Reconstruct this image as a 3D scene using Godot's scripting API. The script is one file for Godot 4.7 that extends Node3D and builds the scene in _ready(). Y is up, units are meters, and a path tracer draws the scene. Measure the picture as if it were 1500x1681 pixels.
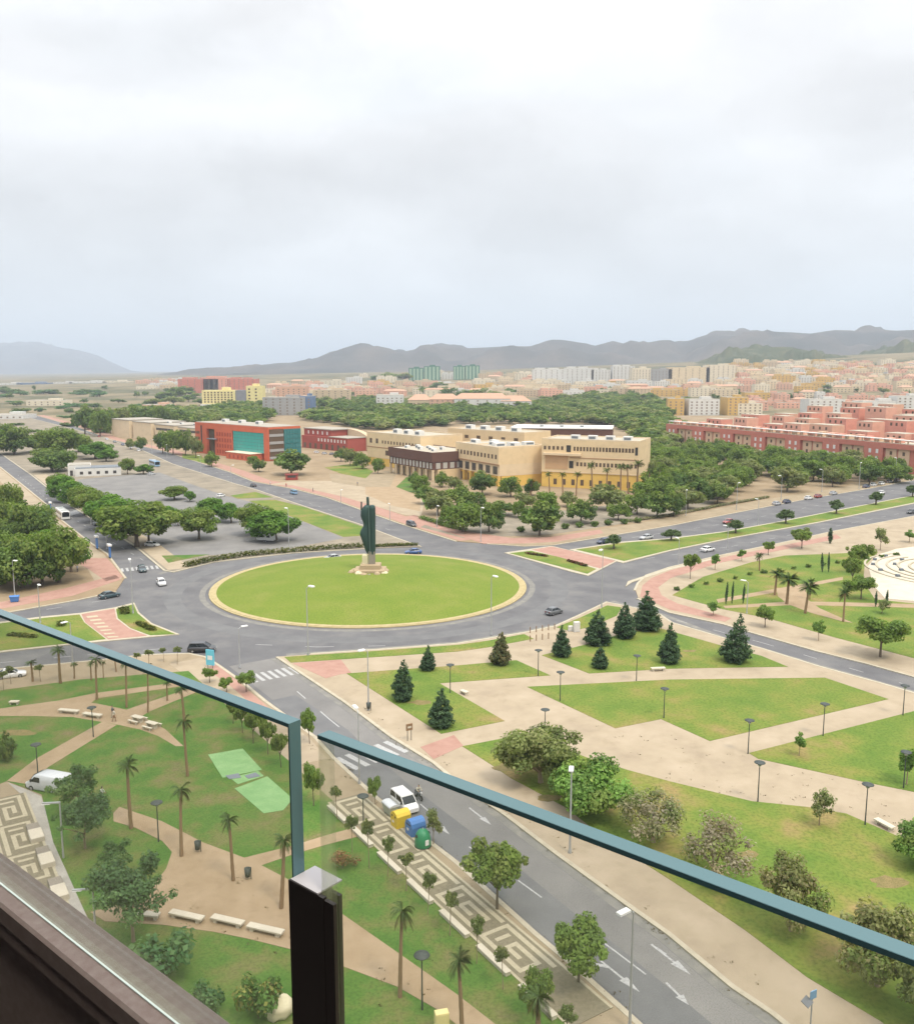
extends Node3D
# View from a high terrace over a roundabout, parks, a university and a hillside city. Units are metres.

var M := {}
var counts := {}
var mesh_cache := {}
var rng := RandomNumberGenerator.new()

# ---------------------------------------------------------------- helpers
func lin(r, g, b, a = 1.0) -> Color:
	var c = Color(r, g, b, 1.0).linear_to_srgb()
	c.a = a
	return c

func noise_tex(freq, seed_, ramp_cols, size = 512, octaves = 5):
	var n = FastNoiseLite.new()
	n.noise_type = FastNoiseLite.TYPE_SIMPLEX_SMOOTH
	n.seed = seed_
	n.frequency = freq
	n.fractal_octaves = octaves
	n.fractal_gain = 0.6
	var t = NoiseTexture2D.new()
	t.width = size
	t.height = size
	t.seamless = true
	t.seamless_blend_skirt = 0.25
	t.noise = n
	t.normalize = true
	if ramp_cols:
		var g = Gradient.new()
		var offs = PackedFloat32Array()
		var cols = PackedColorArray()
		for e in ramp_cols:
			offs.append(e[0])
			cols.append(lin(e[1], e[2], e[3]))
		g.offsets = offs
		g.colors = cols
		t.color_ramp = g
	return t

func flat_mat(key, c, rough = 0.85, metal = 0.0):
	var m = StandardMaterial3D.new()
	m.resource_name = key
	m.albedo_color = lin(c[0], c[1], c[2])
	m.roughness = rough
	m.metallic = metal
	M[key] = m
	return m

# a ground-like material: broad patches from one noise, fine grain multiplied in from another
func ground_mat(key, ramp, metres, grain, grain_metres, rough = 0.95):
	var m = StandardMaterial3D.new()
	m.resource_name = key
	m.albedo_texture = ramp
	m.uv1_triplanar = true
	m.uv1_world_triplanar = true
	m.uv1_scale = Vector3.ONE / metres
	m.roughness = rough
	m.metallic_specular = 0.3
	if grain:
		m.detail_enabled = true
		m.detail_blend_mode = BaseMaterial3D.BLEND_MODE_MUL
		m.detail_uv_layer = BaseMaterial3D.DETAIL_UV_2
		m.detail_albedo = grain
		m.uv2_triplanar = true
		m.uv2_world_triplanar = true
		m.uv2_scale = Vector3.ONE / grain_metres
	M[key] = m
	return m

func wall_mat(key, c, rough = 0.9):
	var m = ground_mat(key, M.wall_noise, 23.0, null, 1.0, rough)
	m.albedo_color = lin(c[0], c[1], c[2])
	return m

func numbered(called):
	counts[called] = counts.get(called, -1) + 1
	return called if counts[called] == 0 else "%s_%03d" % [called, counts[called]]

func thing(called, label, category, pos = Vector3.ZERO, turn = 0.0, group = ""):
	var o = Node3D.new()
	o.name = numbered(called)
	add_child(o)
	o.position = pos
	o.rotation.y = turn
	o.set_meta("label", label)
	o.set_meta("category", category)
	if group != "":
		o.set_meta("group", group)
	return o

func copy(proto, label, pos, turn, scl = Vector3.ONE, group = ""):
	var o = proto.duplicate()
	o.name = numbered(str(proto.name))
	add_child(o)
	o.position = pos
	o.rotation.y = turn
	o.scale = scl
	o.set_meta("label", label)
	o.set_meta("category", proto.get_meta("category"))
	if group != "":
		o.set_meta("group", group)
	return o

# prototypes live outside the tree and are only ever copied
func proto_node(called, category):
	var o = Node3D.new()
	o.name = called
	o.set_meta("category", category)
	return o

func part(called, mesh, mat, parent):
	var o = MeshInstance3D.new()
	o.name = called
	o.mesh = mesh
	if mat:
		o.material_override = mat
	parent.add_child(o, true)
	return o

func structure(called, mesh, mat):
	var o = MeshInstance3D.new()
	o.name = numbered(called)
	o.mesh = mesh
	o.material_override = mat
	o.set_meta("kind", "structure")
	add_child(o)
	return o

func st_new():
	var st = SurfaceTool.new()
	st.begin(Mesh.PRIMITIVE_TRIANGLES)
	return st

func done(st):
	st.generate_normals()
	return st.commit()

func quad(st, a, b, c, d):
	st.set_smooth_group(-1)
	for p in [a, b, c, a, c, d]:
		st.add_vertex(p)

func box_to(st, lo, hi, xf = Transform3D.IDENTITY):
	var p = []
	for i in 8:
		p.append(xf * Vector3(hi.x if i & 1 else lo.x, hi.y if i & 2 else lo.y, hi.z if i & 4 else lo.z))
	for f in [[0, 2, 3, 1], [5, 7, 6, 4], [4, 6, 2, 0], [1, 3, 7, 5], [2, 6, 7, 3], [4, 0, 1, 5]]:
		quad(st, p[f[3]], p[f[2]], p[f[1]], p[f[0]])

func box_mesh(lo, hi):
	var k = "b%s%s" % [lo, hi]
	if not mesh_cache.has(k):
		var st = st_new()
		box_to(st, lo, hi)
		mesh_cache[k] = done(st)
	return mesh_cache[k]

func bx(called, parent, mat, x0, x1, y0, y1, z0, z1):
	return part(called, box_mesh(Vector3(x0, y0, z0), Vector3(x1, y1, z1)), mat, parent)

# a box with chamfered top edges (for things seen close or from above)
func soft_box(lo, hi, c):
	var st = st_new()
	var a = [Vector3(lo.x, lo.y, lo.z), Vector3(hi.x, lo.y, lo.z), Vector3(hi.x, lo.y, hi.z), Vector3(lo.x, lo.y, hi.z)]
	var b = []
	var t = []
	for p in a:
		b.append(Vector3(p.x, hi.y - c, p.z))
		t.append(Vector3(clampf(p.x, lo.x + c, hi.x - c), hi.y, clampf(p.z, lo.z + c, hi.z - c)))
	for i in 4:
		var j = (i + 1) % 4
		quad(st, a[j], b[j], b[i], a[i])
		quad(st, b[j], t[j], t[i], b[i])
	quad(st, t[0], t[1], t[2], t[3])
	quad(st, a[3], a[2], a[1], a[0])
	return done(st)

# rings: list of [centre, radius]; a smooth tube through them
func tube_to(st, rings, n = 8, caps = true):
	st.set_smooth_group(1)
	var rows = []
	for i in rings.size():
		var c = rings[i][0]
		var dir = (rings[mini(i + 1, rings.size() - 1)][0] - rings[maxi(i - 1, 0)][0]).normalized()
		var side = dir.cross(Vector3(0, 0, 1) if absf(dir.z) < 0.9 else Vector3(1, 0, 0)).normalized()
		var up = side.cross(dir)
		var row = []
		for k in n:
			var a = TAU * k / n
			row.append(c + (side * cos(a) + up * sin(a)) * rings[i][1])
		rows.append(row)
	for i in rows.size() - 1:
		for k in n:
			var j = (k + 1) % n
			for p in [rows[i][k], rows[i + 1][j], rows[i + 1][k], rows[i][k], rows[i][j], rows[i + 1][j]]:
				st.add_vertex(p)
	if caps:
		st.set_smooth_group(-1)
		for e in [[0, true], [rows.size() - 1, false]]:
			for k in range(1, n - 1):
				var r = rows[e[0]]
				for p in ([r[0], r[k + 1], r[k]] if e[1] else [r[0], r[k], r[k + 1]]):
					st.add_vertex(p)

func tube(rings, n = 8):
	var st = st_new()
	tube_to(st, rings, n)
	return done(st)

# profile: list of [radius, y] turned round the y axis
func lathe(profile, n = 16, squash = Vector3.ONE):
	var st = st_new()
	st.set_smooth_group(1)
	for i in profile.size() - 1:
		for k in n:
			var a = TAU * k / n
			var b = TAU * (k + 1) / n
			var p0 = Vector3(cos(a) * profile[i][0], profile[i][1], sin(a) * profile[i][0]) * squash
			var p1 = Vector3(cos(b) * profile[i][0], profile[i][1], sin(b) * profile[i][0]) * squash
			var q0 = Vector3(cos(a) * profile[i + 1][0], profile[i + 1][1], sin(a) * profile[i + 1][0]) * squash
			var q1 = Vector3(cos(b) * profile[i + 1][0], profile[i + 1][1], sin(b) * profile[i + 1][0]) * squash
			if profile[i + 1][0] > 0.0001:
				for p in [p0, q1, q0]:
					st.add_vertex(p)
			if profile[i][0] > 0.0001:
				for p in [p0, p1, q1]:
					st.add_vertex(p)
	return done(st)

# loft through equal-length rings of points
func loft(rows, smooth = true, caps = true):
	var st = st_new()
	st.set_smooth_group(1 if smooth else -1)
	var n = rows[0].size()
	for i in rows.size() - 1:
		for k in n:
			var j = (k + 1) % n
			for p in [rows[i][k], rows[i + 1][j], rows[i + 1][k], rows[i][k], rows[i][j], rows[i + 1][j]]:
				st.add_vertex(p)
	if caps:
		st.set_smooth_group(-1)
		for e in [[0, true], [rows.size() - 1, false]]:
			var r = rows[e[0]]
			for k in range(1, n - 1):
				for p in ([r[0], r[k + 1], r[k]] if e[1] else [r[0], r[k], r[k + 1]]):
					st.add_vertex(p)
	return done(st)

# flat [x, z, x, z ...] outline to a slab with sides
func slab_mesh(flat, y0, y1):
	var pts = PackedVector2Array()
	for i in range(0, flat.size(), 2):
		pts.append(Vector2(flat[i], flat[i + 1]))
	if not Geometry2D.is_polygon_clockwise(pts):
		pts.reverse()
	var st = st_new()
	st.set_smooth_group(-1)
	var idx = Geometry2D.triangulate_polygon(pts)
	if idx.is_empty():
		print("cannot triangulate ", flat.slice(0, 6))
	for i in range(0, idx.size(), 3):
		var t = [idx[i], idx[i + 1], idx[i + 2]]
		var a = pts[t[0]]
		var b = pts[t[1]]
		var c = pts[t[2]]
		if (b - a).cross(c - a) < 0.0:
			t = [t[0], t[2], t[1]]
		for k in t:
			st.add_vertex(Vector3(pts[k].x, y1, pts[k].y))
	if y1 - y0 > 0.001:
		for i in pts.size():
			var p = pts[i]
			var q = pts[(i + 1) % pts.size()]
			quad(st, Vector3(p.x, y0, p.y), Vector3(p.x, y1, p.y), Vector3(q.x, y1, q.y), Vector3(q.x, y0, q.y))
	return done(st)

# a band along a polyline, between two offsets to its side
func band_mesh(flat, o0, o1, y0, y1):
	var pts = []
	for i in range(0, flat.size(), 2):
		pts.append(Vector2(flat[i], flat[i + 1]))
	var L = []
	var R = []
	for i in pts.size():
		var d0 = (pts[i] - pts[maxi(i - 1, 0)]).normalized()
		var d1 = (pts[mini(i + 1, pts.size() - 1)] - pts[i]).normalized()
		var d = (d0 + d1).normalized()
		var nrm = Vector2(-d.y, d.x)
		var k = 1.0 / maxf(0.5, nrm.dot(Vector2(-d1.y, d1.x) if d1.length() > 0.1 else nrm))
		L.append(pts[i] + nrm * o0 * k)
		R.append(pts[i] + nrm * o1 * k)
	var st = st_new()
	for i in pts.size() - 1:
		var a = Vector3(L[i].x, y1, L[i].y)
		var b = Vector3(L[i + 1].x, y1, L[i + 1].y)
		var c = Vector3(R[i + 1].x, y1, R[i + 1].y)
		var d = Vector3(R[i].x, y1, R[i].y)
		var dn = Vector3(0, y0 - y1, 0)
		if o1 > o0:
			quad(st, a, b, c, d)
		else:
			quad(st, d, c, b, a)
		if y1 - y0 > 0.001:
			quad(st, a + dn, b + dn, b, a)
			quad(st, d, c, c + dn, d + dn)
	if y1 - y0 > 0.001:
		for i in [0, pts.size() - 1]:
			var a = Vector3(L[i].x, y1, L[i].y)
			var d = Vector3(R[i].x, y1, R[i].y)
			var dn = Vector3(0, y0 - y1, 0)
			quad(st, a, d, d + dn, a + dn)
	return done(st)

# rise of the land under the far city
func land(x, z):
	var d = Vector2(x, z).length()
	var u = clampf((d - 1000.0) / 2500.0, 0.0, 1.0)
	var a = clampf(x / maxf(-z, 1.0), -0.6, 0.6)
	var r = 46.0 + (a * 130.0 if a > 0.0 else a * 75.0)
	if z > 0.0:
		r = 20.0
	return u * u * (3.0 - 2.0 * u) * r

# ---------------------------------------------------------------- light, sky, camera
func set_view():
	var cam = Camera3D.new()
	cam.name = "camera"
	cam.position = Vector3(0, 48.0, 0)
	cam.rotation_degrees = Vector3(-8.8107, 0, 0)
	cam.fov = 58.5267
	cam.near = 0.05
	cam.far = 60000.0
	add_child(cam)
	cam.current = true
	var e = Environment.new()
	e.background_mode = Environment.BG_SKY
	var sky = Sky.new()
	var pan = PanoramaSkyMaterial.new()
	pan.panorama = cloud_panorama()
	sky.sky_material = pan
	e.sky = sky
	e.background_energy_multiplier = 1.0
	e.tonemap_mode = Environment.TONE_MAPPER_LINEAR
	e.tonemap_exposure = 1.6
	e.sdfgi_enabled = true
	e.ssao_enabled = true
	e.ssil_enabled = true
	e.fog_enabled = true
	e.fog_density = 0.00012
	e.fog_light_color = Color(0.89, 0.94, 1.0)
	var we = WorldEnvironment.new()
	we.name = "world_environment"
	we.environment = e
	add_child(we)
	var sun = DirectionalLight3D.new()
	sun.name = "sun"
	sun.rotation_degrees = Vector3(-58, 35, 0)
	sun.light_energy = 0.5
	sun.light_color = Color(1.0, 0.95, 0.86)
	sun.light_angular_distance = 12.0
	sun.shadow_enabled = true
	add_child(sun)

# an overcast sky: brightest overhead, bluish towards the horizon, with flat banks of cloud
func cloud_panorama():
	var w = 1600
	var h = 800
	var n = FastNoiseLite.new()
	n.seed = 11
	n.noise_type = FastNoiseLite.TYPE_SIMPLEX_SMOOTH
	n.frequency = 2.6
	n.fractal_octaves = 5
	n.fractal_gain = 0.5
	n.domain_warp_enabled = true
	n.domain_warp_amplitude = 0.15
	n.domain_warp_frequency = 1.1
	var n2 = FastNoiseLite.new()
	n2.seed = 5
	n2.frequency = 1.0
	n2.fractal_octaves = 3
	var im = Image.create_empty(w, h, false, Image.FORMAT_RGBF)
	for y in h:
		var el = PI * (0.5 - (y + 0.5) / h)
		var t = maxf(sin(el), 0.0)
		var lum = 0.585 + 0.05 * pow(t, 0.9) + 1.95 * pow(t, 3.5)
		var blue = exp(-t * 7.0)
		for x in w:
			var az = TAU * ((x + 0.5) / w - 0.5)
			var l = lum
			var bl = blue
			if el > -0.02:
				var d = Vector3(sin(az) * cos(el), sin(el) * 2.6, -cos(az) * cos(el))
				var a = n.get_noise_3dv(d)
				var b = n2.get_noise_3dv(d * 1.1 + Vector3(4.0, 0.0, 2.0))
				var fade = smoothstep(0.0, 0.13, t)
				l *= 1.0 + (0.20 * a - 0.17 * maxf(0.0, b - 0.02)) * fade
				bl += maxf(0.0, -b - 0.1) * 0.9 * fade
			bl = clampf(bl, 0.0, 1.0)
			im.set_pixel(x, y, Color(l * (1.0 - 0.11 * bl), l * (1.005 - 0.02 * bl), l * (1.025 + 0.035 * bl)))
	return ImageTexture.create_from_image(im)

# ---------------------------------------------------------------- materials
func make_materials():
	M.wall_noise = noise_tex(0.02, 3, [[0.0, 0.8, 0.8, 0.8], [0.5, 0.95, 0.95, 0.95], [1.0, 1.0, 1.0, 1.0]], 256)
	var grain = noise_tex(0.09, 21, [[0.0, 0.62, 0.62, 0.60], [0.5, 0.92, 0.92, 0.92], [1.0, 1.0, 1.0, 1.0]], 512, 4)
	var streak = noise_tex(0.012, 22, [[0.0, 0.84, 0.83, 0.81], [0.4, 0.96, 0.955, 0.95], [1.0, 1.0, 1.0, 1.0]], 512, 6)
	var grass_grain = noise_tex(0.045, 23, [[0.0, 0.50, 0.56, 0.50], [0.5, 0.86, 0.88, 0.84], [1.0, 1.0, 1.0, 1.0]], 512, 5)
	ground_mat("asphalt", noise_tex(0.008, 31, [[0.0, 0.115, 0.113, 0.118], [0.5, 0.145, 0.143, 0.146], [1.0, 0.195, 0.190, 0.182]], 1024), 90.0, grain, 7.0, 0.9)
	ground_mat("lot_asphalt", noise_tex(0.01, 32, [[0.0, 0.165, 0.16, 0.155], [1.0, 0.25, 0.24, 0.225]], 512), 70.0, grain, 9.0, 0.95)
	ground_mat("grass", noise_tex(0.007, 33, [[0.15, 0.111, 0.178, 0.031], [0.40, 0.148, 0.201, 0.038], [0.60, 0.195, 0.211, 0.048], [0.85, 0.284, 0.211, 0.089]], 1024), 95.0, grass_grain, 13.0)
	ground_mat("island_grass", noise_tex(0.006, 34, [[0.0, 0.135, 0.200, 0.026], [0.5, 0.169, 0.219, 0.033], [1.0, 0.227, 0.237, 0.057]], 1024), 80.0, grass_grain, 11.0)
	ground_mat("dry_grass", noise_tex(0.009, 35, [[0.15, 0.066, 0.149, 0.027], [0.42, 0.092, 0.169, 0.033], [0.64, 0.141, 0.167, 0.048], [0.9, 0.202, 0.164, 0.082]], 1024), 60.0, grass_grain, 9.0)
	ground_mat("cream_paving", noise_tex(0.01, 36, [[0.0, 0.293, 0.238, 0.171], [0.5, 0.344, 0.283, 0.200], [1.0, 0.389, 0.322, 0.236]], 512), 40.0, streak, 23.0)
	ground_mat("tan_paving", noise_tex(0.01, 37, [[0.0, 0.247, 0.199, 0.130], [1.0, 0.323, 0.259, 0.175]], 512), 36.0, streak, 17.0)
	ground_mat("sand_path", noise_tex(0.01, 38, [[0.0, 0.290, 0.212, 0.129], [1.0, 0.362, 0.274, 0.179]], 512), 30.0, streak, 11.0)
	ground_mat("pink_paving", noise_tex(0.012, 39, [[0.0, 0.312, 0.176, 0.137], [1.0, 0.391, 0.246, 0.195]], 512), 25.0, streak, 9.0)
	ground_mat("earth", noise_tex(0.008, 40, [[0.0, 0.222, 0.166, 0.101], [0.5, 0.274, 0.206, 0.129], [1.0, 0.326, 0.257, 0.173]], 1024), 160.0, streak, 37.0)
	ground_mat("grey_earth", noise_tex(0.009, 41, [[0.0, 0.176, 0.156, 0.120], [0.5, 0.232, 0.200, 0.152], [1.0, 0.296, 0.256, 0.192]], 512), 60.0, streak, 13.0)
	ground_mat("far_land", noise_tex(0.010, 42, [[0.0, 0.072, 0.088, 0.038], [0.4, 0.142, 0.126, 0.072], [0.55, 0.243, 0.189, 0.117], [1.0, 0.301, 0.234, 0.151]], 1024), 2600.0, noise_tex(0.02, 43, [[0.0, 0.55, 0.6, 0.5], [1.0, 1.0, 1.0, 1.0]], 512), 310.0)
	ground_mat("hill_scrub", noise_tex(0.010, 44, [[0.0, 0.05, 0.052, 0.048], [0.45, 0.095, 0.082, 0.072], [1.0, 0.19, 0.14, 0.11]], 512), 2300.0, noise_tex(0.03, 45, [[0.0, 0.5, 0.55, 0.5], [1.0, 1.0, 1.0, 1.0]], 512), 420.0)
	ground_mat("hill_green", noise_tex(0.02, 55, [[0.0, 0.045, 0.06, 0.028], [0.5, 0.085, 0.095, 0.045], [1.0, 0.22, 0.18, 0.11]], 512), 700.0, noise_tex(0.05, 56, [[0.0, 0.5, 0.55, 0.5], [1.0, 1.0, 1.0, 1.0]], 512), 130.0)
	ground_mat("concrete", noise_tex(0.02, 46, [[0.0, 0.30, 0.285, 0.25], [1.0, 0.40, 0.38, 0.335]], 256), 12.0, streak, 5.0)
	ground_mat("kerb_stone", noise_tex(0.03, 47, [[0.0, 0.359, 0.320, 0.242], [1.0, 0.469, 0.426, 0.328]], 256), 14.0, streak, 6.0)
	ground_mat("yellow_kerb", noise_tex(0.03, 48, [[0.0, 0.336, 0.272, 0.136], [1.0, 0.448, 0.376, 0.216]], 256), 12.0, streak, 5.0)
	ground_mat("road_paint", noise_tex(0.05, 49, [[0.0, 0.176, 0.176, 0.176], [0.35, 0.336, 0.336, 0.328], [1.0, 0.448, 0.448, 0.432]], 256), 5.0, null, 1.0)
	ground_mat("mosaic_light", noise_tex(0.05, 50, [[0.0, 0.348, 0.309, 0.214], [1.0, 0.443, 0.395, 0.285]], 256), 6.0, null, 1.0)
	ground_mat("mosaic_dark", noise_tex(0.05, 51, [[0.0, 0.155, 0.135, 0.09], [1.0, 0.23, 0.20, 0.14]], 256), 6.0, null, 1.0)
	ground_mat("green_mat", noise_tex(0.02, 52, [[0.0, 0.15, 0.29, 0.115], [1.0, 0.23, 0.37, 0.165]], 256), 14.0, null, 1.0)
	ground_mat("coping_paint", noise_tex(0.03, 53, [[0.0, 0.190, 0.144, 0.132], [0.45, 0.218, 0.175, 0.161], [1.0, 0.259, 0.224, 0.205]], 512, 6), 0.55, noise_tex(0.12, 54, [[0.0, 0.78, 0.76, 0.75], [1.0, 1.0, 1.0, 1.0]], 256), 0.08, 0.55)
	ground_mat("dusty_asphalt", noise_tex(0.02, 57, [[0.0, 0.17, 0.165, 0.155], [0.5, 0.21, 0.203, 0.185], [1.0, 0.27, 0.255, 0.22]], 512), 24.0, grain, 5.0)
	ground_mat("band_asphalt", noise_tex(0.012, 58, [[0.0, 0.136, 0.136, 0.139], [1.0, 0.186, 0.186, 0.185]], 512), 40.0, grain, 6.0)  # evener grey for bands laid over the road
	ground_mat("dry_patch", noise_tex(0.03, 59, [[0.0, 0.170, 0.150, 0.060], [1.0, 0.289, 0.210, 0.100]], 256), 9.0, grass_grain, 5.0)
	flat_mat("glint_strip", [0.55, 0.64, 0.62], 0.3)  # bright tone for the painted glint below the panes
	flat_mat("post_black", [0.018, 0.014, 0.012], 0.45)
	flat_mat("post_cap", [0.42, 0.40, 0.41], 0.5)
	var ge = flat_mat("glass_edge", [0.065, 0.15, 0.165], 0.1)
	ge.metallic_specular = 0.65
	var gp = flat_mat("glass_pane", [0.60, 0.70, 0.40], 0.02)
	gp.transparency = BaseMaterial3D.TRANSPARENCY_ALPHA
	gp.albedo_color.a = 0.11
	gp.metallic_specular = 0.4
	flat_mat("galvanised", [0.42, 0.43, 0.43], 0.45, 0.4)
	flat_mat("lamp_head_white", [0.7, 0.7, 0.68], 0.5)
	flat_mat("lamp_dark", [0.04, 0.05, 0.045], 0.6)
	flat_mat("lamp_bowl", [0.30, 0.34, 0.32], 0.3)
	wall_mat("stone_white", [0.54, 0.49, 0.39], 0.8)
	wall_mat("bronze", [0.040, 0.075, 0.066], 0.5)
	M.bronze.metallic = 0.35
	wall_mat("bronze_light", [0.095, 0.15, 0.13], 0.5)
	wall_mat("rock", [0.40, 0.31, 0.20])
	wall_mat("rock_grey", [0.26, 0.23, 0.19])
	wall_mat("rock_pale", [0.62, 0.56, 0.38])
	flat_mat("tyre", [0.016, 0.016, 0.017], 0.9)
	flat_mat("rim", [0.32, 0.32, 0.33], 0.35, 0.7)
	flat_mat("car_glass", [0.012, 0.016, 0.019], 0.06)
	flat_mat("headlight", [0.62, 0.62, 0.60], 0.15)
	flat_mat("taillight", [0.30, 0.015, 0.012], 0.2)
	flat_mat("black_plastic", [0.02, 0.02, 0.021], 0.6)
	for e in [["paint_white", [0.66, 0.66, 0.65]], ["paint_silver", [0.40, 0.41, 0.42]], ["paint_grey", [0.11, 0.115, 0.12]], ["paint_black", [0.017, 0.017, 0.019]], ["paint_teal", [0.030, 0.060, 0.070]], ["paint_blue", [0.030, 0.085, 0.24]], ["paint_navy", [0.018, 0.030, 0.075]], ["paint_red", [0.28, 0.035, 0.03]], ["paint_sky", [0.17, 0.33, 0.50]], ["paint_pale_grey", [0.52, 0.54, 0.55]]]:
		var m = flat_mat(e[0], e[1], 0.32)
		m.clearcoat_enabled = true
		m.clearcoat = 0.8
		m.clearcoat_roughness = 0.06
	flat_mat("bin_yellow", [0.62, 0.44, 0.03], 0.5)
	flat_mat("bin_blue", [0.055, 0.17, 0.42], 0.5)
	flat_mat("bin_green", [0.018, 0.20, 0.085], 0.5)
	flat_mat("bin_grey", [0.33, 0.36, 0.29], 0.6)
	flat_mat("sign_cyan", [0.13, 0.46, 0.58], 0.5)
	flat_mat("sign_blue", [0.05, 0.16, 0.42], 0.5)
	flat_mat("wood", [0.20, 0.12, 0.06], 0.8)
	flat_mat("bark", [0.13, 0.10, 0.07], 0.95)
	flat_mat("bark_pale", [0.26, 0.20, 0.13], 0.95)
	flat_mat("palm_trunk", [0.24, 0.155, 0.085], 0.95)
	for e in [["leaf", 0.9], ["needle", 0.9]]:
		var m = StandardMaterial3D.new()
		m.resource_name = e[0]
		m.vertex_color_use_as_albedo = true
		m.roughness = 0.75
		m.metallic_specular = 0.25
		m.backlight_enabled = true
		m.backlight = Color(0.94, 1.0, 0.6)
		M[e[0]] = m
	var pm = StandardMaterial3D.new()
	pm.resource_name = "figure"
	pm.vertex_color_use_as_albedo = true
	pm.roughness = 0.85
	M.figure = pm
	for e in [["u_wall", [0.70, 0.54, 0.33]], ["u_wall_pale", [0.68, 0.54, 0.36]], ["u_yellow", [0.72, 0.48, 0.13]], ["u_trim", [0.37, 0.21, 0.12]], ["u_brown", [0.135, 0.072, 0.055]], ["u_orange", [0.56, 0.36, 0.20]], ["red_clad", [0.58, 0.145, 0.075]], ["red_clad_dark", [0.36, 0.08, 0.05]], ["brick_red", [0.34, 0.085, 0.065]], ["apt_red", [0.52, 0.19, 0.14]], ["apt_pink", [0.64, 0.30, 0.225]], ["apt_salmon", [0.66, 0.38, 0.28]], ["apt_cream", [0.60, 0.42, 0.285]], ["cream", [0.66, 0.54, 0.37]], ["cream_pale", [0.68, 0.60, 0.46]], ["tower_yellow", [0.74, 0.64, 0.30]], ["tower_grey", [0.23, 0.23, 0.25]], ["house_white", [0.62, 0.61, 0.58]], ["house_ochre", [0.58, 0.38, 0.13]], ["house_pink", [0.62, 0.38, 0.27]], ["house_tan", [0.55, 0.43, 0.29]], ["house_grey", [0.34, 0.335, 0.33]], ["tower_green", [0.075, 0.19, 0.135]], ["tower_green_pale", [0.32, 0.44, 0.33]], ["tile_roof", [0.46, 0.29, 0.20]], ["tile_roof_brown", [0.28, 0.14, 0.085]], ["flat_roof", [0.36, 0.33, 0.28]], ["gravel_roof", [0.42, 0.38, 0.30]], ["white_unit", [0.70, 0.69, 0.66]], ["hangar_blue", [0.14, 0.20, 0.32]], ["slate", [0.18, 0.20, 0.22]]]:
		wall_mat(e[0], e[1])
	flat_mat("window_dark", [0.05, 0.045, 0.042], 0.15)
	flat_mat("window_brown", [0.11, 0.075, 0.05], 0.25)
	flat_mat("window_pale", [0.44, 0.43, 0.40], 0.3)
	flat_mat("glass_teal", [0.07, 0.36, 0.32], 0.12)
	flat_mat("glass_teal_dark", [0.035, 0.17, 0.18], 0.12)
	flat_mat("mullion", [0.05, 0.15, 0.14], 0.5)

# ---------------------------------------------------------------- plants
func leaf_mesh(blobs, count, size, cols, sd, shell = 0.3, droop = 0.0, stretch = 1.5):
	var r = RandomNumberGenerator.new()
	r.seed = sd
	var V = PackedVector3Array()
	var N = PackedVector3Array()
	var C = PackedColorArray()
	var I = PackedInt32Array()
	var cum = []
	var total = 0.0
	for b in blobs:
		total += pow(b[1].x * b[1].y * b[1].z, 0.75)
		cum.append(total)
	var tint = []
	for b in blobs:
		tint.append([r.randi() % cols.size(), r.randf_range(0.82, 1.18)])
	for i in count:
		var pick = r.randf() * total
		var k = 0
		while cum[k] < pick:
			k += 1
		var d = Vector3(r.randfn(), r.randfn(), r.randfn()).normalized()
		var rad = pow(r.randf(), shell)
		var b = blobs[k]
		var p = b[0] + d * rad * b[1]
		var out = (d / b[1]).normalized()
		var nrm = (out + Vector3(r.randfn(), r.randfn() + 1.5, r.randfn()) * 0.45).normalized()
		var along = (Vector3(r.randfn(), r.randfn() - droop, r.randfn()) + out * 0.8)
		along = (along - nrm * along.dot(nrm)).normalized()
		var side = nrm.cross(along)
		var s = size * r.randf_range(0.4, 1.55)
		var cc = cols[tint[k][0] if r.randf() < 0.75 else r.randi() % cols.size()]
		var j = tint[k][1] * r.randf_range(0.75, 1.25)
		var col = Color(cc[0] * j, cc[1] * j, cc[2] * j)
		var n0 = V.size()
		V.append(p - along * s * 0.5 * stretch)
		V.append(p + side * s * 0.5)
		V.append(p + along * s * 0.5 * stretch)
		V.append(p - side * s * 0.5)
		for q in 4:
			N.append(nrm)
			C.append(col)
		for q in [0, 1, 2, 0, 2, 3]:
			I.append(n0 + q)
	var arr = []
	arr.resize(Mesh.ARRAY_MAX)
	arr[Mesh.ARRAY_VERTEX] = V
	arr[Mesh.ARRAY_NORMAL] = N
	arr[Mesh.ARRAY_COLOR] = C
	arr[Mesh.ARRAY_INDEX] = I
	var m = ArrayMesh.new()
	m.add_surface_from_arrays(Mesh.PRIMITIVE_TRIANGLES, arr)
	return m

func crown_blobs(r, n, centre, spread, size_lo, size_hi, flatten = 0.75):
	var blobs = [[centre, spread * 0.62]]
	for i in n:
		var a = TAU * (i + r.randf() * 0.7) / n * 2.4
		var el = r.randf_range(-0.75, 1.0)
		var q = sqrt(maxf(0.0, 1.0 - el * el))
		var p = centre + Vector3(cos(a) * q * spread.x, el * spread.y, sin(a) * q * spread.z) * r.randf_range(0.5, 1.02)
		var s = r.randf_range(size_lo * 0.75, size_hi)
		blobs.append([p, Vector3(s, s * flatten, s)])
	return blobs

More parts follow.
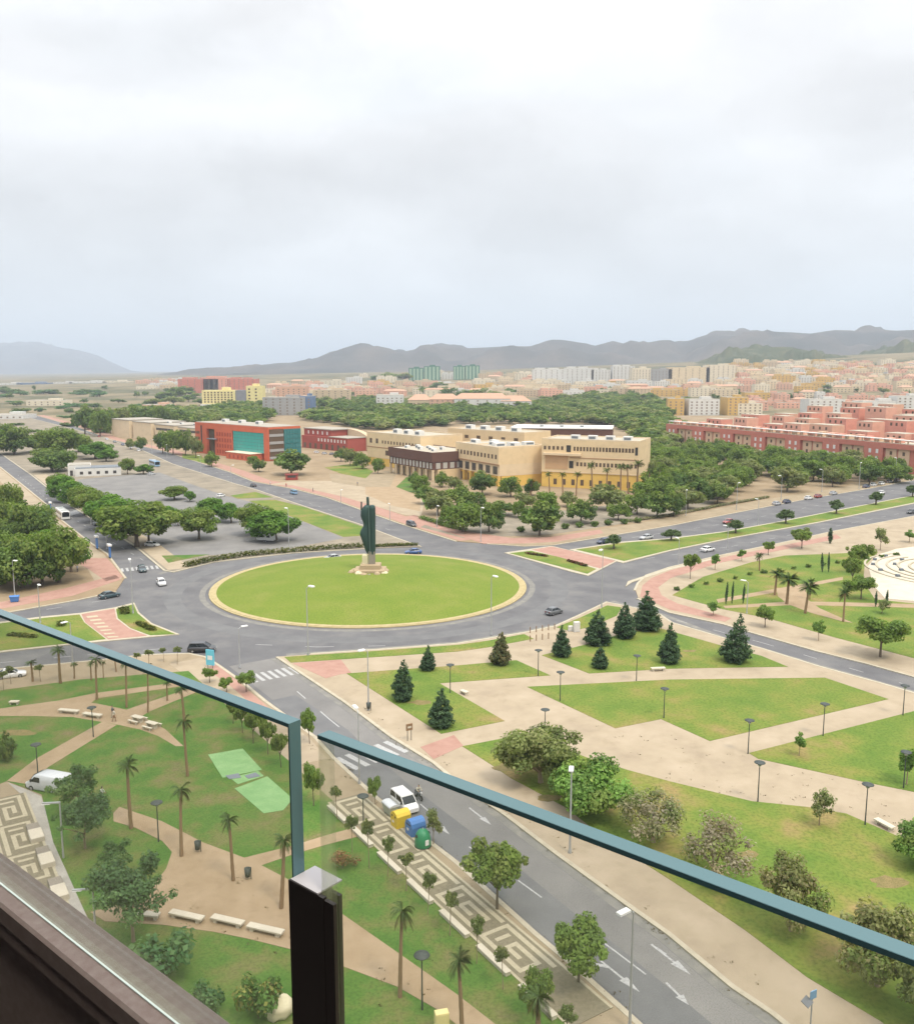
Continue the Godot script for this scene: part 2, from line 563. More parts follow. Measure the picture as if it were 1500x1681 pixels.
func limbs(trunk_h, trunk_r, blobs, r, how_many, fork):
	var st = st_new()
	tube_to(st, [[Vector3(0, -0.15, 0), trunk_r * 1.35], [Vector3(0.02, trunk_h * 0.3, 0.0), trunk_r], [Vector3(0.05, trunk_h * fork, 0.03), trunk_r * 0.85]], 7)
	for i in mini(how_many, blobs.size() - 1):
		var e = blobs[1 + i][0]
		var s = Vector3(0.04, trunk_h * fork * r.randf_range(0.85, 1.0), 0.02)
		var mid = s.lerp(e, 0.5) + Vector3(0, 0.1, 0)
		tube_to(st, [[s, trunk_r * 0.6], [mid, trunk_r * 0.38], [e, trunk_r * 0.15]], 5)
	return done(st)

# nominal size in metres is kept beside each tree, so that a copy can be scaled to a measured one
func tree_proto(called, category, w, h, trunk_h, trunk_r, nblobs, lo, hi, leaves, leaf, cols, sd, fork = 0.8, bark = "bark", flatten = 0.75, shell = 0.3):
	var r = RandomNumberGenerator.new()
	r.seed = sd
	var o = proto_node(called, category)
	var ch = h - trunk_h
	var blobs = crown_blobs(r, nblobs, Vector3(0, trunk_h + ch * 0.46, 0), Vector3(w * 0.5, ch * 0.46, w * 0.5), lo, hi, flatten)
	part("trunk", limbs(trunk_h + ch * 0.25, trunk_r, blobs, r, 7, fork), M[bark], o)
	part("crown", leaf_mesh(blobs, leaves, leaf, cols, sd + 5, shell), M.leaf, o)
	return [o, w, h]

func conifer_proto(called, w, h, cols, sd, lopsided = 0.0):
	var r = RandomNumberGenerator.new()
	r.seed = sd
	var o = proto_node(called, "tree")
	part("trunk", tube([[Vector3(0, -0.1, 0), 0.2], [Vector3(0, h * 0.5, 0), 0.12], [Vector3(0, h * 0.97, 0), 0.02]], 6), M.bark, o)
	var blobs = []
	var tiers = 13
	for i in tiers:
		var t = (i + 0.5) / tiers
		var rad = w * 0.5 * pow(1.0 - t, 0.72) * (0.55 + 0.45 * smoothstep(0.0, 0.16, t))
		var n = maxi(1, int(7 * (1.0 - t) + 1.5))
		for k in n:
			var a = TAU * k / n + r.randf() * 1.2 + i
			var q = rad * r.randf_range(0.55, 0.82)
			var c = Vector3(cos(a) * q + lopsided * (1.0 - t) * 0.6, h * (0.035 + 0.93 * t) + r.randf_range(-0.15, 0.15), sin(a) * q)
			blobs.append([c, Vector3(rad * 0.42 + 0.12, h * 0.055 + 0.08, rad * 0.42 + 0.12)])
			# spiky branch tips stick out past the outline
			if r.randf() < 0.5:
				blobs.append([Vector3(cos(a) * rad * 0.98 + lopsided * (1.0 - t) * 0.6, c.y + 0.2, sin(a) * rad * 0.98), Vector3(0.22, 0.20, 0.22)])
	blobs.append([Vector3(0, h * 0.96, 0), Vector3(0.12, h * 0.06, 0.12)])
	part("crown", leaf_mesh(blobs, 4200, 0.22, cols, sd + 3, 0.4, 0.2, 2.2), M.needle, o)
	return [o, w, h]

func palm_proto(called, h, fronds, flen, cols, sd, trunk_r = 0.2, sag = 1.0):
	var r = RandomNumberGenerator.new()
	r.seed = sd
	var o = proto_node(called, "palm")
	var rings = []
	for i in 13:
		var t = i / 12.0
		rings.append([Vector3(0.12 * sin(t * 2.0), -0.1 + (h - flen * 0.35) * t, 0.05 * t), trunk_r * (1.25 - 0.45 * t) * (1.0 + 0.10 * (i % 2))])
	part("trunk", tube(rings, 7), M.palm_trunk, o)
	var top = rings[12][0]
	var V = PackedVector3Array()
	var N = PackedVector3Array()
	var C = PackedColorArray()
	for i in fronds:
		var a = TAU * i / fronds * 2.618 * 0.61803 + r.randf() * 0.5
		var lift = r.randf_range(-0.35, 1.05)
		var L = flen * r.randf_range(0.8, 1.1)
		var dir = Vector3(cos(a) * cos(lift), sin(lift), sin(a) * cos(lift))
		var prev = top
		var cc = cols[r.randi() % cols.size()]
		if lift < -0.15:
			cc = [0.13, 0.105, 0.05]
		var segs = 7
		for s in segs:
			var nxt = prev + dir * L / segs
			dir = (dir + Vector3(0, -0.16 * sag * (0.5 + s * 0.22), 0)).normalized()
			var side = dir.cross(Vector3.UP).normalized()
			var wid = L * 0.20 * sin(PI * (s + 0.9) / (segs + 0.6))
			for lr in [-1.0, 1.0]:
				for q in 2:
					var b0 = prev.lerp(nxt, q * 0.5)
					var b1 = prev.lerp(nxt, q * 0.5 + 0.42)
					var tip = b1 + side * lr * wid + dir * wid * 0.7 - Vector3(0, wid * 0.4, 0)
					var j = r.randf_range(0.7, 1.3)
					var nn = (b1 - b0).cross(tip - b0).normalized()
					if nn.y < 0:
						nn = -nn
					for p in [b0, tip, b1]:
						V.append(p)
						N.append(nn)
						C.append(Color(cc[0] * j, cc[1] * j, cc[2] * j))
			prev = nxt
	var arr = []
	arr.resize(Mesh.ARRAY_MAX)
	arr[Mesh.ARRAY_VERTEX] = V
	arr[Mesh.ARRAY_NORMAL] = N
	arr[Mesh.ARRAY_COLOR] = C
	var m = ArrayMesh.new()
	m.add_surface_from_arrays(Mesh.PRIMITIVE_TRIANGLES, arr)
	part("crown", m, M.leaf, o)
	return [o, flen * 1.7, h]

var P := {}
const GREEN = [[0.160, 0.235, 0.055], [0.198, 0.274, 0.065], [0.132, 0.201, 0.050], [0.229, 0.282, 0.080]]
const DEEP = [[0.123, 0.195, 0.057], [0.154, 0.225, 0.064], [0.104, 0.166, 0.054], [0.193, 0.249, 0.070]]
const OLIVE = [[0.244, 0.277, 0.108], [0.203, 0.241, 0.094], [0.292, 0.301, 0.137], [0.179, 0.227, 0.085]]
const GREYISH = [[0.32, 0.279, 0.199], [0.264, 0.249, 0.147], [0.36, 0.32, 0.249], [0.215, 0.249, 0.108]]
const BRIGHT = [[0.167, 0.283, 0.065], [0.211, 0.32, 0.084], [0.146, 0.247, 0.062]]
const CONIFER = [[0.085, 0.143, 0.077], [0.106, 0.171, 0.087], [0.074, 0.123, 0.070]]
const CONIFER_BROWN = [[0.167, 0.162, 0.08], [0.211, 0.181, 0.09], [0.123, 0.152, 0.07]]
const PALM = [[0.134, 0.211, 0.08], [0.162, 0.24, 0.09], [0.116, 0.181, 0.076]]

func make_plants():
	P.park = [tree_proto("park_tree", "tree", 8.0, 6.5, 0.9, 0.22, 26, 1.0, 1.7, 9000, 0.24, OLIVE, 101, 0.55, "bark_pale"), tree_proto("park_tree", "tree", 8.0, 6.0, 1.0, 0.24, 24, 1.0, 1.8, 9000, 0.25, [[0.186, 0.314, 0.075], [0.251, 0.34, 0.09], [0.151, 0.251, 0.071]], 102, 0.55, "bark_pale"), tree_proto("park_tree", "tree", 7.0, 6.5, 1.4, 0.2, 22, 0.9, 1.5, 6500, 0.22, [[0.251, 0.263, 0.113], [0.214, 0.276, 0.09], [0.3, 0.276, 0.139]], 103, 0.5, "bark_pale", 0.8, 0.6)]
	P.grey = [tree_proto("flowering_tree", "tree", 7.0, 6.0, 0.9, 0.2, 22, 0.9, 1.5, 5600, 0.17, GREYISH, 111, 0.5, "bark_pale", 0.9, 0.7), tree_proto("flowering_tree", "tree", 6.5, 6.0, 0.9, 0.2, 20, 0.9, 1.5, 5200, 0.17, [[0.36, 0.314, 0.239], [0.325, 0.276, 0.186], [0.251, 0.29, 0.113]], 112, 0.5, "bark_pale", 0.9, 0.7)]
	P.street = [tree_proto("street_tree", "tree", 6.0, 6.5, 1.9, 0.13, 20, 0.6, 1.15, 4800, 0.24, GREEN, 121, 0.7, "bark"), tree_proto("street_tree", "tree", 5.5, 5.5, 1.9, 0.12, 16, 0.6, 1.1, 4000, 0.23, [[0.186, 0.273, 0.065], [0.229, 0.306, 0.078], [0.152, 0.229, 0.065]], 122, 0.7, "bark")]
	P.feathery = [tree_proto("feathery_tree", "tree", 8.0, 6.5, 2.0, 0.16, 26, 0.7, 1.4, 7500, 0.2, [[0.131, 0.229, 0.098], [0.162, 0.261, 0.108], [0.108, 0.186, 0.087]], 131, 0.6, "bark_pale", 0.6, 0.6), tree_proto("feathery_tree", "tree", 8.0, 6.0, 1.5, 0.16, 24, 0.7, 1.5, 7000, 0.2, [[0.143, 0.252, 0.087], [0.186, 0.273, 0.108], [0.108, 0.195, 0.078]], 132, 0.6, "bark_pale", 0.55, 0.65)]
	P.umbrella = [tree_proto("shade_tree", "tree", 11.0, 8.0, 1.2, 0.35, 34, 1.6, 2.6, 7000, 0.42, GREEN, 141, 0.7, "bark", 0.6), tree_proto("shade_tree", "tree", 10.0, 7.5, 1.2, 0.35, 32, 1.5, 2.5, 6400, 0.42, [[0.131, 0.252, 0.048], [0.186, 0.306, 0.062], [0.105, 0.195, 0.043]], 142, 0.7, "bark", 0.62), tree_proto("shade_tree", "tree", 11.0, 9.0, 0.9, 0.35, 36, 1.6, 2.6, 7000, 0.42, DEEP, 143, 0.7, "bark", 0.7)]
	P.mass = []
	for i in 5:
		P.mass.append(tree_proto("avenue_tree", "tree", 10.0 + i % 3, 9.0, 1.2, 0.3, 24 + i, 1.6, 2.6, 2600, 0.6, [DEEP, GREEN, DEEP, OLIVE, GREEN][i], 150 + i, 0.7, "bark", 0.7))
	P.far = []
	for i in 5:
		P.far.append(tree_proto("distant_tree", "tree", 11.0, 10.0, 1.5, 0.3, 12, 1.8, 2.9, 620, 1.05, [DEEP, GREEN, DEEP, OLIVE, DEEP][i], 160 + i, 0.7, "bark", 0.75))
	P.conifer = [conifer_proto("conifer", 4.4, 6.6, CONIFER, 171), conifer_proto("conifer", 4.6, 7.0, CONIFER, 172), conifer_proto("conifer", 4.4, 6.8, CONIFER_BROWN, 173), conifer_proto("conifer", 5.6, 8.6, CONIFER, 174, 1.3), conifer_proto("conifer", 4.8, 6.0, CONIFER, 175, 0.5), conifer_proto("conifer", 4.2, 6.9, CONIFER, 176, -0.4)]
	P.palm = [palm_proto("fan_palm", 6.5, 30, 1.55, PALM, 181, 0.21, 1.2), palm_proto("fan_palm", 6.5, 26, 1.7, PALM, 182, 0.2, 1.3), palm_proto("fan_palm", 9.0, 34, 2.0, DEEP, 183, 0.24, 1.0)]
	P.datepalm = [palm_proto("date_palm", 7.0, 46, 2.9, PALM, 185, 0.3, 0.9)]
	P.lollipop = [tree_proto("sapling", "tree", 1.7, 4.2, 2.9, 0.05, 9, 0.3, 0.5, 700, 0.16, [[0.152, 0.186, 0.065], [0.195, 0.218, 0.078], [0.121, 0.152, 0.062]], 191, 0.9, "bark_pale"), tree_proto("sapling", "tree", 2.0, 4.2, 2.4, 0.05, 10, 0.35, 0.6, 800, 0.17, [[0.186, 0.229, 0.078], [0.143, 0.186, 0.065]], 192, 0.9, "bark_pale")]
	P.topiary = [tree_proto("clipped_tree", "tree", 3.8, 3.8, 1.1, 0.22, 14, 0.7, 1.0, 1300, 0.3, [[0.131, 0.186, 0.078], [0.108, 0.157, 0.065]], 195, 0.8, "bark", 0.7, 0.3)]
	P.small = [tree_proto("young_tree", "tree", 2.6, 4.2, 1.5, 0.07, 10, 0.5, 0.8, 1500, 0.2, BRIGHT, 197, 0.8, "bark_pale"), tree_proto("young_tree", "tree", 3.6, 4.6, 1.6, 0.08, 12, 0.5, 0.9, 1600, 0.2, OLIVE, 198, 0.7, "bark_pale", 0.9, 0.6)]
	P.cypress = [tree_proto("cypress", "tree", 0.9, 5.5, 0.2, 0.08, 4, 0.2, 0.3, 200, 0.2, CONIFER, 199, 0.9)]
	# a cypress is a thin column: stack its clumps
	var bl = []
	for i in 12:
		bl.append([Vector3(0, 0.3 + i * 0.44, 0), Vector3(0.42 * sin(PI * (i + 1.6) / 14.0), 0.42, 0.42 * sin(PI * (i + 1.6) / 14.0))])
	P.cypress[0][0].get_node("crown").mesh = leaf_mesh(bl, 900, 0.16, CONIFER, 201, 0.35, -1.0, 2.0)
	P.bush = [tree_proto("shrub", "shrub", 3.0, 2.0, 0.1, 0.06, 12, 0.6, 0.9, 1400, 0.22, DEEP, 203, 0.5), tree_proto("shrub", "shrub", 3.2, 2.2, 0.1, 0.06, 12, 0.6, 0.9, 1600, 0.17, [[0.108, 0.229, 0.098], [0.152, 0.261, 0.108]], 204, 0.5, "bark", 0.8, 0.7), tree_proto("shrub", "shrub", 3.0, 2.4, 0.1, 0.05, 10, 0.5, 0.8, 900, 0.17, [[0.34, 0.186, 0.098], [0.283, 0.162, 0.087], [0.218, 0.218, 0.078]], 205, 0.5, "bark", 0.9, 0.7), tree_proto("shrub", "shrub", 3.0, 2.2, 0.1, 0.05, 10, 0.5, 0.8, 1300, 0.18, [[0.131, 0.24, 0.065], [0.34, 0.34, 0.108], [0.108, 0.195, 0.055]], 206, 0.5)]

func plant(kind, variant, x, z, w, h, label, group = "", y = 0.14):
	var p = P[kind][variant % P[kind].size()]
	var s = w / p[1]
	var o = copy(p[0], label, Vector3(x, y + land(x, z), z), fmod(x * 1.7 + z * 2.3, TAU), Vector3(s, h / p[2], s * (1.0 + 0.16 * sin(x * 3.1 + z))), group)
	o.rotation.x = 0.05 * sin(x * 5.3 + z)
	o.rotation.z = 0.05 * sin(x + z * 4.7)
	return o

# a clipped hedge along a polyline
func hedge(flat, w, h, y, cols, label, sd, leaf = 0.3):
	var o = thing("hedge", label, "hedge")
	var blobs = []
	var pts = []
	for i in range(0, flat.size(), 2):
		pts.append(Vector3(flat[i], y, flat[i + 1]))
	var total = 0.0
	for i in pts.size() - 1:
		var L = pts[i].distance_to(pts[i + 1])
		total += L
		var n = maxi(1, int(L / (w * 0.5)))
		for k in n:
			blobs.append([pts[i].lerp(pts[i + 1], (k + 0.5) / n) + Vector3(0, h * 0.5, 0), Vector3(w * 0.55, h * 0.5, w * 0.55)])
	part("foliage", leaf_mesh(blobs, int(total * 60), leaf, cols, sd, 0.3), M.leaf, o)
	return o

# ---------------------------------------------------------------- vehicles (front towards +x)
func ring_xy(x, y0, y1, hw, top_in = 0.06, n = 3):
	# cross-section at x: a rounded box seen along the car
	var r = 0.12
	return [Vector3(x, y0, hw * 0.92), Vector3(x, y0 + r, hw), Vector3(x, lerpf(y0, y1, 0.6), hw), Vector3(x, y1 - 0.05, hw - top_in * 0.6), Vector3(x, y1, hw - top_in - 0.08), Vector3(x, y1, -(hw - top_in - 0.08)), Vector3(x, y1 - 0.05, -(hw - top_in * 0.6)), Vector3(x, lerpf(y0, y1, 0.6), -hw), Vector3(x, y0 + r, -hw), Vector3(x, y0, -hw * 0.92)]

func wheels(o, xs, r, hw, wide = 0.2):
	for x in xs:
		for s in [-1.0, 1.0]:
			var k = "wheel%s%s" % [r, wide]
			if not mesh_cache.has(k):
				mesh_cache[k] = tube([[Vector3(0, 0, -wide * 0.5), r * 0.9], [Vector3(0, 0, -wide * 0.4), r], [Vector3(0, 0, wide * 0.4), r], [Vector3(0, 0, wide * 0.5), r * 0.9]], 14)
				mesh_cache[k + "r"] = tube([[Vector3(0, 0, -wide * 0.52), r * 0.6], [Vector3(0, 0, wide * 0.52), r * 0.6]], 12)
			var w = part("wheel", mesh_cache[k], M.tyre, o)
			w.position = Vector3(x, r, s * (hw - wide * 0.5 + 0.02))
			part("rim", mesh_cache[k + "r"], M.rim, w)

# stations: [x, y0, y1, half width] of the lower body; glass: [xr0, xf0, xr1, xf1, y0, y1, hw0, hw1]
func car_proto(called, stations, gl, wheel_x, wr, paint, category = "car"):
	var o = proto_node(called, category)
	var rows = []
	for s in stations:
		rows.append(ring_xy(s[0], s[1], s[2], s[3]))
	part("body", loft(rows), paint, o)
	var g0 = []
	var y0 = gl[4]
	var y1 = gl[5]
	var lo = [Vector3(gl[0], y0, gl[6]), Vector3(gl[1], y0, gl[6] * 0.94), Vector3(gl[1], y0, -gl[6] * 0.94), Vector3(gl[0], y0, -gl[6])]
	var hi = [Vector3(gl[2], y1, gl[7]), Vector3(gl[3], y1, gl[7]), Vector3(gl[3], y1, -gl[7]), Vector3(gl[2], y1, -gl[7])]
	part("windows", loft([lo, hi], false), M.car_glass, o)
	var rt = []
	for p in hi:
		rt.append(p + Vector3(0, 0.05, 0))
	var top = []
	for p in hi:
		top.append(Vector3(p.x * 0.92 + (gl[2] + gl[3]) * 0.04, y1 + 0.09, p.z * 0.82))
	var low = []
	for i in 4:
		low.append(hi[i].lerp(lo[i], 0.1) * Vector3(1, 1, 1.012))
	part("roof", loft([low, rt, top], false), paint, o)
	for i in 4:
		part("pillar", tube([[lo[i], 0.05], [hi[i] + Vector3(0, 0.02, 0), 0.045]], 5), paint, o)
	for s in [-1.0, 1.0]:
		var m = lerpf(gl[0], gl[1], 0.47)
		var n = lerpf(gl[2], gl[3], 0.45)
		part("pillar", tube([[Vector3(m, y0, s * gl[6] * 0.985), 0.045], [Vector3(n, y1, s * gl[7]), 0.045]], 5), paint, o)
	wheels(o, wheel_x, wr, stations[2][3])
	var f = stations[stations.size() - 1]
	var b = stations[0]
	for s in [-1.0, 1.0]:
		bx("headlight", o, M.headlight, f[0] - 0.12, f[0] + 0.02, f[2] - 0.2, f[2] - 0.06, s * f[3] * 0.55 - 0.16, s * f[3] * 0.55 + 0.16)
		bx("taillight", o, M.taillight, b[0] - 0.02, b[0] + 0.12, b[2] - 0.25, b[2] - 0.06, s * b[3] * 0.66 - 0.1, s * b[3] * 0.66 + 0.1)
		bx("mirror", o, M.black_plastic, gl[1] - 0.35, gl[1] - 0.2, y0 + 0.02, y0 + 0.16, s * (gl[6] + 0.1) - 0.09, s * (gl[6] + 0.1) + 0.09)
	bx("number_plate", o, M.paint_white, b[0] - 0.03, b[0], 0.45, 0.56, -0.26, 0.26)
	return o

func make_vehicles():
	P.hatch = car_proto("parked_car", [[-2.0, 0.35, 0.9, 0.72], [-1.9, 0.22, 0.98, 0.82], [-1.2, 0.18, 0.98, 0.87], [0.9, 0.18, 0.95, 0.87], [1.75, 0.2, 0.78, 0.82], [2.0, 0.3, 0.68, 0.7]], [-1.75, 1.0, -1.15, 0.2, 0.93, 1.40, 0.80, 0.60], [-1.25, 1.25], 0.31, M.paint_white)
	P.sedan = car_proto("car", [[-2.25, 0.35, 0.88, 0.74], [-2.15, 0.22, 0.95, 0.84], [-1.3, 0.18, 0.96, 0.89], [0.95, 0.18, 0.93, 0.89], [1.95, 0.2, 0.78, 0.84], [2.25, 0.3, 0.66, 0.7]], [-1.7, 1.05, -0.95, 0.25, 0.92, 1.38, 0.82, 0.60], [-1.35, 1.4], 0.32, M.paint_white)
	P.mpv = car_proto("minivan", [[-2.3, 0.35, 1.0, 0.78], [-2.2, 0.22, 1.05, 0.88], [-1.3, 0.18, 1.05, 0.93], [1.2, 0.18, 1.02, 0.93], [2.1, 0.2, 0.88, 0.88], [2.35, 0.3, 0.72, 0.74]], [-2.15, 1.5, -1.85, 0.5, 1.0, 1.64, 0.86, 0.70], [-1.4, 1.45], 0.33, M.paint_black, "van")
	# tall delivery van: closed sides, glass only in front
	var v = proto_node("delivery_van", "van")
	var rows = []
	for s in [[-2.6, 0.35, 1.95, 0.9], [-2.5, 0.25, 2.1, 0.96], [0.9, 0.22, 2.1, 0.98], [1.35, 0.22, 1.95, 0.97], [1.95, 0.22, 1.22, 0.95], [2.5, 0.25, 1.0, 0.9], [2.7, 0.35, 0.85, 0.78]]:
		rows.append(ring_xy(s[0], s[1], s[2], s[3], 0.1))
	part("body", loft(rows), M.paint_white, v)
	part("windscreen", loft([[Vector3(1.97, 1.26, 0.80), Vector3(1.97, 1.26, -0.80), Vector3(1.42, 1.96, -0.72), Vector3(1.42, 1.96, 0.72)], [Vector3(2.0, 1.28, 0.80), Vector3(2.0, 1.28, -0.80), Vector3(1.45, 1.98, -0.72), Vector3(1.45, 1.98, 0.72)]], false), M.car_glass, v)
	for s in [-1.0, 1.0]:
		part("side_window", loft([[Vector3(0.45, 1.2, s * 0.97), Vector3(1.75, 1.2, s * 0.955), Vector3(1.25, 1.8, s * 0.94), Vector3(0.45, 1.8, s * 0.95)], [Vector3(0.45, 1.2, s * 1.0), Vector3(1.75, 1.2, s * 0.985), Vector3(1.25, 1.8, s * 0.965), Vector3(0.45, 1.8, s * 0.975)]], false), M.car_glass, v)
		bx("headlight", v, M.headlight, 2.5, 2.68, 0.72, 0.9, s * 0.68 - 0.17, s * 0.68 + 0.17)
		bx("taillight", v, M.taillight, -2.62, -2.5, 0.9, 1.3, s * 0.85 - 0.06, s * 0.85 + 0.06)
		bx("mirror", v, M.black_plastic, 1.5, 1.65, 1.25, 1.55, s * 1.12 - 0.1, s * 1.12 + 0.1)
	bx("bumper", v, M.black_plastic, 2.55, 2.74, 0.3, 0.55, -0.82, 0.82)
	wheels(v, [-1.6, 1.75], 0.34, 0.98, 0.22)
	P.van = v
	# small people carrier with side glass
	P.kangoo = car_proto("small_van", [[-2.0, 0.35, 1.05, 0.78], [-1.95, 0.22, 1.1, 0.84], [-1.2, 0.18, 1.12, 0.88], [1.05, 0.18, 1.08, 0.88], [1.75, 0.2, 0.92, 0.84], [2.0, 0.3, 0.75, 0.72]], [-1.94, 1.25, -1.85, 0.55, 1.05, 1.72, 0.84, 0.74], [-1.25, 1.25], 0.31, M.paint_white, "van")
	# city bus
	var b = proto_node("city_bus", "bus")
	part("body", soft_box(Vector3(-6, 0.35, -1.25), Vector3(6, 2.95, 1.25), 0.18), M.paint_white, b)
	for s in [-1.0, 1.0]:
		for i in 7:
			bx("side_window", b, M.car_glass, -5.6 + i * 1.55, -4.2 + i * 1.55, 1.45, 2.35, s * 1.26 - 0.02, s * 1.26 + 0.02)
		bx("headlight", b, M.headlight, 5.97, 6.03, 0.6, 0.8, s * 0.9 - 0.2, s * 0.9 + 0.2)
	bx("windscreen", b, M.car_glass, 5.97, 6.04, 1.1, 2.45, -1.1, 1.1)
	bx("destination_display", b, M.black_plastic, 5.97, 6.05, 2.5, 2.75, -0.8, 0.8)
	bx("roof_unit", b, M.paint_pale_grey, -3.0, 0.0, 2.95, 3.2, -0.8, 0.8)
	wheels(b, [-3.4, 3.6], 0.48, 1.25, 0.3)
	P.bus = b
	# caravan under the tree
	var c = proto_node("caravan", "trailer")
	part("body", soft_box(Vector3(-2.6, 0.55, -1.1), Vector3(2.6, 2.6, 1.1), 0.35), M.paint_white, c)
	for s in [-1.0, 1.0]:
		bx("side_window", c, M.car_glass, -1.6, -0.4, 1.4, 2.0, s * 1.11 - 0.02, s * 1.11 + 0.02)
		bx("side_window", c, M.car_glass, 0.6, 1.6, 1.4, 2.0, s * 1.11 - 0.02, s * 1.11 + 0.02)
	part("drawbar", tube([[Vector3(2.5, 0.55, 0), 0.05], [Vector3(3.6, 0.5, 0), 0.05]], 6), M.galvanised, c)
	wheels(c, [-0.3, 0.35], 0.32, 1.1, 0.18)
	P.caravan = c

func vehicle(kind, paint, x, z, yaw, label, group = "", called = ""):
	var p = P[kind]
	if called != "":
		p.name = called
	var o = copy(p, label, Vector3(x, 0.012, z), yaw, Vector3.ONE, group)
	for c in o.get_children():
		var n = str(c.name)
		if n.begins_with("body") or n.begins_with("roof") or n.begins_with("pillar"):
			if not n.begins_with("roof_unit"):
				c.material_override = M[paint]
	return o

# ---------------------------------------------------------------- people
# bones: [a, b, ra, rb, colour index]; one skin over all of them (surface nets on a distance field)
func figure_mesh(bones, cols, cell):
	var lo = Vector3.ONE * 1e9
	var hi = -lo
	for b in bones:
		for e in [[b[0], b[2]], [b[1], b[3]]]:
			lo = lo.min(e[0] - Vector3.ONE * (e[1] + cell * 2))
			hi = hi.max(e[0] + Vector3.ONE * (e[1] + cell * 2))
	var nx = int((hi.x - lo.x) / cell) + 2
	var ny = int((hi.y - lo.y) / cell) + 2
	var nz = int((hi.z - lo.z) / cell) + 2
	var f = PackedFloat32Array()
	f.resize(nx * ny * nz)
	f.fill(1.0)
	for b in bones:
		var r = maxf(b[2], b[3]) + cell * 2.5
		var l2 = ((b[0].min(b[1]) - Vector3.ONE * r - lo) / cell).floor()
		var h2 = ((b[0].max(b[1]) + Vector3.ONE * r - lo) / cell).ceil()
		var ab = b[1] - b[0]
		var ll = maxf(ab.length_squared(), 1e-6)
		for z in range(maxi(0, int(l2.z)), mini(nz, int(h2.z))):
			for y in range(maxi(0, int(l2.y)), mini(ny, int(h2.y))):
				for x in range(maxi(0, int(l2.x)), mini(nx, int(h2.x))):
					var p = lo + Vector3(x, y, z) * cell
					var t = clampf((p - b[0]).dot(ab) / ll, 0.0, 1.0)
					var d = (p - b[0] - ab * t).length() - lerpf(b[2], b[3], t)
					var i = x + nx * (y + ny * z)
					var k = 0.035
					var hh = maxf(k - absf(f[i] - d), 0.0) / k
					f[i] = minf(f[i], d) - hh * hh * k * 0.25
	var V = PackedVector3Array()
	var C = PackedColorArray()
	var at = {}
	var I = PackedInt32Array()
	for z in nz - 1:
		for y in ny - 1:
			for x in nx - 1:
				var s = Vector3.ZERO
				var n = 0
				var base = x + nx * (y + ny * z)
				var c8 = []
				for q in 8:
					c8.append(f[base + (q & 1) + nx * ((q >> 1 & 1) + ny * (q >> 2 & 1))])
				for e in [[0, 1], [2, 3], [4, 5], [6, 7], [0, 2], [1, 3], [4, 6], [5, 7], [0, 4], [1, 5], [2, 6], [3, 7]]:
					var a = c8[e[0]]
					var b = c8[e[1]]
					if (a < 0.0) != (b < 0.0):
						var t = a / (a - b)
						var pa = Vector3(e[0] & 1, e[0] >> 1 & 1, e[0] >> 2 & 1)
						var pb = Vector3(e[1] & 1, e[1] >> 1 & 1, e[1] >> 2 & 1)
						s += pa.lerp(pb, t)
						n += 1
				if n:
					var p = lo + (Vector3(x, y, z) + s / n) * cell
					at[base] = V.size()
					V.append(p)
					var best = 1e9
					var ci = 0
					for b in bones:
						var ab = b[1] - b[0]
						var t = clampf((p - b[0]).dot(ab) / maxf(ab.length_squared(), 1e-6), 0.0, 1.0)
						var d = (p - b[0] - ab * t).length() - lerpf(b[2], b[3], t)
						if d < best:
							best = d
							ci = b[4]
					C.append(Color(cols[ci][0], cols[ci][1], cols[ci][2]))
	var step = [1, nx, nx * ny]
	for z in range(1, nz - 1):
		for y in range(1, ny - 1):
			for x in range(1, nx - 1):
				var i = x + nx * (y + ny * z)
				for ax in 3:
					var a = f[i]
					var b = f[i + step[ax]]
					if (a < 0.0) == (b < 0.0):
						continue
					var u = step[(ax + 1) % 3]
					var v = step[(ax + 2) % 3]
					var q = [i, i - u, i - u - v, i - v]
					if a < 0.0:
						q = [q[3], q[2], q[1], q[0]]
					if at.has(q[0]) and at.has(q[1]) and at.has(q[2]) and at.has(q[3]):
						for w in [0, 1, 2, 0, 2, 3]:
							I.append(at[q[w]])
	var st = st_new()
	st.set_smooth_group(1)
	for i in I:
		st.set_color(C[i])
		st.add_vertex(V[i])
	return done(st)

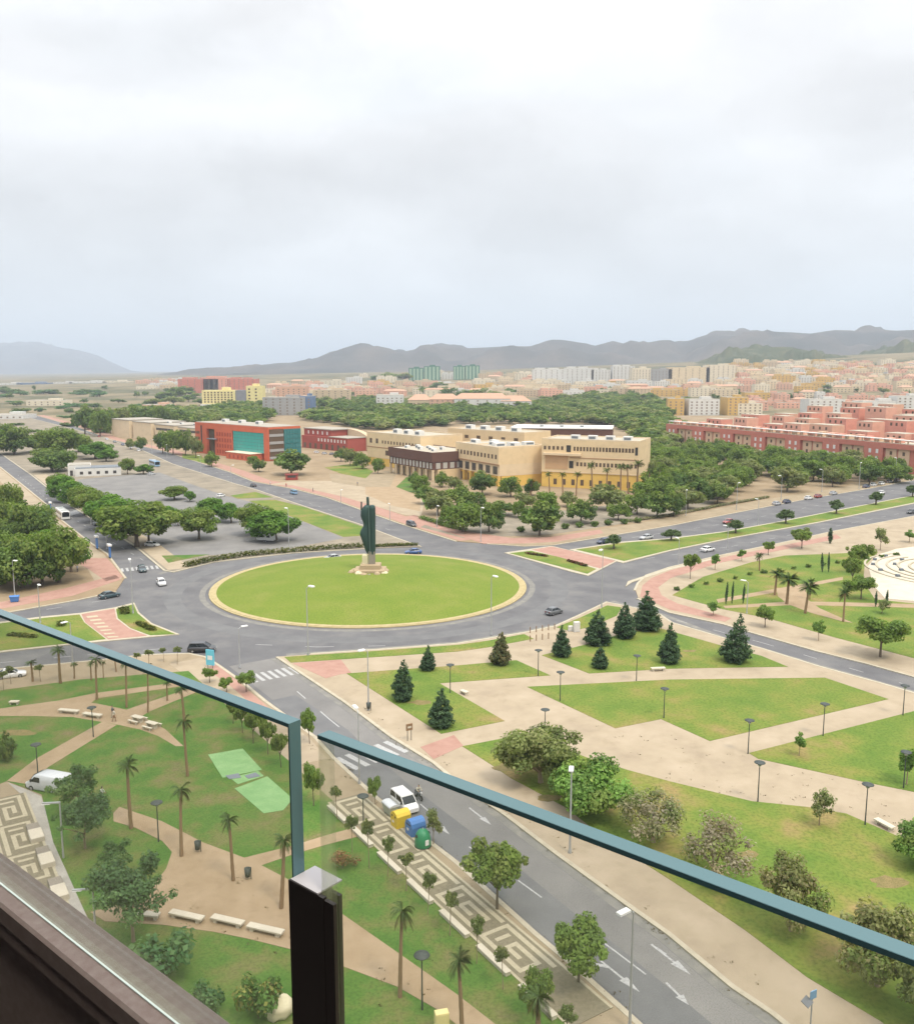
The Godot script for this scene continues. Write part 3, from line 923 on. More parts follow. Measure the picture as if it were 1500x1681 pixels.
# pose: "walk", "sit" or "ride"; faces +x
func person_bones(pose):
	var B = []
	var hip = Vector3(0, 0.93, 0)
	var lean = 0.03
	if pose == "sit":
		hip = Vector3(0, 0.57, 0)
	elif pose == "ride":
		hip = Vector3(-0.1, 0.86, 0)
		lean = 0.22
	var chest = hip + Vector3(lean * 0.7, 0.36, 0)
	var neck = hip + Vector3(lean, 0.55, 0)
	var head = neck + Vector3(lean * 0.3 + 0.02, 0.17, 0)
	B.append([hip, chest, 0.145, 0.155, 0])
	B.append([chest + Vector3(0, 0.02, -0.1), chest + Vector3(0, 0.02, 0.1), 0.125, 0.125, 0])
	B.append([chest, neck, 0.11, 0.055, 0])
	B.append([neck, head, 0.05, 0.055, 2])
	B.append([head + Vector3(0.01, -0.02, 0), head + Vector3(0.015, 0.03, 0), 0.085, 0.095, 2])
	B.append([head + Vector3(0.09, -0.01, 0), head + Vector3(0.11, -0.015, 0), 0.02, 0.016, 2])
	B.append([head + Vector3(-0.03, 0.04, 0), head + Vector3(0.02, 0.075, 0), 0.088, 0.075, 3])
	for s in [-1.0, 1.0]:
		B.append([head + Vector3(0.0, 0.0, s * 0.09), head + Vector3(-0.005, 0.03, s * 0.095), 0.018, 0.02, 2])
		var sh = chest + Vector3(0, 0.1, s * 0.19)
		var el = sh + Vector3(0.02 + 0.1 * s, -0.28, s * 0.05)
		var wr = el + Vector3(0.12 + 0.04 * s, -0.22, -s * 0.01)
		var kn = hip + Vector3(0.12 * s + 0.06, -0.43, s * 0.1)
		var an = hip + Vector3(0.2 * s - 0.05, -0.86, s * 0.1)
		if pose == "sit":
			kn = hip + Vector3(0.42, 0.0, s * 0.1)
			an = hip + Vector3(0.44, -0.48, s * 0.1)
			el = sh + Vector3(0.08, -0.27, s * 0.05)
			wr = el + Vector3(0.22, -0.06, -s * 0.05)
		elif pose == "ride":
			kn = hip + Vector3(0.36, -0.12, s * 0.2)
			an = hip + Vector3(0.22, -0.50, s * 0.2)
			el = sh + Vector3(0.2, -0.2, s * 0.08)
			wr = el + Vector3(0.24, -0.02, -s * 0.04)
		B.append([sh, el, 0.058, 0.045, 0])
		B.append([el, wr, 0.044, 0.034, 0 if pose == "ride" else 2])
		var fd = (wr - el).normalized()
		B.append([wr, wr + fd * 0.07, 0.03, 0.034, 2])
		for q in 4:
			var f0 = wr + fd * 0.085 + Vector3(0, 0.024 - q * 0.016, 0)
			B.append([f0, f0 + fd * (0.055 + 0.012 * (1.5 - absf(q - 1.5))) + Vector3(0.01, -0.01, -s * 0.012), 0.009, 0.008, 2])
		B.append([wr + fd * 0.03, wr + fd * 0.07 + Vector3(0.03, 0.015, -s * 0.02), 0.012, 0.010, 2])
		var hj = hip + Vector3(0, -0.04, s * 0.09)
		B.append([hj, kn, 0.088, 0.062, 1])
		B.append([kn, an, 0.058, 0.042, 1])
		B.append([an + Vector3(-0.04, -0.04, 0), an + Vector3(0.15, -0.055, 0), 0.042, 0.034, 4])
	return B

func person(pose, cols, pos, yaw, label, group = ""):
	var o = thing("person", label, "person", pos, yaw, group)
	part("body", figure_mesh(person_bones(pose), cols, 0.03), M.figure, o)
	return o

# ---------------------------------------------------------------- street furniture
func make_furniture():
	# tall street lamp: tapered column, short arm, flat head
	var a = proto_node("street_lamp", "street lamp")
	part("pole", tube([[Vector3(0, 0, 0), 0.13], [Vector3(0, 1.2, 0), 0.11], [Vector3(0, 10.6, 0), 0.06]], 8), M.galvanised, a)
	part("base", tube([[Vector3(0, 0, 0), 0.2], [Vector3(0, 0.5, 0), 0.16]], 8), M.galvanised, a)
	part("arm", tube([[Vector3(0, 10.5, 0), 0.05], [Vector3(0.35, 10.9, 0), 0.045], [Vector3(0.9, 11.0, 0), 0.045]], 6), M.galvanised, a)
	part("lamp_head", soft_box(Vector3(0.5, 10.93, -0.24), Vector3(1.55, 11.18, 0.24), 0.08), M.lamp_head_white, a)
	P.lamp = a
	# angular lamp: square arm at the top
	var k = proto_node("drive_lamp", "street lamp")
	part("pole", tube([[Vector3(0, 0, 0), 0.10], [Vector3(0, 6.2, 0), 0.075]], 6), M.galvanised, k)
	bx("arm", k, M.galvanised, -0.06, 1.65, 6.15, 6.3, -0.09, 0.09)
	bx("lamp_head", k, M.lamp_head_white, 0.9, 1.66, 6.09, 6.15, -0.13, 0.13)
	P.drivelamp = k
	# park lamp: slim dark post with a round hat
	var b = proto_node("park_lamp", "park lamp")
	part("pole", tube([[Vector3(0, 0, 0), 0.085], [Vector3(0, 0.9, 0), 0.07], [Vector3(0, 4.1, 0), 0.05]], 7), M.lamp_dark, b)
	part("bowl", lathe([[0.08, 4.0], [0.2, 4.12], [0.26, 4.35], [0.24, 4.4]], 12), M.lamp_bowl, b)
	part("lamp_hat", lathe([[0.1, 4.36], [0.62, 4.42], [0.6, 4.47], [0.2, 4.6], [0.0, 4.63]], 14), M.lamp_dark, b)
	P.parklamp = b
	# stone bench
	var c = proto_node("stone_bench", "bench")
	part("seat", soft_box(Vector3(-1.5, 0.36, -0.36), Vector3(1.5, 0.52, 0.36), 0.03), M.stone_white, c)
	for s in [-1.0, 1.0]:
		bx("leg", c, M.stone_white, s * 1.1 - 0.16, s * 1.1 + 0.16, -0.05, 0.36, -0.28, 0.28)
	P.bench = c
	# litter bin
	var d = proto_node("litter_bin", "litter bin")
	part("bin", lathe([[0.0, 0.25], [0.2, 0.25], [0.25, 0.95], [0.22, 0.95], [0.18, 0.3], [0.0, 0.3]], 12), M.lamp_dark, d)
	part("post", tube([[Vector3(0.27, 0, 0), 0.035], [Vector3(0.27, 1.05, 0), 0.035]], 6), M.lamp_dark, d)
	P.litter = d
	# bollard
	var e = proto_node("bollard", "bollard")
	part("post", lathe([[0.11, 0.0], [0.09, 0.1], [0.085, 0.95], [0.1, 1.0], [0.07, 1.1], [0.0, 1.13]], 10), M.wood, e)
	P.bollard = e
	# picnic table with two benches fixed to it
	var t = proto_node("picnic_table", "table")
	part("tabletop", soft_box(Vector3(-0.95, 0.7, -0.42), Vector3(0.95, 0.8, 0.42), 0.02), M.stone_white, t)
	for s in [-1.0, 1.0]:
		bx("leg", t, M.stone_white, s * 0.6 - 0.12, s * 0.6 + 0.12, -0.05, 0.7, -0.3, 0.3)
		part("seat", soft_box(Vector3(-0.9, 0.38, s * 0.85 - 0.17), Vector3(0.9, 0.46, s * 0.85 + 0.17), 0.02), M.stone_white, t)
		for q in [-1.0, 1.0]:
			bx("seat_leg", t, M.stone_white, q * 0.6 - 0.08, q * 0.6 + 0.08, -0.05, 0.38, s * 0.85 - 0.12, s * 0.85 + 0.12)
	P.picnic = t

# recycling containers
func dome_bin(paint, label, x, z, yaw):
	var o = thing("recycling_container", label, "container", Vector3(x, 0.14, z), yaw)
	part("shell", lathe([[0.78, 0.05], [0.84, 0.2], [0.80, 0.9], [0.70, 1.35], [0.48, 1.7], [0.2, 1.86], [0.0, 1.9]], 20), M[paint], o)
	part("base", lathe([[0.0, 0.0], [0.86, 0.0], [0.86, 0.08], [0.0, 0.08]], 20), M.black_plastic, o)
	for s in [-1.0, 1.0]:
		part("slot", tube([[Vector3(0, 1.25, s * 0.66), 0.16], [Vector3(0, 1.29, s * 0.78), 0.15]], 10), M.black_plastic, o)
	bx("sticker", o, M.paint_white, 0.80, 0.845, 0.45, 1.0, -0.2, 0.2)
	part("lifting_ring", tube([[Vector3(-0.12, 1.86, 0), 0.025], [Vector3(0, 2.02, 0), 0.025], [Vector3(0.12, 1.86, 0), 0.025]], 5), M.galvanised, o)

func hood_bin(paint, label, x, z, yaw, pointed):
	var o = thing("recycling_container", label, "container", Vector3(x, 0.14, z), yaw)
	var rows = []
	for s in [-0.85, 0.85]:
		var r = []
		for e in ([[-0.62, 0.05], [-0.72, 1.35], [-0.5, 1.62], [0.0, 1.82], [0.5, 1.62], [0.72, 1.35], [0.62, 0.05]] if pointed else [[-0.66, 0.05], [-0.74, 1.0], [-0.62, 1.4], [-0.35, 1.66], [0.0, 1.74], [0.35, 1.66], [0.62, 1.4], [0.74, 1.0], [0.66, 0.05]]):
			r.append(Vector3(e[0], e[1], s))
		rows.append(r)
	part("shell", loft(rows, false), M[paint], o)
	for s in [-1.0, 1.0]:
		if pointed:
			for q in [-0.33, 0.33]:
				part("slot", tube([[Vector3(q, 1.28, s * 0.84), 0.12], [Vector3(q, 1.28, s * 0.875), 0.12]], 10), M.black_plastic, o)
		else:
			bx("slot", o, M.black_plastic, -0.45, 0.45, 1.18, 1.3, s * 0.86 - 0.02, s * 0.86 + 0.02)
		bx("sticker", o, M.paint_white, -0.3, 0.05, 0.55, 0.8, s * 0.86 - 0.012, s * 0.86 + 0.012)
		bx("foot", o, M.black_plastic, -0.6, 0.6, 0.0, 0.06, s * 0.7 - 0.08, s * 0.7 + 0.08)

func cart_bin(paint, lid, label, x, z, yaw, called = "rubbish_container"):
	var o = thing(called, label, "container", Vector3(x, 0.02, z), yaw)
	part("tub", loft([[Vector3(-0.72, 0.22, -0.42), Vector3(0.72, 0.22, -0.42), Vector3(0.72, 0.22, 0.42), Vector3(-0.72, 0.22, 0.42)], [Vector3(-0.9, 1.25, -0.6), Vector3(0.9, 1.25, -0.6), Vector3(0.9, 1.25, 0.6), Vector3(-0.9, 1.25, 0.6)]], false), M[paint], o)
	var rows = []
	for x_ in [-0.95, 0.95]:
		var r = []
		for i in 7:
			var a = PI * i / 6.0
			r.append(Vector3(x_, 1.24 + 0.28 * sin(a), -0.64 * cos(a)))
		rows.append(r)
	part("lid", loft(rows), M[lid], o)
	for s in [-1.0, 1.0]:
		for q in [-1.0, 1.0]:
			part("wheel", tube([[Vector3(s * 0.6, 0.11, q * 0.36 - 0.04), 0.11], [Vector3(s * 0.6, 0.11, q * 0.36 + 0.04), 0.11]], 10), M.tyre, o)

# ---------------------------------------------------------------- buildings
# a building node stands at the left end of its front, x along the front, z = 0 is the front, the body lies at z < 0
func row(o, n, x0, x1, y, w, h, z, mat, side = 0, called = "window"):
	for i in n:
		var c = lerpf(x0, x1, (i + 0.5) / n)
		var e
		if side == 0:
			e = part(called, box_mesh(Vector3(-w * 0.5, 0, -0.12), Vector3(w * 0.5, h, 0.06)), M[mat], o)
			e.position = Vector3(c, y, z)
		else:
			e = part(called, box_mesh(Vector3(-0.06, 0, -w * 0.5), Vector3(0.06, h, w * 0.5)), M[mat], o)
			e.position = Vector3(z, y, c)

func roof_unit(o, x, y, z, sx = 3.0, sy = 1.6, sz = 2.0):
	var u = bx("rooftop_unit", o, M.white_unit, -sx / 2, sx / 2, 0.0, sy, -sz / 2, sz / 2)
	u.position = Vector3(x, y, z)
	var g = bx("grille", u, M.slate, -sx * 0.38, sx * 0.38, sy * 0.2, sy * 0.75, sz * 0.5 - 0.02, sz * 0.5 + 0.04)
	return u

func parapet(o, mat, x0, x1, y, z0, z1, h = 0.8):
	var st = st_new()
	var t = 0.35
	box_to(st, Vector3(x0, y, z1 - t), Vector3(x1, y + h, z1))
	box_to(st, Vector3(x0, y, z0), Vector3(x1, y + h, z0 + t))
	box_to(st, Vector3(x0, y, z0 + t), Vector3(x0 + t, y + h, z1 - t))
	box_to(st, Vector3(x1 - t, y, z0 + t), Vector3(x1, y + h, z1 - t))
	part("parapet", done(st), M[mat], o)

# a far house: walls, roof and a few dark openings; kind 0 flat roof, 1 tiled roof, 2 terraced
func house(x, z, yaw, w, d, h, wall, kind, label, group, called = "city_house"):
	var o = thing(called, label, "building", Vector3(x, land(x, z) - 1.0, z), yaw, group)
	var H = h + 1.0
	bx("wall", o, M[wall], -w / 2, w / 2, 0, H, -d / 2, d / 2)
	if kind == 1:
		var st = st_new()
		var e = 0.4
		var a = [Vector3(-w / 2 - e, H, d / 2 + e), Vector3(w / 2 + e, H, d / 2 + e), Vector3(w / 2 + e, H, -d / 2 - e), Vector3(-w / 2 - e, H, -d / 2 - e)]
		var r0 = Vector3(-w / 2 + d * 0.3, H + d * 0.22, 0)
		var r1 = Vector3(w / 2 - d * 0.3, H + d * 0.22, 0)
		quad(st, a[0], r0, r1, a[1])
		quad(st, a[2], r1, r0, a[3])
		quad(st, a[1], r1, r1, a[2])
		quad(st, a[3], r0, r0, a[0])
		quad(st, a[3], a[2], a[1], a[0])
		part("roof", done(st), M.tile_roof, o)
	else:
		bx("roof", o, M.flat_roof, -w / 2 + 0.3, w / 2 - 0.3, H, H + 0.25, -d / 2 + 0.3, d / 2 - 0.3)
		var q = w * 0.16
		bx("stair_hut", o, M[wall], -q + w * 0.15, q + w * 0.15, H, H + 2.6, -d * 0.25, d * 0.1)
		if kind == 2:
			bx("attic", o, M[wall], -w * 0.42, -w * 0.12, H, H + 2.9, -d * 0.4, d * 0.25)
	var floors = maxi(1, int(h / 3.1))
	var n = clampi(int(w / 5.0), 2, 6)
	for f in floors:
		for i in n:
			var c = lerpf(-w / 2, w / 2, (i + 0.5) / n)
			var wn = part("window", box_mesh(Vector3(-0.95, 0, -0.1), Vector3(0.95, 1.5, 0.08)), M.window_far, o)
			wn.position = Vector3(c, 2.0 + f * 3.1, d / 2)

func terrace_here():
	var ang = deg_to_rad(50.016)
	# terrace frame: x runs along the rail towards the far end, z points out of the building
	var o = thing("terrace", "pinkish grey coping and dark parapet of the high terrace one looks out from", "terrace", Vector3(0.5212, 46.4, -0.6215), 2.44374)
	var yc = 0.4585
	part("coping", soft_box(Vector3(-4.0, yc - 0.045, -0.0495), Vector3(9.0, yc, 0.053), 0.006), M.coping_paint, o)
	bx("coping_lip", o, M.coping_paint, -4.0, 9.0, yc - 0.085, yc - 0.045, -0.0495 + 0.004, 0.053 - 0.004)
	bx("parapet_wall", o, M.coping_paint, -4.0, 9.0, -0.3, yc - 0.085, -0.0495 + 0.02, 0.053 - 0.015)
	bx("floor", o, M.floor_tile, -4.0, 9.0, -0.3, 0.0, -4.0, -0.0495 + 0.02)
	# the tower that carries the terrace
	var t = thing("apartment_tower", "dark clad apartment tower under the high terrace", "building", Vector3(0.5212, 0, -0.6215), 2.44374)
	bx("wall", t, M.tower_grey, -4.0, 9.0, -0.5, 46.4 - 0.302, -18.0, 0.053 - 0.02)
	bx("added_ceiling", t, M.tower_grey, -4.2, 9.2, 46.4 + 2.7, 46.4 + 3.0, -18.0, -0.7)  # unseen slab, added to keep the parapet's inner face in shade
	bx("added_side_wall", t, M.tower_grey, -4.2, -4.002, 46.4 - 0.3, 46.4 + 2.698, -18.0, -0.0495)  # unseen side walls, added to close off light from both ends
	bx("added_side_wall", t, M.tower_grey, 9.002, 9.2, 46.4 - 0.3, 46.4 + 2.698, -18.0, -0.0495)
	bx("back_wall", t, M.tower_grey, -4.0, 9.0, 46.4 - 0.3, 46.4 + 2.698, -18.0, -4.002)

func glass_panel(x0, x1, label):
	# x0 is the end towards the viewer, x1 the far end
	var o = thing("glass_panel", label, "glass panel", Vector3(0.5212, 46.4, -0.6215), 2.44374)
	var yb = 0.4585 + 0.001
	var yt = 1.1
	var t = 0.0105
	bx("glint_strip", o, M.glint_strip, x0, x1, yb - 0.0005, yb + 0.002, -t - 0.0045, -t - 0.0005)  # pale strip that paints a glint along the foot of the glass
	bx("edge_band", o, M.glass_pane, x1 - 0.011, x1 - 0.001, yb + 0.001, yt - 0.0045, -t + 0.001, t - 0.001)
	bx("pane", o, M.glass_pane, x0 + 0.003, x1, yb, yt - 0.003, -t, t)
	bx("top_edge", o, M.glass_edge, x0, x1, yt - 0.003, yt, -t, t)
	bx("arris", o, M.glass_edge, x0, x1, yt - 0.006, yt - 0.0002, -t - 0.0006, -t - 0.0001)
	bx("side_edge", o, M.glass_edge, x0, x0 + 0.003, yb, yt - 0.003, -t, t)

func part_top(called, mesh, mat):
	var o = MeshInstance3D.new()
	o.name = numbered(called)
	o.mesh = mesh
	o.material_override = mat
	add_child(o)
	return o

func tagged(o, label, category, group = ""):
	o.set_meta("label", label)
	o.set_meta("category", category)
	if group != "":
		o.set_meta("group", group)
	return o

# meander paving: a light field with dark key-pattern strips let into it
func mosaic(x, z, yaw, length, wide):
	var o = Node3D.new()
	o.name = numbered("mosaic_pavement")
	o.set_meta("kind", "structure")
	add_child(o)
	o.position = Vector3(x, 0, z)
	o.rotation.y = yaw
	var s = signf(wide)
	var W = absf(wide)
	bx("field", o, M.mosaic_dark, 0, length, 0.05, 0.185, minf(0, wide), maxf(0, wide))
	var unit = W * 1.7
	var n = int(length / unit)
	var t = W * 0.052
	var keys = [[0.08, 0.20, 0.84, 0.20], [0.84, 0.20, 0.84, 0.62], [0.84, 0.62, 0.42, 0.62], [0.42, 0.62, 0.42, 0.41], [0.42, 0.41, 0.64, 0.41], [0.08, 0.20, 0.08, 0.82], [0.08, 0.82, 0.97, 0.82], [0.24, 0.40, 0.24, 0.64]]
	for v in [0.03, 0.97]:
		bx("border", o, M.mosaic_light, 0, length, 0.1, 0.192, minf(s * (v - 0.03) * W, s * (v + 0.03) * W), maxf(s * (v - 0.03) * W, s * (v + 0.03) * W))
	for i in n:
		for k in keys:
			var x0 = (i + minf(k[0], k[2])) * unit - t
			var x1 = (i + maxf(k[0], k[2])) * unit + t
			var z0 = minf(k[1], k[3]) * W - t
			var z1 = maxf(k[1], k[3]) * W + t
			var p = part("paving_strip", box_mesh(Vector3(-0.5, 0, -0.5), Vector3(0.5, 1, 0.5)), M.mosaic_light, o)
			p.position = Vector3((x0 + x1) / 2, 0.1, s * (z0 + z1) / 2)
			p.scale = Vector3(x1 - x0, 0.09 + 0.001 * (keys.find(k) % 4), z1 - z0)

func sign_board(x, z, w, h, mat, label, yaw):
	var o = thing("sign", label, "sign", Vector3(x, 0.13, z), yaw)
	part("panel", soft_box(Vector3(-w / 2, 0.5 if h > 1.5 else 1.4, -0.07), Vector3(w / 2, (0.5 if h > 1.5 else 1.4) + h, 0.07), 0.03), M[mat], o)
	bx("poster", o, M.paint_white if h > 1.5 else M.stone_white, -w * 0.3, w * 0.3, (0.5 if h > 1.5 else 1.4) + h * 0.35, (0.5 if h > 1.5 else 1.4) + h * 0.62, 0.07, 0.085)
	for s in [-1.0, 1.0]:
		part("post", tube([[Vector3(s * w * 0.3, -0.1, 0), 0.05], [Vector3(s * w * 0.3, (0.5 if h > 1.5 else 1.4) + 0.1, 0), 0.05]], 6), M.lamp_dark, o)

func totem(x, z, label, w, h, mat = "house_white"):
	var o = thing("utility_cabinet", label, "cabinet", Vector3(x, 0.12, z), 0.25)
	part("housing", soft_box(Vector3(-w / 2, 0.08, -w * 0.3), Vector3(w / 2, h, w * 0.3), 0.04), M[mat], o)
	bx("plinth", o, M.concrete, -w / 2 - 0.05, w / 2 + 0.05, -0.05, 0.08, -w * 0.3 - 0.05, w * 0.3 + 0.05)
	bx("door", o, M[mat], -w * 0.44, w * 0.44, 0.15, h - 0.1, w * 0.3, w * 0.3 + 0.02)

func shelter(x, z, yaw, label):
	var o = thing("bus_stop_panel", label, "bus stop", Vector3(x, 0.14, z), yaw, "bus stop panels")
	part("panel", soft_box(Vector3(-0.75, 0.3, -0.16), Vector3(0.75, 3.2, 0.16), 0.05), M.sign_blue, o)
	part("cap", soft_box(Vector3(-0.95, 3.2, -0.45), Vector3(0.95, 3.75, 0.45), 0.12), M.paint_white, o)
	bx("foot", o, M.black_plastic, -0.6, 0.6, -0.05, 0.3, -0.14, 0.14)

func solar_sign(x, z, label):
	var o = thing("solar_sign", label, "sign", Vector3(x, 0.12, z), 0.5)
	part("post", tube([[Vector3(0, -0.05, 0), 0.055], [Vector3(0, 6.3, 0), 0.05]], 7), M.galvanised, o)
	bx("panel", o, M.paint_sky, -0.3, 0.3, 5.75, 6.35, 0.05, 0.1)
	var s = bx("solar_panel", o, M.paint_grey, -0.38, 0.38, 0.0, 0.04, -0.3, 0.3)
	s.position = Vector3(-0.62, 5.75, 0.1)
	s.rotation = Vector3(0.5, 0.3, 0.1)

func planter(x, z, yaw, label):
	var o = thing("planter_seat", label, "planter", Vector3(x, 0.15, z), yaw, "planter seats on the drive edge")
	part("block", soft_box(Vector3(0.0, 0.0, -0.65), Vector3(2.3, 0.55, 0.65), 0.04), M.stone_white, o)
	part("soil_box", soft_box(Vector3(-1.7, 0.0, -0.6), Vector3(-0.01, 0.4, 0.6), 0.04), M.rock_grey, o)

func boulder_mesh(r, sd):
	var q = RandomNumberGenerator.new()
	q.seed = sd
	var n = FastNoiseLite.new()
	n.seed = sd
	n.frequency = 0.9
	var st = st_new()
	st.set_smooth_group(1)
	var rows = 9
	var cols = 14
	var pt = func(i, k):
		var v = PI * i / rows
		var a = TAU * (k % cols) / cols
		var d = Vector3(sin(v) * cos(a), cos(v), sin(v) * sin(a))
		return d * r * (1.0 + 0.35 * n.get_noise_3dv(d * 1.6)) * Vector3(1, 0.72, 1)
	for i in rows:
		for k in cols:
			for p in [pt.call(i, k), pt.call(i, k + 1), pt.call(i + 1, k + 1), pt.call(i, k), pt.call(i + 1, k + 1), pt.call(i + 1, k)]:
				st.add_vertex(p)
	return done(st)

func boulder(x, z, r, mat, label, sd):
	var o = tagged(part_top("boulder", boulder_mesh(r, sd), M[mat]), label, "rock")
	o.position = Vector3(x, 0.16 + r * 0.5, z)

func motorbike(x, z, yaw):
	var o = thing("motorbike", "dark motorbike passing the parked white van", "motorbike", Vector3(x, 0.008, z), yaw)
	for s in [-0.68, 0.68]:
		var w = part("wheel", tube([[Vector3(0, 0, -0.06), 0.28], [Vector3(0, 0, -0.04), 0.31], [Vector3(0, 0, 0.04), 0.31], [Vector3(0, 0, 0.06), 0.28]], 14), M.tyre, o)
		w.position = Vector3(s, 0.31, 0)
		part("rim", tube([[Vector3(0, 0, -0.065), 0.18], [Vector3(0, 0, 0.065), 0.18]], 10), M.rim, w)
	part("frame", loft([[Vector3(-0.75, 0.55, -0.1), Vector3(-0.75, 0.8, -0.12), Vector3(-0.75, 0.8, 0.12), Vector3(-0.75, 0.55, 0.1)], [Vector3(0.0, 0.3, -0.14), Vector3(0.0, 0.78, -0.14), Vector3(0.0, 0.78, 0.14), Vector3(0.0, 0.3, 0.14)], [Vector3(0.5, 0.45, -0.1), Vector3(0.5, 0.98, -0.12), Vector3(0.5, 0.98, 0.12), Vector3(0.5, 0.45, 0.1)]]), M.paint_grey, o)
	part("seat", soft_box(Vector3(-0.7, 0.76, -0.14), Vector3(0.1, 0.84, 0.14), 0.04), M.black_plastic, o)
	part("fork", tube([[Vector3(0.68, 0.31, 0), 0.05], [Vector3(0.48, 1.05, 0), 0.05]], 6), M.galvanised, o)
	part("handlebar", tube([[Vector3(0.42, 1.08, -0.36), 0.02], [Vector3(0.5, 1.05, 0), 0.02], [Vector3(0.42, 1.08, 0.36), 0.02]], 6), M.black_plastic, o)
	bx("headlight", o, M.headlight, 0.56, 0.66, 0.85, 1.0, -0.09, 0.09)

# bronze torso with two horns on a stone base
func monument():
	var o = thing("monument", "tall dark green bronze torso monument on a stone base in the roundabout", "monument", Vector3(-19.62, 3.1, -201.67), 0.0)
	o.scale = Vector3(0.92, 1.05, 0.92)
	part("pedestal", soft_box(Vector3(-3.7, -0.6, -2.6), Vector3(3.9, 0.8, 2.6), 0.2), M.rock, o)
	part("upper_step", soft_box(Vector3(-2.3, 0.8, -1.8), Vector3(2.7, 1.8, 1.8), 0.15), M.rock, o)
	part("pillar", soft_box(Vector3(-0.2, 1.8, -0.8), Vector3(1.3, 4.6, 0.8), 0.1), M.rock_grey, o)
	part("pillar", soft_box(Vector3(-1.8, 1.8, -0.6), Vector3(-0.4, 3.9, 0.6), 0.3), M.rock_pale, o)
	# left mass: shield-like chest, waist, hip and taper
	var rows = []
	for e in [[4.0, -0.75, 0.30, 0.45], [4.8, -0.85, 0.62, 0.7], [6.0, -0.95, 0.95, 0.9], [7.2, -1.15, 1.2, 1.0], [8.3, -1.45, 1.35, 1.05], [9.1, -1.35, 1.15, 0.95], [9.9, -1.0, 0.85, 0.8], [10.6, -0.9, 0.85, 0.85], [11.3, -1.0, 1.1, 1.0], [12.2, -1.15, 1.3, 1.1], [13.2, -1.15, 1.25, 1.05], [14.0, -0.95, 1.0, 0.9], [14.45, -0.8, 0.6, 0.6], [14.6, -0.75, 0.1, 0.1]]:
		var r = []
		for k in 14:
			var a = TAU * k / 14
			var f = 1.0 + 0.06 * sin(a * 5.0 + e[0])
			r.append(Vector3(e[1] + 0.4 + cos(a) * e[2] * f, e[0], sin(a) * e[3] * f))
		rows.append(r)
	part("torso", loft(rows), M.bronze, o)
	# right mass: an upright half-round slab
	rows = []
	for e in [[3.9, 0.62], [6.0, 0.72], [9.0, 0.74], [12.5, 0.78], [13.9, 0.76], [14.35, 0.6], [14.5, 0.3]]:
		var r = []
		for p in [[-0.9, 0.9], [0.1, 1.15], [0.8, 0.9], [1.0, 0.3], [1.0, -0.5], [0.7, -0.95], [-0.2, -1.05], [-0.9, -0.8]]:
			r.append(Vector3(0.75 + p[0] * e[1], e[0], p[1] * e[1] * 1.2))
		rows.append(r)
	part("back_slab", loft(rows, false), M.bronze, o)
	part("seam", tube([[Vector3(0.18, 4.2, 1.0), 0.11], [Vector3(0.12, 9.5, 1.12), 0.12], [Vector3(0.0, 14.2, 0.95), 0.1]], 6), M.bronze_light, o)
	part("horn", tube([[Vector3(-0.25, 13.9, 0), 0.36], [Vector3(-0.25, 15.4, 0), 0.33], [Vector3(-0.3, 16.2, 0), 0.3]], 9), M.bronze, o)
	part("horn", tube([[Vector3(-1.85, 13.4, 0), 0.2], [Vector3(-1.8, 15.2, 0), 0.17]], 8), M.bronze, o)
	var q = RandomNumberGenerator.new()
	q.seed = 77
	for i in 15:
		var a = TAU * i / 15 + q.randf() * 0.3
		var b = part("stone", mesh_stone(i % 4), [M.rock, M.rock_pale, M.rock, M.rock_grey][i % 4], o)
		b.position = Vector3(cos(a) * q.randf_range(3.6, 4.9), q.randf_range(-0.25, 0.1), sin(a) * q.randf_range(2.9, 4.2))
		b.scale = Vector3.ONE * q.randf_range(0.45, 0.95)

func mesh_stone(k):
	var key = "stone%d" % k
	if not mesh_cache.has(key):
		mesh_cache[key] = boulder_mesh(1.0, 40 + k)
	return mesh_cache[key]

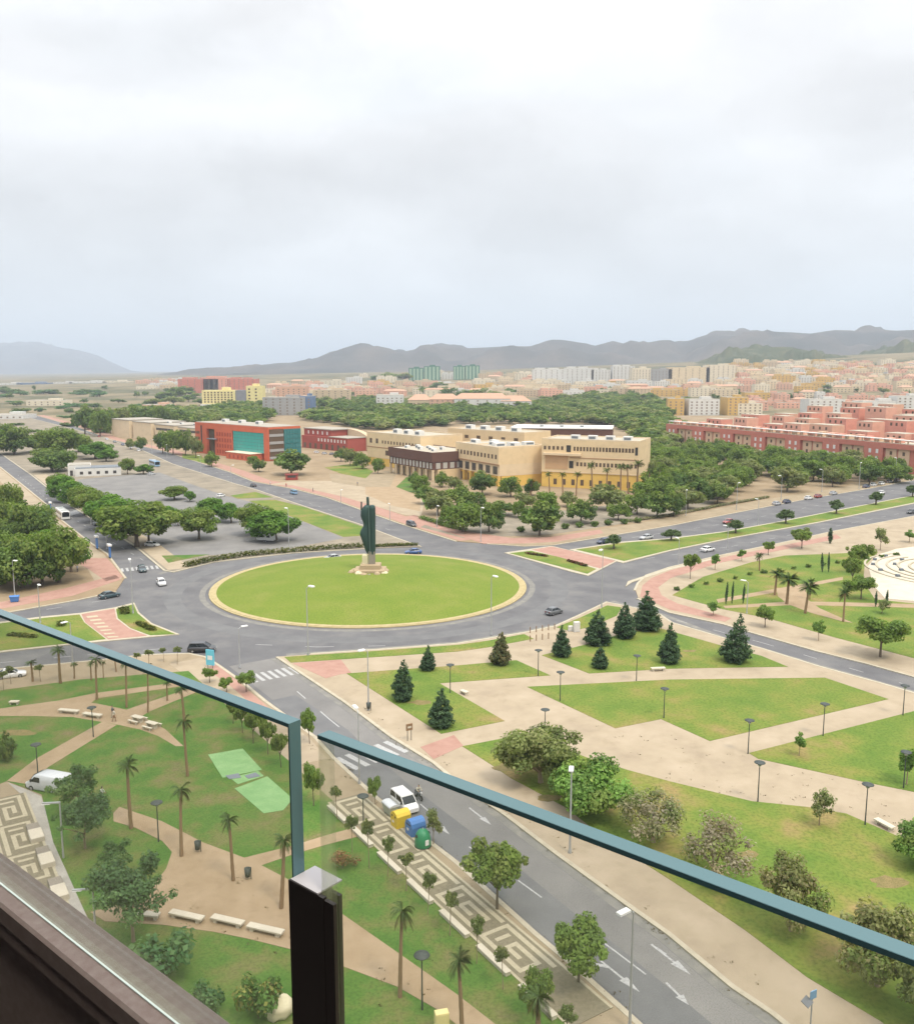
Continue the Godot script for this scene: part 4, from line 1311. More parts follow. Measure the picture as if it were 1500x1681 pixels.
# ---------------------------------------------------------------- the campus
func university(e):
	var o = thing("university", "long beige university building with yellow base and brown entrance block", "building", Vector3(e[0][0], 0, e[0][1]), 0.0)
	var base = Vector3(e[0][0], 0, e[0][1])
	var wings = []
	for k in e:
		var w = Node3D.new()
		w.name = "wing"
		o.add_child(w, true)
		w.position = Vector3(k[0], 0, k[1]) - base
		w.rotation.y = k[2]
		wings.append(w)
	# 0: west wing
	var a = wings[0]
	var l = e[0][3]
	bx("wall", a, M.u_wall, 0, l, 4.0, 16.2, -26, 0)
	bx("base_wall", a, M.u_yellow, 0.1, l - 0.1, -0.2, 4.0, -25.8, -0.1)
	bx("roof", a, M.gravel_roof, 0.4, l - 0.4, 16.2, 16.5, -25.6, -0.4)
	parapet(a, "u_wall_pale", 0, l, 16.2, -26, 0)
	bx("band", a, M.u_trim, -0.1, l + 0.1, 9.2, 9.6, -0.2, 0.12)
	row(a, 2, 1.0, l * 0.26, 11.4, 2.0, 2.4, 0, "window_brown")
	row(a, 13, l * 0.28, l, 11.6, 1.1, 1.5, 0, "window_brown")
	row(a, 4, l * 0.3, l, 5.8, 2.4, 2.4, 0, "window_brown")
	for i in 3:
		roof_unit(a, l * (0.35 + 0.2 * i), 16.5, -8.0, 4.0, 2.2, 3.0)
	# 1: brown entrance block on columns
	a = wings[1]
	l = e[1][3]
	bx("fascia", a, M.u_brown, 0, l, 8.2, 12.0, -24, 0)
	bx("wall", a, M.u_brown, 0.3, l - 0.3, 4.8, 8.2, -24, -0.6)
	bx("lobby_wall", a, M.u_wall, 0.3, l - 0.3, -0.2, 4.8, -24, -3.2)
	bx("roof", a, M.gravel_roof, 0.4, l - 0.4, 12.0, 12.2, -23.6, -0.4)
	parapet(a, "u_brown", 0, l, 12.0, -24, 0, 0.5)
	row(a, 13, 0.6, l - 0.4, 5.2, 1.5, 2.6, -0.55, "window_pale")
	row(a, 5, -20.0, -1.5, 5.2, 2.2, 2.6, l - 0.28, "window_pale", 1)
	row(a, 7, 1.0, l - 1.0, 0.2, 1.8, 3.6, -3.15, "window_dark")
	for i in 8:
		var c = bx("column", a, M.u_wall_pale, -0.45, 0.45, -0.2, 4.8, -0.45, 0.45)
		c.position = Vector3(0.8 + i * (l - 1.6) / 7.0, 0, -0.9)
	for i in 7:
		roof_unit(a, l * (0.2 + 0.1 * i), 12.2, -6.0 - (i % 3) * 3.5, 2.2, 1.2 + 0.4 * (i % 2), 1.8)
	# 2: front block with a loggia
	a = wings[2]
	l = e[2][3]
	bx("wall", a, M.u_wall, 0, l, 9.4, 16.0, -24, 0)
	bx("loggia_wall", a, M.u_wall_pale, 0, l, 4.6, 9.4, -24, -0.5)
	bx("base_wall", a, M.u_yellow, 0.1, l - 0.1, -0.2, 4.6, -24, -1.6)
	bx("roof", a, M.gravel_roof, 0.4, l - 0.4, 16.0, 16.2, -23.6, -0.4)
	parapet(a, "u_wall_pale", 0, l, 16.0, -24, 0, 0.6)
	bx("band", a, M.u_trim, -0.1, l + 0.1, 9.1, 9.5, -0.3, 0.12)
	row(a, 12, 0.6, l - 0.6, 11.6, 1.4, 1.8, 0, "window_brown")
	row(a, 6, 0.6, l - 0.4, 5.2, 3.4, 3.2, -0.45, "window_dark")
	row(a, 6, 0.4, l - 0.4, 0.3, 2.6, 3.2, -1.55, "window_brown")
	for i in 7:
		var c = bx("column", a, M.u_yellow, -0.5, 0.5, -0.2, 4.6, -0.5, 0.5)
		c.position = Vector3(0.6 + i * (l - 1.2) / 6.0, 0, -0.6)
	for i in 4:
		roof_unit(a, l * (0.15 + 0.22 * i), 16.2, -7.0 - (i % 2) * 5.0, 5.0, 1.6, 2.4)
	# 3: its return towards the recess
	a = wings[3]
	l = e[3][3]
	bx("wall", a, M.u_wall, 0, l, 4.6, 16.0, -18, 0)
	bx("base_wall", a, M.u_yellow, 0.1, l - 0.1, -0.2, 4.6, -17.8, -0.1)
	bx("roof", a, M.gravel_roof, 0.4, l - 0.4, 16.0, 16.22, -17.6, -0.4)
	parapet(a, "u_wall_pale", 0, l, 16.0, -18, 0, 0.62)
	bx("band", a, M.u_trim, -0.05, l + 0.05, 9.3, 9.62, -0.2, 0.12)
	row(a, 7, 0.5, l - 0.5, 11.4, 1.7, 1.9, 0, "window_brown")
	row(a, 8, 0.5, l - 0.5, 6.3, 1.5, 1.6, 0, "window_brown")
	for i in 3:
		roof_unit(a, l * (0.2 + 0.3 * i), 16.22, -6.0, 5.0, 1.5, 3.0)
	# 4: east wing
	a = wings[4]
	l = e[4][3]
	bx("wall", a, M.u_wall, 0, l, 6.4, 19.6, -22, 0)
	bx("base_wall", a, M.u_yellow, 0.1, l - 0.1, -0.2, 6.4, -21.8, -0.1)
	bx("roof", a, M.gravel_roof, 0.4, l - 0.4, 19.6, 19.8, -21.6, -0.4)
	parapet(a, "u_wall_pale", 0, l, 19.6, -22, 0, 0.6)
	bx("band", a, M.u_trim, l * 0.3, l + 0.1, 12.4, 12.65, -0.2, 0.14)
	bx("band", a, M.u_wall_pale, -0.1, l + 0.1, 6.3, 6.7, -0.2, 0.16)
	bx("stucco_panel", a, M.u_orange, l * 0.04, l * 0.28, 7.6, 13.4, -0.2, 0.1)
	bx("balcony", a, M.u_wall_pale, l * 0.02, l * 0.42, 13.4, 14.3, -0.2, 1.4)
	row(a, 5, 0.5, l * 0.24, 15.6, 1.0, 1.5, 0, "window_brown")
	row(a, 1, l * 0.25, l * 0.32, 14.8, 1.9, 2.8, 0, "window_dark")
	row(a, 10, l * 0.33, l * 0.66, 15.4, 0.8, 1.7, 0, "window_brown")
	row(a, 9, l * 0.66, l * 0.955, 15.4, 0.95, 1.7, 0, "window_brown")
	row(a, 1, l * 0.955, l * 0.995, 14.4, 1.1, 3.2, 0, "window_dark")
	row(a, 16, l * 0.36, l * 0.99, 9.2, 0.95, 1.6, 0, "window_brown")
	row(a, 1, l * 0.29, l * 0.34, 8.2, 1.8, 3.0, 0, "window_dark")
	row(a, 9, l * 0.1, l * 0.95, 1.2, 1.4, 2.4, -0.1, "window_brown")
	for i in 4:
		roof_unit(a, l * (0.32 + 0.18 * i), 19.8, -5.0, 3.6, 1.8, 2.6)
	# 5: rear block, 6: rear brown block with a pale roof
	a = wings[5]
	l = e[5][3]
	bx("wall", a, M.u_wall, 0, l, -0.2, 18.0, -20, 0)
	bx("roof", a, M.gravel_roof, 0.4, l - 0.4, 18.0, 18.2, -19.6, -0.4)
	parapet(a, "u_wall_pale", 0, l, 18.0, -20, 0, 0.6)
	row(a, 6, 1.0, l - 1.0, 14.0, 2.6, 1.6, 0, "window_brown")
	for i in 4:
		roof_unit(a, l * (0.2 + 0.2 * i), 18.2, -6.0, 4.4, 2.2, 3.0)
	a = wings[6]
	l = e[6][3]
	bx("wall", a, M.u_brown, 0, l, -0.2, 18.4, -26, 0)
	bx("roof", a, M.white_unit, -0.3, l + 0.3, 18.4, 18.9, -26.3, 0.3)
	for i in 3:
		roof_unit(a, l * (0.3 + 0.2 * i), 18.9, -6.0, 2.2, 1.2, 2.0)

func red_faculty(x, z, yaw, l):
	var o = thing("faculty_building", "bright red faculty building with a large teal glass front", "building", Vector3(x, 0, z), yaw)
	var h = 18.0
	var d = 21.0
	bx("wall", o, M.red_clad, 0, l * 0.16, -0.2, h, -d, 0)
	bx("wall", o, M.red_clad, l * 0.16, l * 0.95, -0.2, h, -d, -1.6)
	bx("lintel", o, M.red_clad, l * 0.16, l * 0.95, 14.8, h, -1.6, 0)
	bx("pier", o, M.red_clad, l * 0.895, l * 0.95, -0.2, 14.8, -1.6, 0)
	bx("wall", o, M.red_clad, l * 0.27, l * 0.505, -0.2, 14.8, -1.6, 0)
	bx("roof", o, M.flat_roof, 0.4, l * 0.95 - 0.4, h, h + 0.3, -d + 0.4, -0.4)
	row(o, 1, l * 0.06, l * 0.12, 1.0, l * 0.018, 15.5, 0, "window_dark")
	for f in 4:
		row(o, 3, 0.4, l * 0.065, 1.6 + f * 3.3, 1.1, 1.5, 0, "window_brown")
		row(o, 6, l * 0.29, l * 0.5, 1.4 + f * 3.3, l * 0.02, 2.1, 0, "red_clad_dark")
	bx("recess_panel", o, M.window_brown, l * 0.165, l * 0.268, 0, 14.7, -1.7, -1.4)  # brown sheet filling the tall recess
	bx("canopy", o, M.slate, l * 0.2, l * 0.3, 9.0, 9.5, -1.4, 2.0)
	# the glass front, pane by pane
	var gx0 = l * 0.51
	var gx1 = l * 0.89
	var nx = 10
	var ny = 6
	for i in nx:
		for j in ny:
			var w = (gx1 - gx0) / nx
			var p = part("pane", box_mesh(Vector3(0.07, 0.07, -0.05), Vector3(1.0, 1.0, 0.05)), M.glass_teal, o)
			p.scale = Vector3(w - 0.05, 1.75, 1)
			p.position = Vector3(gx0 + i * w, 3.9 + j * 1.8, -0.3)
	bx("glass_frame", o, M.mullion, gx0, gx1, 3.8, 14.8, -0.7, -0.36)
	bx("podium", o, M.red_clad, l * 0.56, l * 0.86, -0.2, 3.7, -1.6, 7.0)
	bx("podium_roof", o, M.cream_pale, l * 0.555, l * 0.865, 3.7, 4.0, -1.6, 7.2)
	row(o, 5, l * 0.58, l * 0.84, 0.8, 1.6, 1.8, 7.0, "red_clad_dark")
	# the side towards the forecourt: stacked bands, then a darker glass corner
	for f in 4:
		bx("floor_band", o, M.house_grey, l * 0.95, l * 0.957, 1.0 + f * 4.0, 2.4 + f * 4.0, -9.5, -0.6)
		bx("ribbon_window", o, M.window_brown, l * 0.95, l * 0.954, 2.4 + f * 4.0, 5.0 + f * 4.0, -9.5, -0.6)
	bx("glass_core", o, M.mullion, l * 0.95, l * 0.954, -0.2, 16.8, -d, -9.8)
	for i in 6:
		for j in 6:
			var p = part("pane", box_mesh(Vector3(-0.05, 0.07, 0.07), Vector3(0.05, 1.0, 1.0)), M.glass_teal_dark, o)
			p.scale = Vector3(1, 2.5, (d - 10.0) / 6.0)
			p.position = Vector3(l * 0.957, 1.2 + j * 2.55, -d + 0.1 + i * (d - 10.0) / 6.0)
	for i in 3:
		roof_unit(o, l * (0.2 + i * 0.22), h + 0.3, -11, 3.6, 1.8, 3.0)

func lecture_hall(x, z, yaw, l):
	var o = thing("lecture_building", "low beige lecture building of stepped blocks by the avenue", "building", Vector3(x, 0, z), yaw)
	var n = 4
	for i in n:
		var x0 = l * i / n
		var x1 = l * (i + 0.92) / n
		var h = 12.5 - i * 0.7
		bx("wall", o, M.cream, x0, x1, -0.2, h, -26 - i * 2, -i * 1.5)
		bx("roof", o, M.flat_roof, x0 - 0.2, x1 + 0.2, h, h + 0.6, -26 - i * 2, -i * 1.5 + 0.3)
		if i > 1:
			row(o, 1, x0, x1, 3.0, (x1 - x0) * 0.85, 1.6, -i * 1.5, "window_dark")
			row(o, 1, x0, x1, 7.5, (x1 - x0) * 0.85, 1.6, -i * 1.5, "window_dark")
	bx("link", o, M.slate, l * 0.2, l, -0.2, 9.0, -24, -8.0)
	for i in 3:
		roof_unit(o, l * (0.5 + 0.15 * i), 11.5, -14, 3.0, 1.4, 2.2)

func brick_school(x, z, yaw, l):
	var o = thing("school_building", "dark brick school with a curved pale gable beside the glass building", "building", Vector3(x, 0, z), yaw)
	bx("wall", o, M.brick_red, 0, l, -0.2, 8.0, -18, 0)
	bx("upper_wall", o, M.brick_red, 0, l * 0.6, 8.0, 12.0, -18, -2.0)
	bx("roof", o, M.flat_roof, -0.3, l * 0.62, 12.0, 12.6, -18.3, -1.6)
	bx("roof", o, M.flat_roof, l * 0.6, l + 0.3, 8.0, 8.4, -18, 0.3)
	row(o, 9, l * 0.35, l * 0.98, 5.0, 1.3, 1.9, 0, "white_unit")
	row(o, 5, l * 0.05, l * 0.57, 9.0, 1.3, 2.0, -2.0, "white_unit")
	row(o, 8, 0.5, l - 0.5, 0.4, 2.4, 3.2, 0, "window_brown")
	var rows = []
	for zz in [-17.8, -14.0]:
		var r = []
		for i in 13:
			var a = PI * 0.5 * i / 12.0
			r.append(Vector3(l * 0.62 + sin(a) * l * 0.55, 0.5 + cos(a) * 12.0, zz))
		r.append(Vector3(l * 0.62, 0.5, zz))
		rows.append(r)
	part("curved_gable", loft(rows, false), M.house_tan, o)

func lot_office(x, z, yaw, l):
	var o = thing("white_office", "low white flat roofed building at the end of the parking lot", "building", Vector3(x, 0, z), yaw)
	bx("wall", o, M.house_white, 0, l, -0.1, 3.6, -12, 0)
	bx("annex", o, M.house_white, -3.0, l * 0.35, -0.1, 4.8, -16, -4.2)
	bx("roof", o, M.slate, 0.3, l - 0.3, 3.6, 3.9, -11.7, -0.3)
	bx("roof", o, M.flat_roof, -2.7, l * 0.35 - 0.3, 4.8, 5.1, -15.7, -4.5)
	row(o, 5, 1.0, l - 1.0, 1.0, 1.4, 1.3, 0, "window_dark")
	row(o, 1, -2.5, -0.5, 0.2, 1.2, 2.4, -4.2, "window_dark", 0, "door")

func red_block(x, z, yaw, l):
	var o = thing("red_apartment_block", "long brick red apartment block with cream recesses and roof terraces", "building", Vector3(x, 0, z), yaw)
	bx("wall", o, M.apt_red, 0, l, -0.2, 13.4, -14, -1.4)
	bx("fascia", o, M.apt_red, 0, l, 11.2, 13.6, -1.4, 0)
	var n = 7
	var w = l / n
	for i in n:
		var x0 = i * w
		bx("pier", o, M.apt_red, x0, x0 + w * 0.42, -0.2, 11.2, -1.4, 0)
		row(o, 2, x0 + w * 0.06, x0 + w * 0.38, 2.0, 1.5, 2.0, 0, "white_unit")
		row(o, 2, x0 + w * 0.06, x0 + w * 0.38, 5.0, 1.5, 2.0, 0, "white_unit")
		row(o, 2, x0 + w * 0.06, x0 + w * 0.38, 8.4, 1.5, 2.0, 0, "white_unit")
		for q in 2:
			var a = x0 + w * (0.46 + 0.27 * q)
			bx("recess_wall", o, M.apt_cream, a, a + w * 0.23, -0.1, 11.1, -1.5, -0.9)
			for f in 3:
				row(o, 1, a, a + w * 0.23, 1.6 + f * 3.3, 1.4, 1.7, -0.9, "window_brown")
	bx("roof", o, M.gravel_roof, 0.3, l - 0.3, 13.4, 13.7, -13.7, -0.3)
	# pergola rail along the edge of the roof terrace
	var m = int(l / 4.5)
	for i in m:
		var p = bx("pergola_post", o, M.apt_cream, -0.25, 0.25, 0, 1.7, -0.25, 0.25)
		p.position = Vector3(2.0 + i * 4.5, 13.6, -1.2)
	bx("pergola_beam", o, M.white_unit, 1.0, l - 1.0, 15.3, 15.6, -3.4, -0.8)
	var q = RandomNumberGenerator.new()
	q.seed = 31
	for i in int(m * 0.7):
		bx("terrace_wall", o, M[["apt_salmon", "apt_pink", "apt_cream"][i % 3]], 3.0 + i * 6.2, 3.0 + i * 6.2 + q.randf_range(2.0, 4.8), 13.7, 13.7 + q.randf_range(1.4, 2.6), -8.0, -4.0)
	# set-back pink penthouses, several rows of them
	for r in 5:
		for i in 8:
			var w2 = q.randf_range(10.0, 17.0)
			var x0 = l * (0.10 + 0.115 * i) + q.randf_range(-4, 4) + r * 9.0
			var z0 = -20.0 - r * 19.0
			var hh = 15.0 + r * 2.4 + q.randf_range(0.5, 4.5)
			var pent = bx("penthouse", o, M[["apt_pink", "apt_salmon", "apt_pink", "apt_salmon", "house_pink"][(i + r * 2) % 5]], x0, x0 + w2, -0.2, hh, z0 - 9.0, z0)
			bx("roof", pent, M.gravel_roof, x0 + 0.3, x0 + w2 - 0.3, hh, hh + 0.25, z0 - 8.7, z0 - 0.3)
			for k in 3:
				bx("window", pent, M.window_brown, x0 + w2 * (0.15 + 0.28 * k), x0 + w2 * (0.15 + 0.28 * k) + 1.3, hh - 2.6, hh - 1.0, z0 - 0.05, z0 + 0.06)

func kiosk(x, z, label):
	var o = thing("kiosk", label, "kiosk", Vector3(x, 0.14, z), 0.2)
	bx("wall", o, M.paint_red, -2.6, 2.6, 0, 2.4, -1.4, 1.4)
	part("roof", soft_box(Vector3(-3.0, 2.4, -1.8), Vector3(3.0, 2.75, 1.8), 0.1), M.paint_red, o)
	bx("counter_window", o, M.window_dark, -1.8, 1.8, 1.1, 2.0, 1.38, 1.45)
	for s in [-1.0, 1.0]:
		part("post", tube([[Vector3(s * 2.8, 0, 1.6), 0.06], [Vector3(s * 2.8, 2.45, 1.6), 0.06]], 6), M.paint_red, o)

func yellow_tower(x, z, h, h2):
	var o = thing("yellow_apartment_tower", "pale yellow apartment tower with a grey stair core", "building", Vector3(x, land(x, z) - 0.5, z), 0.0)
	bx("wall", o, M.tower_yellow, 0, 44, 0, h, -20, 0)
	bx("stair_core", o, M.tower_grey, 44.1, 58, 0, h, -20, -3)
	bx("wall", o, M.tower_yellow, 58.1, 80, 0, h2, -24, -5)
	bx("roof_hut", o, M.tower_yellow, 26, 36, h, h + 4, -14, -4)
	bx("roof_hut", o, M.tower_yellow, 66, 74, h2, h2 + 3, -18, -8)
	bx("podium", o, M.house_white, -2, 60, 0, 3.2, -20, 2)
	for f in 5:
		for i in 9:
			var w = bx("window", o, M.window_brown, -1.1, 1.1, 0, 1.9, -0.1, 0.15)
			w.position = Vector3(4 + i * 4.5, 5.0 + f * (h - 6.0) / 5.0, 0)
		bx("window", o, M.window_brown, 61, 63.5, 5.0 + f * (h2 - 6.0) / 5.0, 7.0 + f * (h2 - 6.0) / 5.0, -5.1, -4.85)
		bx("window", o, M.window_brown, 70, 72.5, 5.0 + f * (h2 - 6.0) / 5.0, 7.0 + f * (h2 - 6.0) / 5.0, -5.1, -4.85)

func green_tower(x, z, w, h, label):
	var o = thing("green_apartment_tower", label, "building", Vector3(x, land(x, z) - 1.0, z), 0.0, "green apartment towers in the distance")
	bx("wall", o, M.tower_green, -w / 2, w / 2, 0, h + 1.0, -16, 0)
	bx("roof_hut", o, M.tower_green, -w * 0.15, w * 0.2, h + 1.0, h + 4.0, -12, -4)
	for i in 4:
		bx("balcony_stack", o, M.tower_green_pale, -w / 2 + w * (0.06 + 0.24 * i), -w / 2 + w * (0.20 + 0.24 * i), 2, h - 1.0, -0.5, 0.8)

func panel_on(x, z, y):
	var o = thing("blue_hoarding", "bright blue panel on the white block behind the trees", "hoarding", Vector3(x, y, z), 0.05)
	bx("panel", o, M.bin_blue, -7, 7, 1.0, 7.0, -0.3, 0.0)
	bx("post", o, M.galvanised, -5.2, -4.8, -0.5, 1.0, -0.3, -0.02)
	bx("post", o, M.galvanised, 4.8, 5.2, -0.5, 1.0, -0.3, -0.02)

# ridge: [azimuth in degrees, crest height]; the slope falls off to both sides of the crest
func hill(called, ridge, dist, width, sd, mat = "hill_scrub"):
	var n = FastNoiseLite.new()
	n.seed = sd
	n.frequency = 1.0 / (width * 0.45)
	n.fractal_octaves = 5
	var st = st_new()
	st.set_smooth_group(1)
	var na = 220
	var nr = 30
	var a0 = ridge[0][0]
	var a1 = ridge[ridge.size() - 1][0]
	var P2 = []
	for i in na + 1:
		var az = lerpf(a0, a1, float(i) / na)
		var k = 0
		while k < ridge.size() - 2 and ridge[k + 1][0] < az:
			k += 1
		var u = clampf((az - ridge[k][0]) / (ridge[k + 1][0] - ridge[k][0]), 0.0, 1.0)
		var h = lerpf(ridge[k][1], ridge[k + 1][1], u)
		var rr = []
		for j in nr + 1:
			var t = float(j) / nr * 2.0 - 1.0
			var d = dist + t * width
			var a = deg_to_rad(az)
			var x = sin(a) * d
			var z = -cos(a) * d
			var s = pow(cos(t * PI * 0.5), 1.4)
			var crest = 1.0 - smoothstep(0.0, 0.25, absf(t))
			var y = h * 1.03 * s + (n.get_noise_2d(x, z) - 0.1) * h * 0.75 * s * (1.0 - 0.95 * crest)
			rr.append(Vector3(x, y - 4.0, z))
		P2.append(rr)
	for i in na:
		for j in nr:
			for p in [P2[i][j], P2[i][j + 1], P2[i + 1][j + 1], P2[i][j], P2[i + 1][j + 1], P2[i + 1][j]]:
				st.add_vertex(p)
	structure(called, done(st), M[mat])


func plants(kind, a, label, group, y):
	for i in range(0, a.size(), 5):
		var words = ""
		if kind == "far" or kind == "mass":
			words = ["dark ", "mid green ", "deep toned ", "olive toned ", "fresh toned "][a[i] % 5] + ("broad " if a[i + 3] > a[i + 4] * 1.45 else "upright " if a[i + 3] < a[i + 4] * 1.05 else "")
		elif a.size() > 40 and (kind == "umbrella" or kind == "bush"):
			words = ["", "lighter ", "darker "][a[i] % 3] + ("large " if a[i + 3] > 9.0 else "small " if a[i + 3] < 5.5 else "")
		plant(kind, a[i], a[i + 1], a[i + 2], a[i + 3], a[i + 4], words + label, group, y)

func copies(p, a, label, group, y):
	for i in range(0, a.size(), 6):
		copy(p, label, Vector3(a[i], y, a[i + 1]), a[i + 2], Vector3(a[i + 3], a[i + 4], a[i + 5]), group)

func houses(a, wall, kind, label, group, called):
	for i in range(0, a.size(), 6):
		house(a[i], a[i + 1], a[i + 2], a[i + 3], a[i + 4], a[i + 5], wall, kind, label, group, called)

# [x, z, turn, width, depth, height, wall, roof kind] for each house of a quarter
func quarter(a, place):
	var walls = ["house_pink", "cream", "house_tan", "cream_pale", "apt_salmon", "house_white", "house_ochre"]
	var tones = ["salmon", "cream", "tan", "pale cream", "pinkish", "white", "ochre"]
	for i in range(0, a.size(), 8):
		var words = ("wide " if a[i + 3] > 30.0 else "narrow " if a[i + 3] < 22.0 else "") + ("tall " if a[i + 5] > 10.5 else "low " if a[i + 5] < 8.0 else "")
		var k = a[i + 7]
		house(a[i], a[i + 1], a[i + 2], a[i + 3], a[i + 4], a[i + 5], walls[a[i + 6]], k, words + tones[a[i + 6]] + [" flat roofed", " tile roofed", " terraced"][k] + " house " + place, "houses " + place)

func markings(a):
	for i in a.size():
		structure("road_marking", slab_mesh(a[i], 0.0, 0.011 if i % 2 else 0.0115), M.road_paint)


# low white retaining wall blocks between the mosaic and the lawn
func wall_block(x, z, yaw, l, label):
	var o = thing("low_wall", label, "wall", Vector3(x, 0.1, z), yaw, "low wall blocks along the mosaic")
	part("wall", soft_box(Vector3(-l / 2, 0, -0.22), Vector3(l / 2, 0.36, 0.22), 0.03), M.stone_white, o)
	part("capstone", soft_box(Vector3(-l / 2 - 0.05, 0.36, -0.28), Vector3(l / 2 + 0.05, 0.44, 0.28), 0.02), M.stone_white, o)

# curved steps of the amphitheatre with dark seat blocks
func amphitheatre(x, z, radii, a0, a1):
	var o = thing("amphitheatre", "white stepped amphitheatre with arcs of small dark seats", "amphitheatre", Vector3(x, 0.2, z), 0.0)
	for i in radii.size():
		var r = radii[i]
		var n = 28
		var rows = []
		for k in n + 1:
			var a = deg_to_rad(lerpf(a0, a1, float(k) / n))
			var d = Vector3(cos(a), 0, sin(a))
			var h = 0.12 + 0.1 * (radii.size() - i) * 0.3
			rows.append([d * r, d * r + Vector3(0, h, 0), d * (r + 0.5) + Vector3(0, h, 0), d * (r + 0.5)])
		part("step", loft(rows, false), M.kerb_stone, o)
		if i % 2 == 0:
			var m = int(r * 0.42)
			for k in m:
				var a = deg_to_rad(lerpf(a0 + 4, a1 - 4, (k + 0.5) / m))
				var s = bx("seat", o, M.slate, -0.4, 0.4, 0.0, 0.55, -0.4, 0.4)
				s.position = Vector3(cos(a) * (r + 1.0), 0.0, sin(a) * (r + 1.0))
				s.rotation.y = -a


# fallen leaves and grit gathered along kerbs and paving edges
func litter(lines, sd):
	var q = RandomNumberGenerator.new()
	q.seed = sd
	var mm = MultiMesh.new()
	mm.transform_format = MultiMesh.TRANSFORM_3D
	mm.use_colors = true
	mm.mesh = leaf_mesh([[Vector3.ZERO, Vector3(0.3, 0.012, 0.3)]], 9, 0.09, [[0.24, 0.17, 0.10], [0.30, 0.22, 0.12], [0.18, 0.14, 0.09]], 5, 0.6)
	mm.mesh.surface_set_material(0, M.leaf)
	var at = []
	for l in lines:
		for k in range(0, l[0].size() - 2, 2):
			var a = Vector2(l[0][k], l[0][k + 1])
			var b = Vector2(l[0][k + 2], l[0][k + 3])
			var n = int(a.distance_to(b) * l[1])
			var d = (b - a).normalized()
			for i in n:
				var p = a.lerp(b, q.randf()) + Vector2(-d.y, d.x) * q.randfn(l[2], l[3])
				at.append(Transform3D(Basis(Vector3.UP, q.randf() * TAU).scaled(Vector3.ONE * q.randf_range(0.4, 1.5)), Vector3(p.x, l[4], p.y)))
	mm.instance_count = at.size()
	for i in at.size():
		mm.set_instance_transform(i, at[i])
		mm.set_instance_color(i, Color(1, 1, 1) * q.randf_range(0.6, 1.3))
	var o = MultiMeshInstance3D.new()
	o.name = "leaf_litter"
	o.multimesh = mm
	o.set_meta("kind", "stuff")
	o.set_meta("label", "dry fallen leaves and grit along the kerbs and paving")
	o.set_meta("category", "leaf litter")
	add_child(o)


# a far wood that reads as one mass
func woodland(a, sd):
	var q = RandomNumberGenerator.new()
	q.seed = sd
	for v in 3:
		var mm = MultiMesh.new()
		mm.transform_format = MultiMesh.TRANSFORM_3D
		mm.mesh = P.far[[0, 1, 3][v]][0].get_node("crown").mesh.duplicate()
		mm.mesh.surface_set_material(0, M.leaf)
		var at = []
		for i in range(v * 2, a.size(), 6):
			var s = q.randf_range(1.0, 1.9)
			at.append(Transform3D(Basis(Vector3.UP, q.randf() * TAU).scaled(Vector3(s, q.randf_range(0.75, 1.15), s)), Vector3(a[i], land(a[i], a[i + 1]) - 0.6, a[i + 1])))
		mm.instance_count = at.size()
		for i in at.size():
			mm.set_instance_transform(i, at[i])
		var o = MultiMeshInstance3D.new()
		o.name = numbered("far_woodland")
		o.multimesh = mm
		o.set_meta("kind", "stuff")
		o.set_meta("label", ["dark", "green", "olive"][v] + " trees of the far wood before the city")
		o.set_meta("category", "woodland")
		add_child(o)


